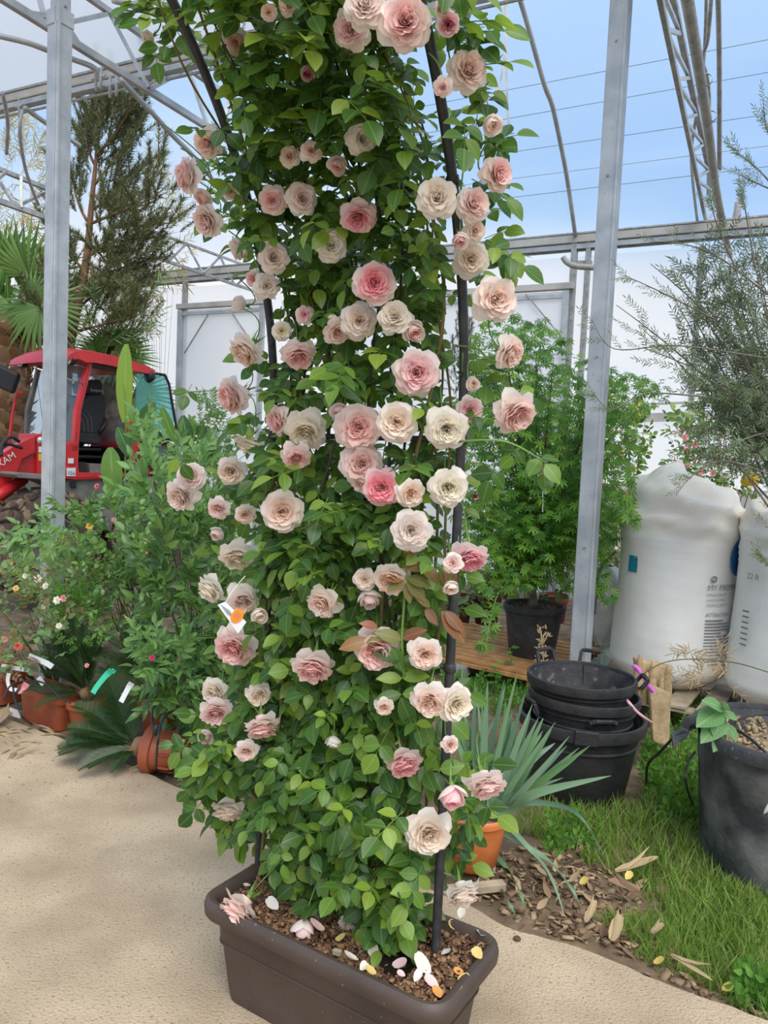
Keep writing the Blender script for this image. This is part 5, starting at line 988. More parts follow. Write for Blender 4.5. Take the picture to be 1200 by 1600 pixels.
def smallpot(label, c, r0, r1, h, m, cat='pot', tilt=None, name='flower_pot', group=None):
    t = T(name, label, cat, c, group); ax = Z if tilt is None else nrm(tilt)
    MB().lathe([(0, 0), (r0, 0), (r0 + (r1 - r0) * .75, h * .74), (r1 + .004, h * .76), (r1 + .006, h * .97), (r1 + .004, h), (r1 - .008, h), (r1 - .010, h * .9), (r0, h * .3)], c, 32, ax).build('pot_wall', M[m], t, 'auto')
    MB().lathe([(r1 - .009, h * .86), (r1 * .5, h * .90), (0, h * .92)], c, 20, ax).build('soil', M['soil'], t, True); return t
def stump(label, b, ax=None, s=1.0, cat='palm'):
    t = T('sago_palm', label, cat, b); ax = Z if ax is None else nrm(ax); b = np.array(b, float)
    MB().lathe([(0, -.01), (.035 * s, .0), (.045 * s, .03 * s), (.035 * s, .06 * s), (0, .075 * s)], b, 14, ax).build('trunk', M['palmb'], t, True)
    for k in range(26):
        a = ru(0, 6.3); d = nrm(V3(math.cos(a), math.sin(a), 0)); d = nrm(d - (d @ ax) * ax) if abs(d @ ax) < .9 else d; q = b + ax * ru(.01, .06) * s + d * .03 * s; MB().tube([q, q + d * .03 + ax * .03], [.006, .001], 4).build('leaf_stub', M['palmb'], t)
    return t
pA = H(124, 1152, -.04) + V3(.0, .10, 0); smallpot('bright terracotta round pot of the upright sago palm at the path edge', pA, .075, .112, .20, 'terra')
sA = stump('sago palm standing in the terracotta pot at the path edge', pA + Z * .19)
for i, (x, y, dd) in enumerate([(38, 1036, .0), (28, 1096, -.05), (52, 1000, .1), (72, 985, .15), (92, 975, .2), (112, 972, .2), (132, 980, .15), (150, 992, .1), (165, 1005, .1), (60, 1060, -.05), (105, 1010, -.1), (124, 1015, -.1), (75, 1040, -.1), (145, 1040, -.05), (95, 1000, .25), (60, 1115, -.12), (150, 1075, -.1)]):
    b = pA + Z * .23 + V3(ru(-.01, .01), ru(-.01, .01), 0); frondto(sA, b, P(x, y, pA[1] + dd), i)
pB = H(240, 1158, -.04) + V3(0, .12, 0); smallpot('terracotta round pot of the second sago palm, before the glossy shrub', pB, .085, .122, .22, 'terra')
sB = stump('sago palm in the second terracotta pot, fronds spreading behind the tags', pB + Z * .20, None, 1.3)
for i, (x, y, dd) in enumerate([(140, 1045, -.05), (158, 1010, 0), (175, 985, .05), (195, 975, .1), (215, 978, .1), (240, 985, .1), (262, 990, .1), (270, 1010, .05), (180, 1035, -.1), (205, 1020, -.1), (155, 1060, -.1), (228, 1010, -.1), (250, 1030, -.05), (135, 1035, .1), (190, 1000, .2)]):
    frondto(sB, pB + Z * .25, P(x, y, pB[1] + dd), i)
pM = H(172, 1140, -.04) + V3(0, .25, 0); smallpot('dull terracotta pot half hidden between the two sago palms', pM, .09, .125, .22, 'terra')
pM2 = H(208, 1120, -.04) + V3(0, .35, 0); smallpot('dark red pot deep in shade behind the second sago palm', pM2, .09, .12, .22, 'maroon')
# overturned one
fc = H(292, 1192, .085) ; fax = nrm(H(238, 1168, .10) - H(292, 1180, .10)); fc = H(290, 1178, .09)
smallpot('overturned terracotta pot lying on its side by the path', fc, .075, .112, .20, 'terra', tilt=fax + V3(0, -.25, .05))
fax = nrm(fax + V3(0, -.25, .05)); rb = fc + fax * .19
for k in range(8):
    a = 6.283 * k / 8 + .2; e1 = nrm(np.cross(fax, Z)); e2 = np.cross(fax, e1); p = fc + (math.cos(a) * e1 + math.sin(a) * e2) * .098 + fax * .05; MB().beam(p, p + fax * .07, .012, .008).build('pot_rib', M['terra'], bpy.data.objects['flower_pot.004'] if 'flower_pot.004' in bpy.data.objects else None)
sF = stump('fallen sago palm with its fronds lying out on the concrete path', rb, fax, 1.3)
cb = rb + fax * .07
for i, (x, y, z) in enumerate([(98, 1192, .01), (96, 1183, .03), (108, 1150, .12), (115, 1160, .07), (125, 1212, .01), (140, 1208, .02), (175, 1212, .01), (165, 1065, .28), (152, 1083, .25), (118, 1118, .18), (135, 1128, .16), (108, 1175, .05), (178, 1100, .22), (160, 1192, .05), (190, 1200, .02)]):
    frondto(sF, cb, H(x, y, z), i, nor=V3(.1, -.4, 1))
# rectangular boxes at the far left
def boxpot(label, c, hx_, hy_, h, m='terra'):
    t = T('window_box', label, 'planter', c); rings = []
    for s, z in ((.84, 0), (.92, h * .78), (1.0, h * .80), (1.02, h), (.94, h), (.92, h * .85)):
        r = []
        for sx, sy, a0 in ((1, 1, 0), (-1, 1, 90), (-1, -1, 180), (1, -1, 270)):
            for i in range(4): a = math.radians(a0 + 30 * i); r.append(c + EX * (sx * (hx_ * s - .04) + .04 * math.cos(a)) + NX * (sy * (hy_ * s - .04) + .04 * math.sin(a)) + Z * z)
        rings.append(r)
    mb = MB(); ringmesh(rings, mb); mb.build('box_wall', M[m], t, 'auto', .0); MB().boxa(c + Z * h * .84, EX * hx_ * .93, NX * hy_ * .93, Z * .004).build('soil', M['soil'], t); return t
bx = H(72, 1142, -.03); boxpot('reddish terracotta window box at the path edge on the far left', bx - EX * .11 + NX * .11, .21, .10, .20); 
bx2 = H(8, 1112, -.03); boxpot('terracotta window box cut off by the left picture edge', bx2 - EX * .30 + NX * .12, .22, .10, .20)
o = MB().add([H(16, 1105, .08), H(33, 1111, .07), H(33, 1122, .02), H(17, 1117, .03)], [(0, 1, 2, 3)]).prism([H(16, 1105, .08) - V3(0, .01, 0), H(33, 1111, .07) - V3(0, .01, 0), H(33, 1122, .02) - V3(0, .01, 0), H(17, 1117, .03) - V3(0, .01, 0)], V3(0, .004, 0)).build('price_label', M['white']); tag(o, 'crumpled white label stuck on the far left window box', 'label')
def tagobj(label, pts, w, m, cat='tag', name='plant_label'):
    pts = [np.array(p) for p in pts]; mb = MB()
    pts = smoothpath(pts, 5)
    for a, b in zip(pts[:-1], pts[1:]): mb.beam(a, b, w, .0015, side=V3(.8, 0, .6))
    return tag(mb.build(name, M[m]), label, cat)
tagobj('bright green plastic tag stuck among the sago palm fronds', [P(175, 1047, 3.75), P(165, 1056, 3.75), P(152, 1072, 3.74), P(145, 1083, 3.73)], .032, 'green'); o = MB().tube([P(176, 1046, 3.75), P(180, 1049, 3.76), P(176, 1052, 3.75)], .006, 6).build('tag_loop', M['green'], bpy.data.objects['plant_label'])
wt = tagobj('white plastic tag between the sago palms and the fallen one', [P(206, 1067, 3.72), P(200, 1076, 3.72), P(189, 1097, 3.70)], .030, 'white')
tagobj('white strip tag lying on the fronds at the far left', [P(45, 1024, 4.3), P(58, 1030, 4.3), P(72, 1036, 4.25), P(82, 1042, 4.2)], .03, 'white'); tagobj('white tag loop hanging over the far left window box', [P(14, 1052, 4.3), P(12, 1064, 4.3), P(16, 1076, 4.28), P(26, 1078, 4.25)], .022, 'white')
tagobj('red and white picture tag in the far left window box', [P(42, 1068, 4.1), P(36, 1076, 4.1), P(30, 1084, 4.08)], .035, 'fp'); tagobj('white label on the grey pot rack at the left', [P(2, 1040, 4.5), P(30, 1045, 4.5), P(46, 1047, 4.48)], .025, 'white')
tagobj('small white tag dangling in the shade left of the first sago palm', [P(60, 1058, 4.3), P(68, 1070, 4.3)], .03, 'white')
hose('black drip hose looping over the second terracotta pot', [H(300, 1118, .05), P(262, 1098, 3.6), P(243, 1100, 3.5), P(237, 1120, 3.45), P(240, 1142, 3.4)], .006); hose('second black hose hanging into the overturned pot', [P(300, 1114, 3.5), P(268, 1112, 3.45), P(252, 1130, 3.38), P(246, 1165, 3.3), H(243, 1205, .01)], .006)
MB().lathe([(0, 0), (.010, .005), (.014, .03), (.008, .05), (0, .055)], P(241, 1150, 3.38), 10, V3(.2, 0, 1)).build('dripper', M['hose'], bpy.data.objects['drip_hose.004'], True)
hose('black hose lying along the pots from the window box', [P(5, 1092, 4.1), P(18, 1070, 4.15), P(45, 1064, 4.2), P(70, 1068, 4.15), P(95, 1090, 4.0), P(110, 1098, 3.95)], .005); hose('black hose hooked over the far left window box', [P(20, 1070, 4.2), P(24, 1095, 4.1), P(36, 1122, 4.05), H(50, 1132, .0)], .005)

# ================================================================ WHEEL LOADER
O3 = P(118, 553, 8.0); LF = V3(-.6, -.8, 0); LN = V3(.8, -.6, 0)      # forward, and outwards on the door side
O2 = V3(O3[0], O3[1], 0)
def TS(px, py, b=0.0): return PL(px, py, O2 + LN * b, LN)
ld = T('wheel_loader', 'red wheel loader with an empty black seat parked behind the left post', 'loader', V3(O2[0], O2[1], 0) - LN * .5 - LF * .4)
def side(name, poly, b, t, m, par=ld, bevel=.0): return MB().prism([TS(x, y, b) for x, y in poly], -LN * t).build(name, M[m], par, bevel=bevel)
RD = 'redp'
# roof: a domed cap
rf = [(104, 564), (108, 555), (116, 549), (130, 547), (150, 549), (180, 555), (205, 562), (228, 571), (242, 579), (243, 584), (232, 585), (200, 578), (170, 571), (148, 567), (135, 567), (124, 561), (113, 562)]
rp_ = [TS(x, y, .06) for x, y in rf]; cz = sum(p[2] for p in rp_) / len(rp_); mb = MB(); n = len(rp_); K = 9; vs = []
for k in range(K + 1):
    s = k / K; bulge = math.sin(s * math.pi) * .05; ins_ = 1 - .10 * (abs(s - .5) * 2) ** 6
    for p in rp_: q = np.array(p) - LN * 1.16 * s; q[2] = cz + (q[2] - cz) * ins_ + bulge * (1 if q[2] > cz else .2); vs.append(q)
mb.add(vs, [(k * n + j, k * n + (j + 1) % n, (k + 1) * n + (j + 1) % n, (k + 1) * n + j) for k in range(K) for j in range(n)] + [tuple(range(n))[::-1], tuple(K * n + j for j in range(n))]); mb.build('roof', M[RD], ld, 'auto')
def s2(name, p, q, w, t, m, b=0.0, par=ld, bevel=.01):
    a, c = TS(*p, b), TS(*q, b); d = nrm(c - a); s = nrm(np.cross(d, LN)); return MB().boxa((a + c) / 2 - LN * t / 2, (c - a) / 2, s * w / 2, LN * t / 2).build(name, M[m], par, bevel=bevel)
side('front_pillar', [(138, 566), (146, 566), (128, 640), (124, 690), (122, 740), (114, 740), (116, 690), (119, 640)], 0, .07, RD, bevel=.01)
far = -LN * 1.0
MB().prism([TS(x, y, 0) - LN * .98 for x, y in [(138, 566), (144, 566), (127, 640), (122, 700), (116, 700), (119, 640)]], -LN * .06).build('front_pillar', M['grey'], ld, bevel=.01)
MB().prism([TS(139, 568), TS(116, 696), TS(116, 696) - LN * .98, TS(139, 568) - LN * .98], -LF * .008).build('windshield', M['glass'], ld)
MB().beam(TS(117, 700, 0) , TS(117, 700, 0) - LN * .98, .06, .06).build('cab_crossbar', M['blk'], ld)
side('rear_pillar', [(201, 576), (206, 577), (207, 640), (212, 700), (224, 743), (202, 745), (200, 700)], 0, .07, RD, bevel=.01); MB().prism([TS(x, y) - LN * .95 for x, y in [(201, 576), (206, 577), (207, 640), (207, 700), (202, 700)]], -LN * .05).build('rear_pillar', M['blk'], ld)
side('door_sill', [(100, 735), (122, 728), (124, 738), (202, 740), (202, 748), (120, 750), (100, 748)], .02, .10, RD, bevel=.008); side('door_header', [(146, 568), (202, 577), (202, 584), (144, 574)], 0, .05, 'blk'); side('lower_cowl', [(98, 694), (118, 690), (119, 740), (97, 744)], .0, .95, RD, bevel=.01)
side('door_trim', [(124, 738), (202, 740), (202, 745), (120, 746)], .03, .03, RD)
MB().prism([TS(x, y) - LN * .9 for x, y in [(146, 650), (200, 655), (202, 740), (122, 738)]], -LN * .05).build('cab_wall', M['blk'], ld); MB().prism([TS(x, y) - LN * .93 for x, y in [(147, 575), (200, 582), (200, 655), (140, 652)]], -LN * .01).build('far_door_window', M['glass'], ld)
MB().prism([TS(200, 700), TS(204, 745), TS(204, 745) - LN * .9, TS(200, 700) - LN * .9], LF * .03).build('cab_back', M['blk'], ld); MB().prism([TS(202, 584), TS(202, 690), TS(202, 690) - LN * .92, TS(202, 584) - LN * .92], LF * .008).build('rear_window', M['glass'], ld)
MB().prism([TS(122, 744), TS(202, 746), TS(202, 746) - LN * .95, TS(122, 744) - LN * .95], Z * .03).build('cab_floor', M['blk'], ld)
# seat
st = -LN * .30
sb = [(164, 597), (172, 592), (188, 592), (191, 600), (190, 614), (188, 618), (191, 640), (190, 672), (182, 682), (140, 676), (137, 662), (142, 645), (154, 628), (166, 616), (163, 608)]
seat = T('seat', None, None, TS(165, 690) + st); seat.parent = ld; seat.location = Vector(TS(165, 690) + st - org(ld))
MB().prism([TS(x, y) + st for x, y in [(165, 616), (190, 616), (191, 640), (190, 672), (184, 682), (140, 676), (137, 662), (142, 645), (154, 628)]], -LN * .42).build('backrest', M['fab'], seat, bevel=.03)
MB().prism([TS(x, y) + st - LN * .06 for x, y in [(163, 598), (171, 592), (188, 592), (191, 600), (190, 617), (165, 614)]], -LN * .28).build('headrest', M['fab'], seat, bevel=.02)
MB().prism([TS(x, y) + st for x, y in [(126, 674), (180, 678), (186, 690), (180, 696), (126, 690)]], -LN * .44).build('cushion', M['fab'], seat, bevel=.02)
for y in (700, 712, 724): MB().prism([TS(x, yy) + st - LN * .03 for x, yy in [(130, y), (186, y + 2), (186, y + 6), (130, y + 5)]], -LN * .38).build('suspension_bellow', M['blk'], seat, bevel=.006)
MB().tube([TS(188, 655) + st + LN * .03, TS(183, 668) + st + LN * .04, TS(176, 675) + st + LN * .05], .022, 8).build('armrest', M['blk'], seat, True)
for q in ((156, 660), (162, 655), (168, 652)): MB().tube(smoothpath([TS(q[0], 690 - 14) + st + LN * .006, TS(q[0] - 2, q[1]) + st + LN * .006, TS(q[0] - 12, q[1] - 12) + st + LN * .006], 4), .003, 4).build('seam', M['grey'], seat)
text_on('Lanport', .048, M['lens'], TS(171, 610) + st - LN * .055, -LF, Z, seat)
side('floor_box', [(140, 724), (172, 726), (172, 740), (140, 740)], -.10, .3, 'grey', bevel=.008); side('dash_console', [(122, 722), (134, 722), (134, 738), (122, 738)], -.05, .3, 'blk')
# open rear side window and engine hood
MB().prism([TS(x, y, .02) for x, y in [(214, 577), (258, 586), (272, 652), (270, 690), (222, 672), (212, 640)]], -LN * .008).build('side_window', M['tint'], ld)
wf = [(211, 578), (258, 586), (264, 600), (276, 670), (274, 690), (222, 673)]
mb = MB(); mb.tube([TS(x, y, .03) for x, y in wf], .016, 6).build('window_frame', M['blk'], ld)
side('engine_hood', [(206, 700), (222, 672), (258, 684), (276, 695), (276, 745), (206, 748)], -.04, .85, RD, bevel=.03); side('hood_grille', [(232, 690), (268, 697), (274, 708), (273, 742), (244, 742), (226, 716)], .0, .05, 'dglass', bevel=.01)
mb = MB(); mb.tube([TS(x, y, .03) for x, y in [(232, 688), (268, 694), (275, 700), (274, 742), (224, 742), (214, 722), (222, 690)]], .016, 6).build('window_frame', M['blk'], ld)
MB().lathe([(0, -.03), (.05, -.02), (.055, 0), (.05, .02), (0, .035)], TS(247, 682, .04), 16, LN).build('round_knob', M['blk'], ld, True); MB().lathe([(.0, -.04), (.06, -.03), (.075, 0), (.05, .05), (0, .06)], TS(233, 588, .02), 16, -LF).build('work_light', M['blk'], ld, True)
for (x, y, w, h, m) in ((206, 732, 11, 8, 'white'), (207, 739, 9, 4, 'white'), (106, 716, 9, 8, 'white'), (104, 731, 14, 13, 'white')): MB().prism([TS(x, y, .035), TS(x + w, y, .035), TS(x + w, y + h, .035), TS(x, y + h, .035)], LN * .002).build('sticker', M[m], ld)
text_on('101', .06, M['ink'], TS(104.5, 742, .04), -LF, Z, ld); text_on('dB', .03, M['ink'], TS(113, 742, .04), -LF, Z, ld)
# lamps and mirrors on the roof front
for b, x in ((.0, 0), (-.96, 0)):
    q = TS(112, 562, 0) + LN * b + LF * .02; l = MB().lathe([(.0, -.06), (.05, -.05), (.062, 0), (.060, .02)], q, 20, LF).build('headlight', M['blk'], ld, True); MB().lathe([(.058, .0), (.056, .022), (.03, .03), (0, .032)], q, 20, LF).build('lamp_lens', M['lens'], l, True)
    for k in range(3): MB().beam(q + LF * .034 - LN * .045 + Z * (.02 * (k - 1)), q + LF * .034 + LN * .045 + Z * (.02 * (k - 1)), .006, .004).build('lens_bar', M['chrome'], l)
fo = -LN * .98
MB().tube([TS(137, 574), TS(137, 574) + LF * .45 + V3(0, 0, .02), TS(137, 574) + LF * .46 + V3(0, 0, -.05)], .008, 6).build('mirror_arm', M['chrome'], ld, True); MB().tube([TS(130, 600), TS(130, 600) + LF * .5 + Z * .1], .008, 6).build('mirror_arm', M['chrome'], ld, True)
ml = P(12, 592, 8.2); MB().boxa(ml + V3(-.02, 0, -.0), V3(.12, 0, -.05), V3(.0, .05, 0), V3(.035, 0, .11)).build('mirror', M['blk'], ld, bevel=.03); MB().tube([P(30, 595, 8.2), P(14, 590, 8.2), P(38, 598, 8.4)][1:], .008, 6).build('mirror_arm', M['chrome'], ld, True); MB().tube([P(12, 582, 8.2), P(15, 573, 8.25), P(46, 574, 8.6)], .008, 6).build('mirror_arm', M['chrome'], ld, True)
mb = MB(); mb.tube(smoothpath([P(36, 614, 8.3), P(27, 616, 8.3), P(22, 635, 8.3), P(18, 660, 8.3), P(14, 694, 8.3)], 5), .016, 8).build('grab_rail', M[RD], ld, True)
# boom, tower, fenders
tw = -LN * .35
def near(name, poly, b, t_, m, bevel=.006): return MB().prism([TS(x, y, b) for x, y in poly], -LN * t_).build(name, M[m], ld, bevel=bevel)
near('lift_tower', [(57, 678), (69, 678), (72, 744), (58, 744)], -.10, .36, RD, .01)
near('lift_arm', [(55, 681), (55, 706), (34, 718), (24, 744), (0, 768), (-60, 812), (-70, 752), (0, 711), (28, 694)], -.08, .11, RD)
near('arm_gusset', [(56, 706), (56, 742), (22, 742), (34, 718)], -.14, .14, RD)
MB().tube([TS(-30, 792, -.02), TS(38, 748, -.06)], .055, 12).build('hydraulic_ram', M[RD], ld, True)
q0, q1 = TS(-2, 732, -.07), TS(20, 718, -.07); xd = nrm(q1 - q0); text_on('XAM', .098, M['white'], q0, xd, nrm(Z - (Z @ xd) * xd), ld)
for x, y, w, h, m in ((60, 698, 6, 9, 'white'), (60, 709, 8, 11, 'yellow')): MB().prism([TS(x, y, -.095), TS(x + w, y, -.095), TS(x + w, y + h, -.095), TS(x, y + h, -.095)], LN * .002).build('sticker', M[m], ld)
MB().lathe([(.035, -.03), (.035, 0), (0, .008)], TS(64, 688, -.09), 16, LN).build('pivot_pin', M['lens'], ld, True)
mb = MB()
for pts in ([P(0, 705, 7.2), P(6, 690, 7.3), P(18, 683, 7.4), P(30, 690, 7.5)], [P(0, 698, 7.3), P(12, 694, 7.3), P(24, 697, 7.4), P(34, 700, 7.5)], [P(2, 712, 7.1), P(3, 696, 7.2), P(12, 686, 7.3)]): mb.tube(smoothpath(pts, 5), .016, 7)
mb.build('hydraulic_hoses', M['blk'], ld, True)['kind'] = 'stuff'
side('fender', [(20, 738), (50, 737), (68, 741), (68, 752), (30, 748), (20, 744)], .10, .40, 'grey', bevel=.01) if False else MB().prism([TS(x, y, .26) for x, y in [(22, 741), (32, 738), (66, 741), (98, 752), (108, 778), (103, 778), (92, 760), (62, 749), (28, 747)]], -LN * .38).build('front_fender', M['grey'], ld, bevel=.01)
wc2 = TS(246, 848, .22)
def arc(c, r, a0, a1, w, t, m, name):
    mb = MB(); vs = []
    for i in range(17):
        a = math.radians(a0 + (a1 - a0) * i / 16); d = LF * -math.cos(a) + Z * math.sin(a)
        for rr_, bb in ((r, 0), (r + t, 0), (r + t, -w), (r, -w)): vs.append(c + d * rr_ + LN * bb)
    mb.add(vs, [(i * 4 + j, i * 4 + (j + 1) % 4, i * 4 + 4 + (j + 1) % 4, i * 4 + 4 + j) for i in range(16) for j in range(4)] + [(3, 2, 1, 0), (64, 65, 66, 67)]); return mb.build(name, M[m], ld, 'auto')
arc(wc2, .62, 35, 165, .35, .05, 'grey', 'rear_fender')
side('chassis', [(100, 748), (202, 750), (200, 800), (104, 798)], -.03, .8, 'grey', bevel=.01); side('chassis_step', [(112, 775), (170, 778), (170, 784), (112, 782)], .05, .2, 'grey'); side('black_cap', [(110, 752), (120, 752), (120, 762), (111, 762)], .0, .02, 'blk', bevel=.01)
def wheel(c, r, w, seed):
    q = random.Random(seed); t = T('wheel', None, None, c); t.parent = ld; t.location = Vector(c - org(ld))
    prof = [(r * .50, -w), (r * .60, -w), (r * .86, -w), (r * .94, -w * .85), (r * .95, -w * .15), (r * .86, .0), (r * .62, .012), (r * .52, -.01), (r * .50, -.06)]
    MB().lathe(prof, c, 40, LN).build('tyre', M['tyre'], t, True)
    MB().lathe([(r * .53, -.0), (r * .50, .005), (r * .47, -.05), (r * .30, -.10), (r * .12, -.07), (.0, -.06)], c, 32, LN).build('rim', M['rim'], t, True)
    for k in range(6): a = k * 1.047; MB().lathe([(.016, 0), (.016, .02), (0, .02)], c + (LF * math.cos(a) + Z * math.sin(a)) * r * .2 - LN * .08, 8, LN).build('wheel_nut', M['rim'], t)
    for k in range(22):
        for s in (0, 1):
            a = 6.283 * (k + .5 * s) / 22; d = LF * math.cos(a) + Z * math.sin(a); e = -LF * math.sin(a) + Z * math.cos(a); cen = c + d * r * .965 - LN * w * (.26 + .48 * s); ang = .35 * (1 if s else -1)
            tl = nrm(e * math.cos(ang) + LN * math.sin(ang)); u2 = np.cross(d, tl); MB().boxa(cen, u2 * w * .23, tl * r * .105 * q.uniform(.85, 1.1), d * r * .055).build('tread_block', M['tyre'], t, bevel=.012)
wheel(TS(84, 853, .28), .55, .42, 1); wheel(TS(246, 850, .25), .55, .42, 2)
# ================================================================ PLANTS
def sprig(n, L, leaf, ls, spread=.9, stem=.0018, seed=0, up=.25, tipleaf=True):
    q = random.Random(seed); ts = [strip([(0, 0, 0), (.01 * L, L * .5, .02 * L), (0, L, .0)], stem)]
    for i in range(n):
        t = (i + 1) / (n + 1); s = 1 if i % 2 else -1; d = V3(s * spread * q.uniform(.7, 1.1), .6 + q.uniform(-.2, .3), q.uniform(-.4, .5)); ts.append(xf(leaf, frame(V3(0, L * t, .015 * L), d, V3(q.uniform(-.5, .5), q.uniform(-.4, .4), 1), ls * q.uniform(.75, 1.1))))
    if tipleaf: ts.append(xf(leaf, frame(V3(0, L, 0), V3(q.uniform(-.2, .2), 1, .2), V3(0, 0, 1), ls)))
    return join(ts)
def bush(name, label, cat, base_, poly, d0, d1, tm_, mt, n, size, stems=10, sm='bark', stemr=.008, maxpart=0, part='leaf', updir=.5, face=.8, group=None, fl=None, jit=.5, crown=True, out=None):
    base_ = np.array(base_, float); t = T(name, label, cat, base_, group); pts = samp(poly, n, d0, d1); cen = sum(pts) / len(pts); ins = []
    for p in pts:
        o_ = nrm(p - cen); d = nrm(o_ * .8 + Z * updir + V3(ru(-1, 1), ru(-1, 1), ru(-1, 1)) * jit); nor = V3(ru(-.5, .5), -face + ru(-.4, .4), .8 + ru(-.4, .4)); ins.append((R.randrange(len(tm_)), frame(p, d, nor, size * ru(.75, 1.2))))
    scatter('foliage', tm_, ins, M[mt], t, maxpart=maxpart, part=part)
    mb = MB(); cands = sorted(pts, key=lambda p: R.random())[:stems]
    for i, e in enumerate(cands):
        mid = base_ + (e - base_) * .5 + V3((e[0] - base_[0]) * -.15, 0, abs(e[2] - base_[2]) * .1); pp = bez(base_ + V3(ru(-.02, .02), ru(-.02, .02), 0), mid, e, 9); MB().tube(pp, list(np.linspace(stemr * ru(.7, 1.1), stemr * .25, 9)), 6).build('stem', M[sm], t, True)
    if fl:
        for (x, y, dd, rp, m_, *rest) in fl:
            p = P(x, y, dd); r = rp * dd / FOC; fm = smallflower(m_); o = bpy.data.objects.new('flower', fm); put(o, t); fac = nrm(V3(ru(-.4, .4), -1, ru(-.1, .6))); Mx = frame(p - org(t), nrm(np.cross(fac, V3(1, .2, .3))), fac, r); o.matrix_basis = Matrix(Mx.tolist())
    return t
SFM = {}
def smallflower(m_):
    if m_ not in SFM:
        ts = []
        for ring, (k, L, e0, e1) in enumerate(((6, 1.0, 40, -10), (6, .85, 60, 20), (6, .65, 75, 50), (5, .45, 88, 80))):
            for i in range(k): ts.append(petal(L, .95 * L, .03, e0, e1, 6.283 * i / k + ring * .5, 0, .05, .05, 4, ring * 10 + i))
        SFM[m_] = mesh_of('flower', [join(ts)], [(0, np.eye(4))], M[m_])
    return SFM[m_]
ELL = ((0, .06), (.15, .6), (.35, .98), (.6, .85), (.82, .42), (1.0, .03)); NAR = ((0, .1), (.3, 1), (.65, .9), (1, .05)); SER = ((0, .1), (.2, .8), (.45, 1.0), (.75, .7), (1, .04))
ell = [leaflet(1, .46, .3, .2 + .15 * k, ELL) for k in range(3)]; ell_w = [leaflet(1, .55, .3, .2, ELL), leaflet(1, .5, .15, .35, ELL)]
SPe = [sprig(6, 1.6, ell[k], 1.0, .9, .02, k) for k in range(3)]
# glossy shrub left of the roses
cb_ = H(300, 1165, -.04) + V3(0, .25, 0)
bush('glossy_shrub', 'glossy dark green broad-leaved shrub pressed against the left side of the roses', 'shrub', cb_, [(238, 800), (300, 790), (352, 800), (356, 1125), (310, 1150), (270, 1100), (235, 1085), (228, 1010), (238, 950), (222, 900), (216, 850)], 3.45, 4.25, SPe, 'camleaf', 300, .070, 16, 'bark', .009, 230, 'leafy_twig')
bush('glossy_shrub', 'glossy shrub with pale fresh shoots reaching left over the second sago palm', 'shrub', cb_ + V3(-.2, .15, 0), [(205, 1010), (235, 1000), (290, 1015), (300, 1100), (262, 1085), (235, 1062), (222, 1030)], 3.35, 3.6, SPe, 'paleleaf', 34, .055, 6, 'stem', .004, 34, 'leafy_twig', fl=[(238, 1028, 3.3, 4.5, 'fm')])
bush('pale_leaf_shrub', 'pale leaved shrub with upright shoots in front of the loader cab', 'shrub', H(270, 1100, -.04) + V3(0, .7, 0), [(222, 665), (240, 650), (255, 710), (300, 715), (345, 720), (350, 790), (300, 800), (232, 810), (206, 770), (228, 730)], 4.3, 5.0, SPe, 'paleleaf', 62, .085, 9, 'bark', .007, 62, 'leafy_twig', .8)
bush('pale_leaf_shrub', 'low shrub with light branches spreading before the front wheel and left post', 'shrub', H(170, 1080, -.04) + V3(0, .5, 0), [(28, 845), (70, 805), (140, 795), (200, 770), (255, 800), (258, 880), (170, 905), (90, 870)], 4.3, 4.9, SPe, 'paleleaf', 105, .066, 8, 'bark', .006, 100, 'leafy_twig', .3)
sml = [sprig(9, 1.5, leaflet(1, .38, .2, .2, NAR), .5, .9, .02, k) for k in range(3)]
bush('small_leaf_shrub', 'fine yellow green small-leaved shrub in front of the left post foot', 'shrub', H(90, 1060, -.04) + V3(0, .4, 0), [(25, 880), (60, 850), (140, 840), (160, 900), (150, 960), (70, 960)], 4.5, 5.0, sml, 'smallleaf', 190, .055, 7, 'bark', .004, 60, 'leafy_twig')
bush('weed_clump', 'bright green feathery weeds between the bush roses', 'weed', H(125, 1075, -.04) + V3(0, .1, 0), [(95, 930), (150, 915), (165, 1000), (120, 1010), (90, 990)], 4.3, 4.6, sml, 'weed', 170, .05, 5, 'stem', .002)
ROSEP = [xf(t_, np.diag([11, 11, 11, 1.0])) for t_ in (roseT[0], roseT[1], roseT[6], roseT[9])]
bush('bush_rose', 'dull green bush rose with withered peach blooms above the window boxes', 'rose bush', H(55, 1110, -.03) + V3(0, .3, 0), [(-20, 890), (50, 880), (110, 895), (130, 960), (120, 1020), (60, 1030), (20, 1050), (-20, 1020)], 4.05, 4.7, ROSEP, 'greyrose', 150, .070, 16, 'cane', .005, 110, 'leaf',
     fl=[(60, 904, 4.2, 7, 'fw'), (72, 916, 4.2, 6, 'fw'), (68, 950, 4.1, 6, 'fw'), (90, 938, 4.1, 7, 'fw'), (100, 935, 4.1, 6, 'fp'), (25, 920, 4.2, 5, 'fy'), (15, 880, 4.6, 7, 'fy'), (92, 978, 4.0, 5, 'fw'), (40, 900, 4.3, 5, 'fw'), (8, 998, 4.2, 6, 'fp'), (28, 1010, 4.2, 7, 'fr')])
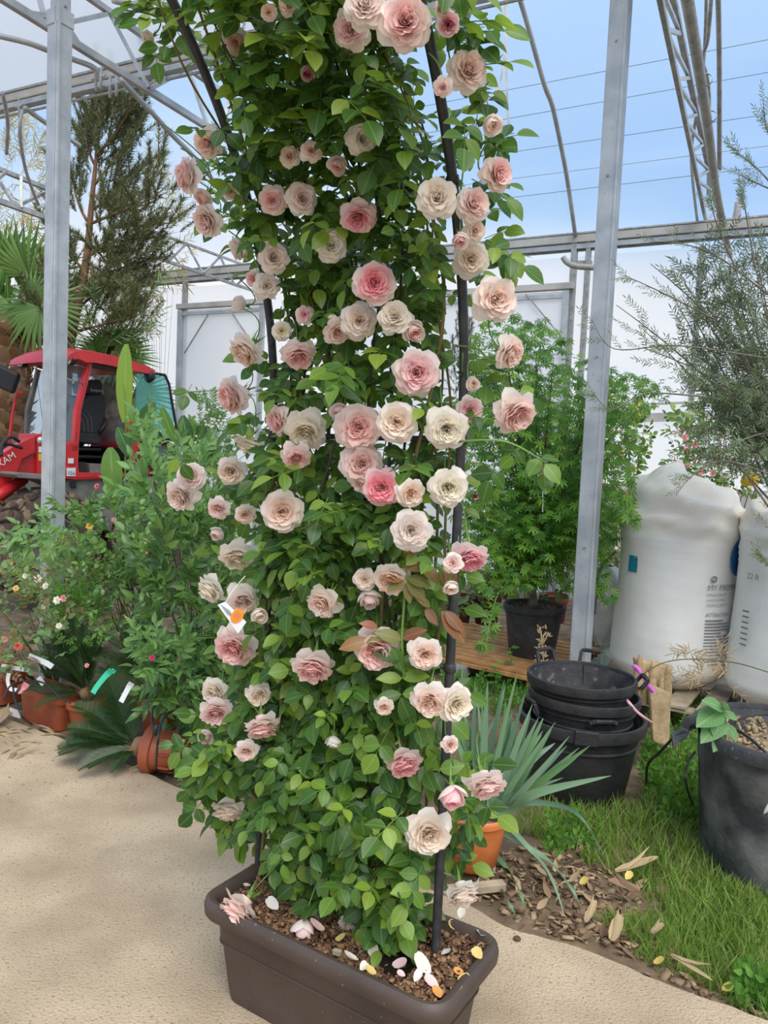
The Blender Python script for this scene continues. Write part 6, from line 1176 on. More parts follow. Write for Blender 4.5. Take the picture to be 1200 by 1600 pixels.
bush('bush_rose', 'darker bush rose with one yellow bloom between the shrubs', 'rose bush', H(200, 1110, -.03) + V3(0, .55, 0), [(135, 830), (200, 800), (262, 820), (262, 950), (230, 990), (160, 990), (128, 900)], 4.0, 4.6, ROSEP, 'camleaf', 120, .062, 14, 'cane', .005, 110, 'leaf', fl=[(227, 858, 4.0, 11, 'fy'), (234, 907, 4.0, 7, 'fw'), (178, 812, 4.2, 4, 'fp'), (152, 760, 4.4, 5, 'fr'), (140, 822, 4.3, 6, 'fy'), (136, 1040, 4.0, 4, 'fp')])
bush('bush_rose', 'low reddish young rose shoots among the pots at the far left', 'rose bush', H(15, 1105, -.03) + V3(0, .4, 0), [(-20, 1000), (40, 1005), (50, 1060), (-20, 1070)], 4.2, 4.6, ROSEP, 'bronze', 34, .05, 12, 'bark', .004, 30, 'leaf')
bush('bush_rose', 'rose foliage with small blooms in the shade behind the rose column, left', 'rose bush', H(390, 1080, -.04) + V3(0, .3, 0), [(255, 720), (420, 740), (440, 1150), (330, 1130), (250, 800)], 4.5, 5.3, ROSEP, 'camleaf', 120, .08, 6, 'cane', .006)
bush('jasmine_bush', 'airy small-leaved climber seen against the left white panel', 'climber', H(330, 985, -.04), [(305, 650), (318, 622), (340, 630), (358, 680), (352, 740), (340, 800), (300, 800), (305, 700)], 6.6, 7.1, sml, 'paleleaf', 200, .075, 7, 'cane', .005, fl=[(ru(305, 352), ru(640, 700), 6.6, 2.2, 'fw') for _ in range(40)])
# paddle-leaved plants -----------------------------------------------------------
def paddle(par, base_p, foot, tip, wpx, d, m, tear=0):
    a, b = P(*foot, d), P(*tip, d - .05); L = np.linalg.norm(b - a); w = wpx * d / FOC / L; n = 14; v = []; uv = []
    for i in range(n + 1):
        t = i / n; ww = w / 2 * (math.sin(math.pi * min(1, t * .92 + .06)) ** .55); z = -.16 * t * t
        for s in (-1, -.5, 0, .5, 1): v.append((s * ww * (1 - .05 * (i % 3 == 1) * abs(s)), t, z + .22 * abs(s) * ww + .03 * ww * math.sin(i * 2.1) * abs(s))); uv.append((s * .9, t * 2.2))
    f = [(i * 5 + j, i * 5 + j + 1, i * 5 + j + 6, i * 5 + j + 5) for i in range(n) for j in range(4)]
    me = mesh_of('leaf', [xf(tm(v, f, uv), frame(a, b - a, V3(ru(-.5, .5), -1, .3), L))], [(0, np.eye(4))], M[m], org(par)); o = bpy.data.objects.new('leaf', me); put(o, par)
    MB().tube(bez(base_p, (np.array(base_p) + a) / 2 + V3(0, 0, .05), a, 7) + [a + (b - a) * .5], [.018, .016, .014, .012, .011, .010, .009, .003], 7).build('leaf_stalk', M['stem'], par, True)
g = H(192, 960, -.04); bd = T('paddle_plant', 'tall plant with bright paddle leaves standing before the loader door', 'plant', g)
for ft, tp_, w, m in (((197, 660), (190, 536), 27, 'banb'), ((206, 690), (239, 630), 27, 'bananad'), ((204, 712), (183, 668), 22, 'bananad'), ((178, 768), (171, 700), 33, 'banana'), ((186, 742), (176, 800), 16, 'banana')): paddle(bd, g, ft, tp_, w, g[1] - .1, m)
g2_ = H(290, 990, -.04); bd2 = T('paddle_plant', 'second paddle-leaved plant with torn dark leaves right of the loader', 'plant', g2_)
for ft, tp_, w, m in (((275, 690), (249, 638), 20, 'banana'), ((295, 700), (284, 650), 24, 'bananad'), ((302, 700), (318, 664), 26, 'bananad'), ((296, 705), (300, 650), 16, 'banana'), ((290, 712), (306, 690), 20, 'bananad')): paddle(bd2, g2_, ft, tp_, w, g2_[1] - .1, m)
# fan palms ---------------------------------------------------------------------
def fan(n=30, spread=2.5, seed=0):
    q = random.Random(seed); v = []; f = []; uv = []
    for i in range(n):
        a = (i / (n - 1) - .5) * 2 * spread; L = q.uniform(.85, 1.05) * (1 - .18 * abs(a) / spread); dx, dy = math.sin(a), math.cos(a); px_, py_ = dy, -dx; k = len(v); dr = -.10 - q.uniform(0, .15)
        v += [(0, 0, 0), (dx * .5 * L - px_ * .034, dy * .5 * L - py_ * .034, .0), (dx * .5 * L + px_ * .034, dy * .5 * L + py_ * .034, .0), (dx * .5 * L, dy * .5 * L, .02), (dx * L, dy * L, dr)]; f += [(k, k + 1, k + 3), (k, k + 3, k + 2), (k + 1, k + 4, k + 3), (k + 3, k + 4, k + 2)]; uv += [(.5, .5)] * 5
    return tm(v, f, uv)
FAN = [fan(30, 2.3, i) for i in range(3)]
def palm(label, base_, top, r, fans, d):
    t = T('fan_palm', label, 'palm', base_); base_ = np.array(base_); top = np.array(top)
    MB().tube([base_ + (top - base_) * s for s in np.linspace(0, 1, 10)], [r * (1 + .1 * math.sin(i * 2)) for i in range(10)], 16).build('trunk', M['palmb'], t, True)
    inst = []; sc = tm([(-.5, 0, 0), (.5, 0, 0), (.35, 1, .35), (-.3, 1.1, .3), (0, .5, .25)], [(0, 1, 4), (1, 2, 4), (2, 3, 4), (3, 0, 4)], [(0, .5)] * 5)
    for k in range(330):
        a = ru(0, 6.28); s = ru(0, 1); p = base_ + (top - base_) * s + V3(math.cos(a), math.sin(a), 0) * r * 1.0; inst.append((0, frame(p, V3(math.cos(a) * .5, math.sin(a) * .5, 1) + V3(ru(-.4, .4), ru(-.4, .4), 0), V3(math.cos(a), math.sin(a), .2), ru(.07, .17))))
    scatter('leaf_bases', [sc], inst, M['dead'], t, maxpart=120, part='leaf_base')
    for (x, y, tx, ty, m_) in fans:
        p = P(x, y, d + ru(-.2, .2)); q = P(tx, ty, d + ru(-.4, .1)); L = np.linalg.norm(q - p); me = mesh_of('fan_leaf', [xf(R.choice(FAN), frame(p, q - p, V3(ru(-.6, .6), -1, ru(-.2, .5)), L))], [(0, np.eye(4))], M[m_], org(t)); o = bpy.data.objects.new('fan_leaf', me); put(o, t)
        MB().tube(bez(top, (top + p) / 2 + V3(0, 0, .15), p, 6), [.02, .018, .016, .013, .011, .009], 5).build('leaf_stalk', M['palm' if m_ == 'palm' else 'dead'], t, True)
pt0 = P(14, 520, 10.0); palm('shaggy fan palm at the left edge behind the loader', V3(pt0[0], 10.0, -.05), pt0, .24, [(15, 420, 30, 335, 'palm'), (10, 410, -60, 350, 'palm'), (45, 430, 100, 350, 'palm'), (50, 470, 120, 500, 'palm'), (-10, 450, -70, 500, 'palm'), (20, 480, 20, 560, 'palm'), (64, 470, 72, 520, 'dead'), (20, 490, 0, 535, 'dead'), (62, 480, 100, 560, 'palm'), (5, 440, -40, 420, 'palm'), (50, 500, 80, 580, 'dead')], 10.0)
pt1 = P(176, 560, 10.6); palm('second fan palm showing over and through the loader cab', V3(pt1[0], 10.6, -.05), pt1, .18, [(180, 540, 222, 505, 'palm'), (185, 550, 240, 560, 'palm'), (172, 535, 150, 490, 'palm'), (165, 550, 115, 520, 'palm'), (190, 560, 232, 615, 'palm'), (170, 560, 130, 600, 'palm'), (205, 620, 240, 690, 'palm'), (175, 545, 195, 495, 'palm'), (178, 560, 178, 620, 'dead')], 10.6)
# pine ------------------------------------------------------------------------------
def pineshoot(seed):
    q = random.Random(seed); ts = [strip([(0, 0, 0), (0, .5, .02), (0, 1, .08)], .014)]; v = []; f = []; uv = []
    for i in range(90):
        y = q.uniform(.02, 1.0); a = q.uniform(0, 6.28); L = q.uniform(.15, .26); d = nrm(V3(math.cos(a), .95, math.sin(a))); b = V3(0, y, .06 * y); w = nrm(np.cross(d, V3(.3, .2, 1))) * .010; k = len(v); v += [b - w, b + w, b + d * L]; f.append((k, k + 1, k + 2)); uv += [(.5, .5)] * 3
    ts.append(tm(v, f, uv)); return join(ts)
PS = [pineshoot(i) for i in range(4)]; dP = 10.2
pb_ = V3(P(95, 700, dP)[0], dP, -.05); pt = T('pine_tree', 'open crowned pine with reddish trunk behind the left post', 'tree', pb_)
trk = smoothpath([pb_, P(100, 640, dP), P(108, 540, dP), P(124, 460, dP), P(136, 400, dP), P(142, 330, dP), P(150, 250, dP), P(158, 170, dP)], 5); MB().tube(trk, list(np.linspace(.10, .010, len(trk))), 10).build('trunk', M['pinebark'], pt, True)
limbs = [((112, 520), (170, 505), (215, 490)), ((118, 490), (150, 440), (228, 445)), ((128, 440), (190, 420), (238, 400)), ((136, 400), (200, 365), (275, 345)), ((140, 350), (190, 330), (262, 300)), ((142, 330), (185, 300), (248, 240)), ((146, 290), (180, 250), (222, 190)), ((152, 240), (185, 210), (212, 150)), ((150, 260), (128, 230), (140, 160)), ((140, 350), (115, 320), (108, 240)), ((132, 420), (100, 400), (85, 340)), ((155, 200), (175, 180), (190, 140)), ((120, 480), (95, 470), (80, 430)), ((110, 530), (85, 520), (62, 500)), ((138, 380), (170, 400), (190, 470)), ((145, 300), (165, 330), (215, 370)), ((128, 450), (160, 480), (200, 530))]
ins = []
for a, b, c in limbs:
    d_ = dP + ru(-.5, .5); pp = bez(P(*a, dP), P(*b, (dP + d_) / 2), P(*c, d_), 10); MB().tube(pp, list(np.linspace(.022, .005, 10)), 6).build('branch', M['pinebark'], pt, True)
    for k in range(34):
        t_ = ru(.12, 1.0); i = min(8, int(t_ * 9)); p = pp[i] + (pp[i + 1] - pp[i]) * (t_ * 9 - i); ins.append((R.randrange(4), frame(p + V3(ru(-.12, .12), ru(-.2, .2), ru(-.15, .12)), nrm(pp[-1] - pp[0]) * .5 + V3(ru(-.6, .6), ru(-.6, .6), ru(.1, 1.2)), V3(0, -1, .2), ru(.26, .50))))
for a in [(150, 160), (160, 145), (143, 175), (172, 160), (186, 150), (212, 155), (222, 190), (250, 230), (140, 200), (200, 185)]:
    for k in range(3): ins.append((R.randrange(4), frame(P(a[0] + ru(-5, 5), a[1] + 25, dP), V3(ru(-.2, .3), ru(-.2, .2), 1), V3(0, -1, 0), ru(.36, .54))))
scatter('needles', PS, ins, M['pine'], pt, maxpart=300, part='needle_shoot')
# straw-coloured bamboo ---------------------------------------------------------------
nar = [sprig(7, 1.4, leaflet(1, .10, .1, .3, NAR), .8, .7, .012, k) for k in range(3)]
bush('bamboo_clump', 'thin straw coloured bamboo twigs fringing the pine', 'bamboo', V3(P(250, 700, 11.2)[0], 11.2, -.05), [(225, 250), (290, 290), (290, 400), (250, 470), (230, 560), (215, 560), (200, 430)], 10.8, 11.6, nar, 'bamboo', 120, .17, 12, 'dead' if False else 'cane', .004, 0, updir=.1)
bush('bamboo_clump', 'yellowish bamboo haze above the palm at the left edge', 'bamboo', V3(P(30, 700, 10.6)[0], 10.6, -.05), [(-30, 180), (60, 190), (68, 330), (20, 360), (-30, 340)], 10.4, 11, nar, 'bamboo', 150, .17, 8, 'cane', .005, 0)
bush('dry_bush', 'dry branched bush between palm trunk and pine', 'bush', V3(P(85, 700, 10.2)[0], 10.2, -.05), [(50, 440), (240, 450), (235, 540), (150, 560), (60, 600), (40, 520)], 9.8, 10.8, nar + PS[:1], 'greyrose', 150, .19, 14, 'bark', .01, 0)
# maple ---------------------------------------------------------------------------------
def mapleleaf(seed):
    q = random.Random(seed); v = [(0, 0, 0)]; f = []; uv = [(.5, .5)]
    for a, L in ((-2.1, .40), (-1.35, .66), (-.65, .9), (0, 1.0), (.65, .9), (1.35, .66), (2.1, .40)):
        dx, dy = math.sin(a), math.cos(a); px_, py_ = dy, -dx; k = len(v); w = .13 * L; dr = -.22 * L * L * q.uniform(.5, 1.6)
        v += [(dx * .55 * L - px_ * w, dy * .55 * L - py_ * w, dr * .3), (dx * L, dy * L, dr), (dx * .55 * L + px_ * w, dy * .55 * L + py_ * w, dr * .3)]; f += [(0, k, k + 1, k + 2)]; uv += [(.5, .5)] * 3
    return tm(v, f, uv)
ML_ = [mapleleaf(i) for i in range(4)]
mbp = MC + Z * .36; mtree = T('maple_tree', 'green laceleaf maple growing in the grey black pot on the orange pallet', 'tree', mbp)
mp_poly = [(722, 560), (735, 525), (770, 515), (820, 500), (862, 515), (900, 545), (935, 570), (1000, 585), (1048, 595), (1040, 630), (990, 650), (1000, 700), (985, 745), (990, 800), (950, 870), (930, 950), (890, 940), (870, 900), (800, 930), (735, 915), (725, 800), (715, 650)]
tips = samp(mp_poly, 46, 5.1, 6.4); ins = []
MB().tube(bez(mbp, mbp + V3(-.02, 0, .12), mbp + V3(-.03, 0, .26), 6), [.042, .036, .032, .03, .028, .026], 10).build('trunk', M['greybark'], mtree, True); fk = mbp + V3(-.03, 0, .25)
for e in tips:
    mid = fk + (e - fk) * .5 + V3((e[0] - fk[0]) * -.1, 0, .12); pp = bez(fk, mid, e, 10); MB().tube(pp, list(np.linspace(ru(.008, .016), .002, 10)), 6).build('branch', M['bark'], mtree, True)
    for k in range(64):
        t_ = ru(.4, 1.05); p = pp[min(9, int(t_ * 9))] + V3(R.gauss(0, .13), R.gauss(0, .13), R.gauss(0, .07)); x, y = proj(p)
        if not inpoly(x, y, mp_poly) and R.random() < .85: continue
        ins.append((R.randrange(4), frame(p, V3(ru(-.8, .8), -.5 + ru(-.4, .4), ru(-.8, .1)), V3(ru(-.4, .4), -.5 + ru(-.3, .3), .9), ru(.045, .075))))
for p in samp(mp_poly, 2600, 5.0, 6.5): ins.append((R.randrange(4), frame(p, V3(ru(-.8, .8), -.5 + ru(-.4, .4), ru(-.8, .1)), V3(ru(-.4, .4), -.5 + ru(-.3, .3), .9), ru(.045, .075))))
for (x, y, d_) in [(760, 505, 5.3), (775, 500, 5.3), (805, 495, 5.3), (820, 505, 5.3), (845, 505, 5.3), (880, 525, 5.2), (965, 770, 4.6), (975, 785, 4.55), (985, 800, 4.55), (980, 745, 4.7), (990, 812, 4.5), (772, 945, 5.0), (765, 960, 4.95), (768, 985, 4.9), (758, 1005, 4.85), (762, 925, 5.0), (940, 920, 5), (945, 905, 5), (950, 930, 5)]:
    for k in range(6): ins.append((R.randrange(4), frame(P(x + ru(-9, 9), y + ru(-9, 9), d_), V3(ru(-1, 1), -.3, ru(-1, .2)), V3(ru(-.4, .4), -.8, .6), ru(.045, .07))))
scatter('foliage', ML_, ins, M['maple'], mtree, maxpart=300, part='leaf')
MB().tube(smoothpath([P(800, 905, 5.3), P(780, 925, 5.05), P(768, 960, 4.95), P(760, 1005, 4.85)], 5), .003, 5).build('branch', M['stem'], mtree, True)
sg = T('variety_sign', 'small picture sign with orange foot tied to the maple stems', 'sign', P(848, 735, 5.2)); a, b, c, e = P(840, 720, 5.2), P(856, 720, 5.2), P(856, 748, 5.2), P(840, 748, 5.2)
MB().prism([a, b, c, e], V3(0, .006, 0)).build('frame', M['beige'], sg, bevel=.004); pf = V3(0, -.002, 0); MB().prism([P(841.5, 722, 5.2) + pf, P(854.5, 722, 5.2) + pf, P(854.5, 741, 5.2) + pf, P(841.5, 741, 5.2) + pf], V3(0, .001, 0)).build('picture', mat('sign_picture', (.30, .12, .07), .4, scale=45, c2=(.05, .04, .02), spot=((.55, .38, .26), 60, .55)), sg); MB().prism([P(841, 741.5, 5.2) + pf, P(855, 741.5, 5.2) + pf, P(855, 747, 5.2) + pf, P(841, 747, 5.2) + pf], V3(0, .001, 0)).build('foot_band', M['yellow'], sg); MB().tube([P(848, 748, 5.21), P(848, 800, 5.22)], .003, 5).build('stake', M['white'], sg)
# potted roses in the shade behind the maple ----------------------------------------------
for (x, y, r, lab) in ((716, 975, .15, 'maroon pot in the shade right beside the right arch pole'), (765, 975, .13, 'maroon pot in the shade left of the maple pot'), (872, 972, .14, 'maroon pot just behind the maple pot on its right')):
    q = H(x, y + 8, .10); smallpot(lab, q + V3(0, .25, 0), r * .8, r, .27, 'maroon')
RBK = [xf(t_, np.diag([11, 11, 11, 1.0])) for t_ in (roseT[0], roseT[6])]
bush('bush_rose', 'potted roses with magenta and coral blooms behind the maple stems', 'rose bush', H(800, 985, .1) + V3(0, .5, .2), [(700, 790), (900, 790), (905, 950), (700, 950)], 6.4, 7.1, RBK, 'camleaf', 150, .085, 10, 'cane', .006, 0, fl=[(750, 788, 6.1, 10, 'fm'), (773, 789, 6.1, 7, 'fp'), (768, 803, 6.2, 8, 'fr'), (742, 775, 6.2, 5, 'fm'), (738, 800, 6.2, 5, 'fm'), (877, 821, 6.2, 8, 'fr'), (762, 903, 6.1, 6, 'fm'), (845, 832, 6.2, 6, 'fp'), (857, 858, 6.2, 5, 'fr'), (820, 800, 6.3, 5, 'fw'), (825, 750, 6.3, 5, 'fp'), (810, 825, 6.3, 6, 'fr')])
bush('bush_rose', 'tall rose hedge dotted with small yellow blooms right of the steel post', 'rose bush', V3(P(970, 900, 8)[0], 8.0, -.05), [(928, 610), (1010, 640), (1015, 700), (985, 760), (1000, 860), (930, 900), (925, 760)], 7.4, 8.6, RBK, 'hedge', 230, .10, 12, 'cane', .008, 0, fl=[(ru(935, 1005), ru(620, 880), 7.3, ru(3, 5.5), R.choice(['fy', 'fy', 'fw'])) for _ in range(46)])
bush('bush_rose', 'far rose hedge with small pink blooms behind the white bags', 'rose bush', V3(P(1120, 900, 7.6)[0], 7.6, -.05), [(1045, 655), (1100, 640), (1230, 640), (1230, 830), (1140, 800), (1050, 730)], 7.2, 7.9, RBK, 'hedge', 260, .11, 12, 'cane', .008, 0, fl=[(ru(1050, 1195), ru(660, 800), 7.1, ru(3, 6), R.choice(['fp', 'fw', 'fp'])) for _ in range(40)])
bush('bush_rose', 'rose hedge filling the gap behind the maple crown', 'rose bush', V3(P(820, 900, 8.6)[0], 8.6, -.05), [(700, 640), (930, 640), (930, 900), (700, 900)], 8.0, 9.0, RBK, 'hedge', 200, .12, 10, 'cane', .008, 0, fl=[(ru(720, 920), ru(690, 880), 7.9, ru(3, 5), R.choice(['fp', 'fw', 'fy'])) for _ in range(16)])
bush('conifer', 'small grey green conifer peeping out behind the right arch pole', 'conifer', V3(P(722, 700, 7.4)[0], 7.4, -.05), [(705, 560), (715, 510), (725, 500), (745, 530), (748, 600), (705, 620)], 7.2, 7.6, PS, 'oliveb', 60, .16, 4, 'bark', .01, 50, 'needle_shoot', 1.2)
# olive ----------------------------------------------------------------------------------------
OS = [sprig(12, 1.3, leaflet(1, .17, .15, .15, NAR), .36, .8, .010, k) for k in range(4)]
ob = V3(P(1290, 900, 4.3)[0], 4.3, -.05); ol = T('olive_tree', 'grey green olive tree leaning in over the white bags from the right', 'tree', ob)
tk = smoothpath([ob, ob + V3(-.04, 0, .6), ob + V3(-.10, 0, 1.1), P(1230, 640, 4.3)], 5); MB().tube(tk, list(np.linspace(.05, .025, len(tk))), 9).build('trunk', M['greybark'], ol, True)
core = [(1075, 430), (1130, 370), (1200, 380), (1290, 350), (1300, 740), (1200, 745), (1130, 735), (1085, 640), (1090, 520)]; ring = [(955, 440), (1000, 405), (1015, 375), (1045, 425), (1100, 380), (1135, 330), (1165, 300), (1200, 350), (1200, 745), (1150, 750), (1095, 750), (1050, 715), (1030, 640), (1040, 600), (1010, 555), (965, 520), (935, 480)]
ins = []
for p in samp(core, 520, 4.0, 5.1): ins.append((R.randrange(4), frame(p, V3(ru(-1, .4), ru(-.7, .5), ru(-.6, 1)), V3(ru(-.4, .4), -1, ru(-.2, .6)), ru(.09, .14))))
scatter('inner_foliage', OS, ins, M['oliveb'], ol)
ins = []
for k, e in enumerate(samp(ring, 40, 3.9, 4.6)):
    st_ = tk[-1 - (k % 6)]; pp = bez(st_, (st_ + e) / 2 + V3(0, 0, .1), e, 9); MB().tube(pp, list(np.linspace(.009, .002, 9)), 5).build('branch', M['greybark'], ol, True)
    for j in range(15):
        t_ = ru(.35, 1.0); p = pp[min(8, int(t_ * 8))] + V3(ru(-.07, .07), ru(-.07, .07), ru(-.06, .06)); x, y = proj(p)
        if x < 1200 and not inpoly(x, y, ring): continue
        ins.append((R.randrange(4), frame(p, nrm(pp[-1] - pp[4]) + V3(ru(-.7, .7), ru(-.7, .4), ru(-.5, .7)), V3(ru(-.4, .4), -1, ru(-.2, .6)), ru(.07, .115))))
for pts in ([(1215, 300), (1190, 270), (1160, 245), (1147, 240)], [(1215, 230), (1198, 200), (1192, 155)], [(1215, 300), (1180, 285), (1150, 270)], [(1200, 460), (1120, 400), (1060, 380), (1015, 378)], [(1200, 560), (1060, 540), (960, 545), (925, 500)], [(1200, 740), (1130, 720), (1080, 745), (1056, 775)], [(1230, 900), (1205, 885), (1188, 870)], [(1150, 420), (1120, 350), (1110, 310)], [(1180, 420), (1165, 330), (1160, 310)], [(1100, 620), (1010, 615), (955, 640), (925, 610)], [(1120, 500), (1030, 455), (975, 430)]):
    dd = 3.9; pp = smoothpath([P(x, y, dd) for x, y in pts], 6); MB().tube(pp, list(np.linspace(.005, .0015, len(pp))), 5).build('branch', M['greybark'], ol, True)
    for j in range(9): p = pp[int(ru(.3, .99) * (len(pp) - 1))]; ins.append((R.randrange(4), frame(p, nrm(pp[-1] - pp[0]) + V3(ru(-.5, .5), ru(-.5, .3), ru(-.5, .7)), V3(ru(-.4, .4), -1, ru(-.2, .6)), ru(.055, .08))))
scatter('foliage', OS, ins, M['olive'], ol, maxpart=300, part='leafy_twig')
# dried weed stem in front of the bags
dw = T('dried_weed', 'long dried weed stem bowing in front of the two bags', 'weed', H(1000, 1120, 0)); pp = smoothpath([P(996, 1060, 3.9), P(1030, 1038, 3.9), P(1070, 1030, 3.9), P(1120, 1032, 3.85), P(1160, 1038, 3.8), P(1215, 1055, 3.7)], 6); MB().tube(pp, .003, 5).build('stem', M['cane'], dw, True); ins = [(R.randrange(3), frame(P(ru(1060, 1150), ru(1010, 1075), 3.88), V3(ru(-1, 1), ru(-.3, .3), ru(-.6, 1)), V3(0, -1, 0), ru(.04, .08))) for _ in range(30)]; scatter('dry_twigs', nar, ins, M['straw'], dw)
bf = T('dried_flower_head', 'withered brown flower spike in front of the maple pot', 'flower', P(850, 1040, 4.9)); ins = [(0, frame(P(848 + ru(-8, 8), ru(978, 1035), 4.9), V3(ru(-1, 1), ru(-.4, .4), ru(-.2, 1)), V3(0, -1, 0), ru(.02, .04))) for _ in range(60)]; scatter('dry_bracts', [leaflet(1, .35, .3, .2, NAR)], ins, M['straw'], bf); MB().tube([P(852, 1070, 4.9), P(849, 1030, 4.9), P(845, 985, 4.9)], .005, 5).build('stem', M['straw'], bf, True)
# ================================================================ GROUND COVER
def blade(seed):
    q = random.Random(seed); v = []; uv = []; bx_ = q.uniform(.25, .9)
    for i in range(4): t = i / 3; w = .030 * (1 - t) + .002; v += [(-w, t * (1 - .3 * bx_ * t), -bx_ * t * t * .55), (w, t * (1 - .3 * bx_ * t), -bx_ * t * t * .55)]; uv += [(.5, .5)] * 2
    return tm(v, [(0, 1, 3, 2), (2, 3, 5, 4), (4, 5, 7, 6)], uv)
BLD = [blade(i) for i in range(5)]
def edge_y(x):                                         # soil starts beyond this ground line
    for a, b in zip(EDGE[:-1], EDGE[1:]):
        if a[0] <= x <= b[0]: return a[1] + (b[1] - a[1]) * (x - a[0]) / (b[0] - a[0] + 1e-9)
    return 0
def gsamp(poly, n):
    out = []; xs = [p[0] for p in poly]; ys = [p[1] for p in poly]; tr = 0
    while len(out) < n and tr < n * 30:
        tr += 1; x = ru(min(xs), max(xs)); y = ru(min(ys), max(ys))
        if inpoly(x, y, poly):
            p = H(x, y, -.04)
            if p[1] > edge_y(p[0]) + .01: p[2] = soilz(p[0], p[1]) ; out.append(p)
    return out
tag_t = lambda name, tm_, ins, m, label, cat: tag(scatter(name, tm_, ins, M[m], None), label, cat)
ins = []
def grass(poly, n, h0, h1):
    for p in gsamp(poly, n):
        for k in range(5): ins.append((R.randrange(5), frame(p + V3(ru(-.02, .02), ru(-.02, .02), -.005), V3(ru(-.55, .55), ru(-.55, .55), 1), V3(ru(-1, 1), ru(-1, 1), .1), ru(h0, h1))))
grass([(930, 1285), (1010, 1260), (1100, 1300), (1110, 1380), (1210, 1420), (1210, 1560), (1150, 1550), (1060, 1440), (1000, 1390), (900, 1340), (850, 1330), (860, 1270)], 620, .06, .14)
grass([(1050, 1400), (1210, 1430), (1210, 1600), (1150, 1570), (1040, 1480), (960, 1460)], 300, .05, .12); grass([(930, 1430), (1060, 1440), (1100, 1530), (1010, 1500)], 240, .04, .09); grass([(820, 1260), (1000, 1270), (1000, 1300), (900, 1320), (800, 1310)], 200, .05, .13)
grass([(700, 1050), (820, 1060), (830, 1110), (690, 1110)], 220, .04, .09); grass([(1015, 1160), (1090, 1170), (1100, 1330), (1000, 1290)], 240, .05, .12); grass([(690, 1100), (830, 1120), (840, 1250), (700, 1250)], 130, .04, .08); grass([(1090, 1340), (1210, 1400), (1210, 1440), (1080, 1390)], 160, .06, .13)
tag_t('grass', BLD, ins, 'grass', 'fresh green grass tufts growing between the path and the black tubs', 'grass')
WL = [sprig(7, 1.0, leaflet(1, .55, .2, .2, ELL), .34, .9, .012, k) for k in range(3)]
ins = []
for p in gsamp([(1015, 1110), (1095, 1080), (1100, 1300), (1020, 1310), (1000, 1200)], 330) + gsamp([(700, 1050), (830, 1065), (820, 1120), (700, 1110)], 170) + gsamp([(860, 1290), (930, 1300), (920, 1360), (840, 1340)], 30) + gsamp([(1140, 1530), (1200, 1545), (1195, 1580), (1150, 1570)], 30): ins.append((R.randrange(3), frame(p, V3(ru(-.5, .5), ru(-.6, .2), 1), V3(ru(-.5, .5), -1, .5), ru(.05, .12))))
tag_t('weeds', WL, ins, 'weed', 'leafy green weeds around the tubs and the cardboard tray', 'weeds')
for (x, y, h, lab) in ((1068, 1110, .22, 'tall weed seedling in front of the left bag'), (795, 1075, .30, 'leafy weed standing before the orange pallet'), (772, 1085, .22, 'small weed left of the one before the pallet')):
    b = H(x, y, -.03); t = T('tall_weed', lab, 'weed', b); MB().tube([b, b + V3(.01, 0, h * .6), b + V3(-.01, 0, h)], .003, 5).build('stem', M['stem'], t, True)
    for k in range(9): p = b + Z * h * (.25 + .75 * k / 8); o = bpy.data.objects.new('leaf', mesh_of('leaf', [xf(leaflet(1, .6, .2, .2, ELL), frame(p, V3(math.cos(k * 2.4), math.sin(k * 2.4) - .3, .2), V3(0, -.4, 1), ru(.05, .075)))], [(0, np.eye(4))], M['weed'], org(t))); put(o, t)
# leaf litter and husks -----------------------------------------------------------------
LT = [leaflet(1, .45, .5, -.4, ELL), leaflet(1, .6, -.3, .5, ELL), leaflet(1, .16, .4, .2, NAR), chip(.4, .25, .08)]
ins = []
for p in gsamp([(720, 1395), (760, 1330), (900, 1320), (1010, 1400), (1000, 1480), (860, 1460)], 620): ins.append((R.randrange(4), frame(p + Z * ru(.0, .015), V3(ru(-1, 1), ru(-1, 1), ru(-.3, .3)), V3(ru(-.6, .6), ru(-.6, .6), 1), ru(.02, .065))))
for p in gsamp([(880, 1330), (1200, 1560), (1200, 1600), (960, 1500)], 220): ins.append((R.choice([0, 2, 3]), frame(p + Z * .005, V3(ru(-1, 1), ru(-1, 1), 0), V3(ru(-.4, .4), ru(-.4, .4), 1), ru(.02, .06))))
for p in gsamp([(225, 1150), (330, 1150), (400, 1250), (330, 1290), (300, 1240), (230, 1205)], 420): ins.append((R.randrange(4), frame(p + Z * ru(0, .02), V3(ru(-1, 1), ru(-1, 1), ru(-.3, .3)), V3(ru(-.6, .6), ru(-.6, .6), 1), ru(.015, .04))))
tag_t('leaf_litter', LT, ins, 'litter', 'brown dry leaves and chips covering the soil by the path edge', 'dry leaves')
ins = []
for _ in range(38):
    x, y = ru(-10, 65), ru(1125, 1180); p = H(x, y, .004); ins.append((2, frame(p, V3(ru(-.4, 1), ru(-.4, .4), .02), V3(0, 0, 1), ru(.04, .16))))
for _ in range(70):
    x, y = ru(0, 300), ru(1180, 1260); p = H(x, y, .003)
    if p[1] < edge_y(p[0]) - .03: ins.append((3, frame(p, V3(ru(-1, 1), ru(-1, 1), 0), V3(0, 0, 1), ru(.004, .012))))
tag_t('straw_scraps', LT, ins, 'straw', 'scattered straw scraps on the concrete at the far left', 'straw')
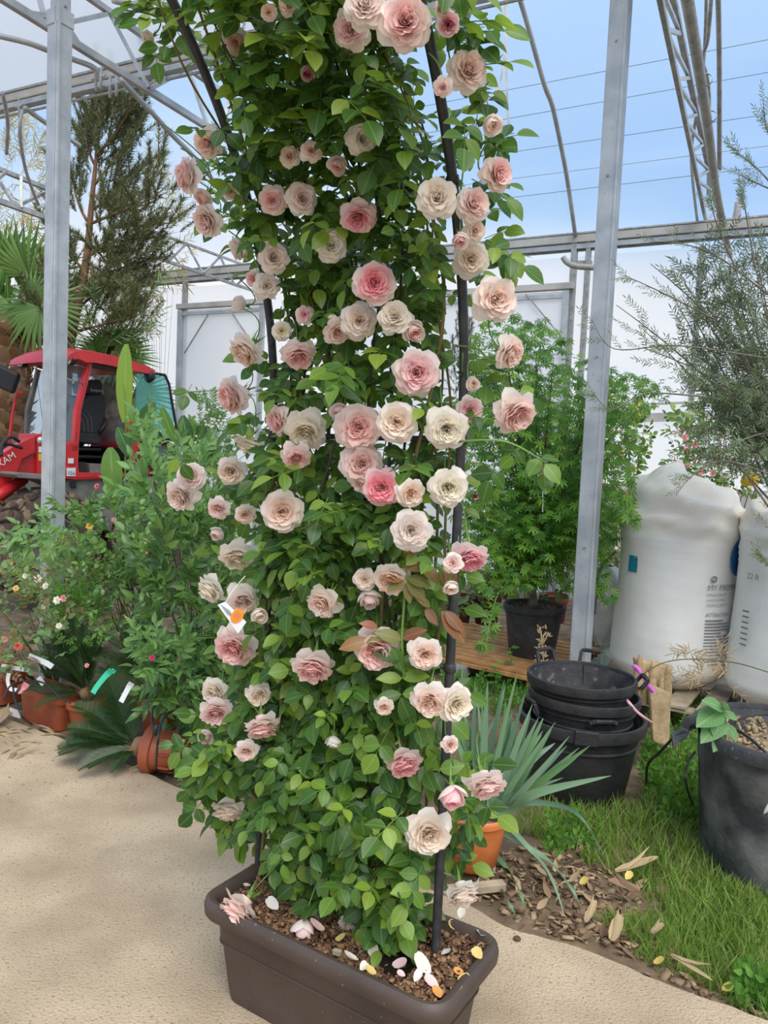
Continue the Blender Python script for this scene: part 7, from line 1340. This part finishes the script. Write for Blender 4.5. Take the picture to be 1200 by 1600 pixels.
def husk(label, p, q, w, m='straw', nm='dry_husk', cat='husk', z=.03):
    a, b = H(*p, z), H(*q, z); L = np.linalg.norm(b - a); t1 = leaflet(1, w, .6, -.1, ((0, .5), (.2, .9), (.6, 1), (.9, .6), (1, .2))); t2_ = leaflet(1, w * .7, -.5, -.25, NAR)
    o = bpy.data.objects.new(nm, mesh_of(nm, [join([xf(t1, frame(a, b - a, V3(.1, -.2, 1), L)), xf(t2_, frame(a + V3(0, 0, .006), b - a + V3(.02, .03, .01), V3(-.3, -.1, 1), L * .9))])], [(0, np.eye(4))], M[m])); put(o); tag(o, label, cat); return o
husk('pale corn husk lying on the grass in front of the tubs', (962, 1362), (1026, 1346), .16); husk('upright pale husk scrap at the path edge', (955, 1470), (968, 1436), .28); husk('pale husk scrap right of the upright one', (1018, 1458), (1036, 1446), .3); husk('long brown curled husk at the right path edge', (1048, 1492), (1112, 1540), .14); husk('dry split husk among the brown leaves', (915, 1440), (930, 1412), .2)
husk('curled brown leaf below the strap leaves', (1000, 1375 + 20), (950, 1380), .4, 'litter', 'dry_leaf', 'leaf'); husk('thin pale stick lying at the overturned pot', (202, 1203), (252, 1186), .10, 'straw', 'dry_stick', 'stick'); husk('long pale straw on the concrete at the far left', (22, 1175), (60, 1165), .12); husk('curled pale husk at the left picture edge', (-6, 1132), (14, 1112), .35)
for (x, y, lab) in ((1021, 1504, 'yellow fallen petal at the right path edge'), (978, 1374, 'small yellow petal near the pale corn husk'), (906, 1381, 'yellow orange petal among the brown leaves'), (1128, 1546, 'yellow petal beside the long brown husk')):
    o = bpy.data.objects.new('fallen_petal', mesh_of('fallen_petal', [xf(leaflet(.035, .03, .5, -.5, ((0, .3), (.3, .9), (.7, 1), (1, .3))), frame(V3(0, 0, 0), V3(1, ru(-1, 1), .2), V3(0, -.3, 1)))], [(0, np.eye(4))], M['fy'])); put(o); o.location = Vector(H(x, y, .015)); tag(o, lab, 'petal')
o = MB().lathe([(0, -.006), (.012, -.004), (.014, 0), (.008, .006), (0, .007)], H(808, 1466, .007), 7, Z).build('pebble', M['bark']); tag(o, 'small dark pebble on the concrete right of the planter', 'pebble')
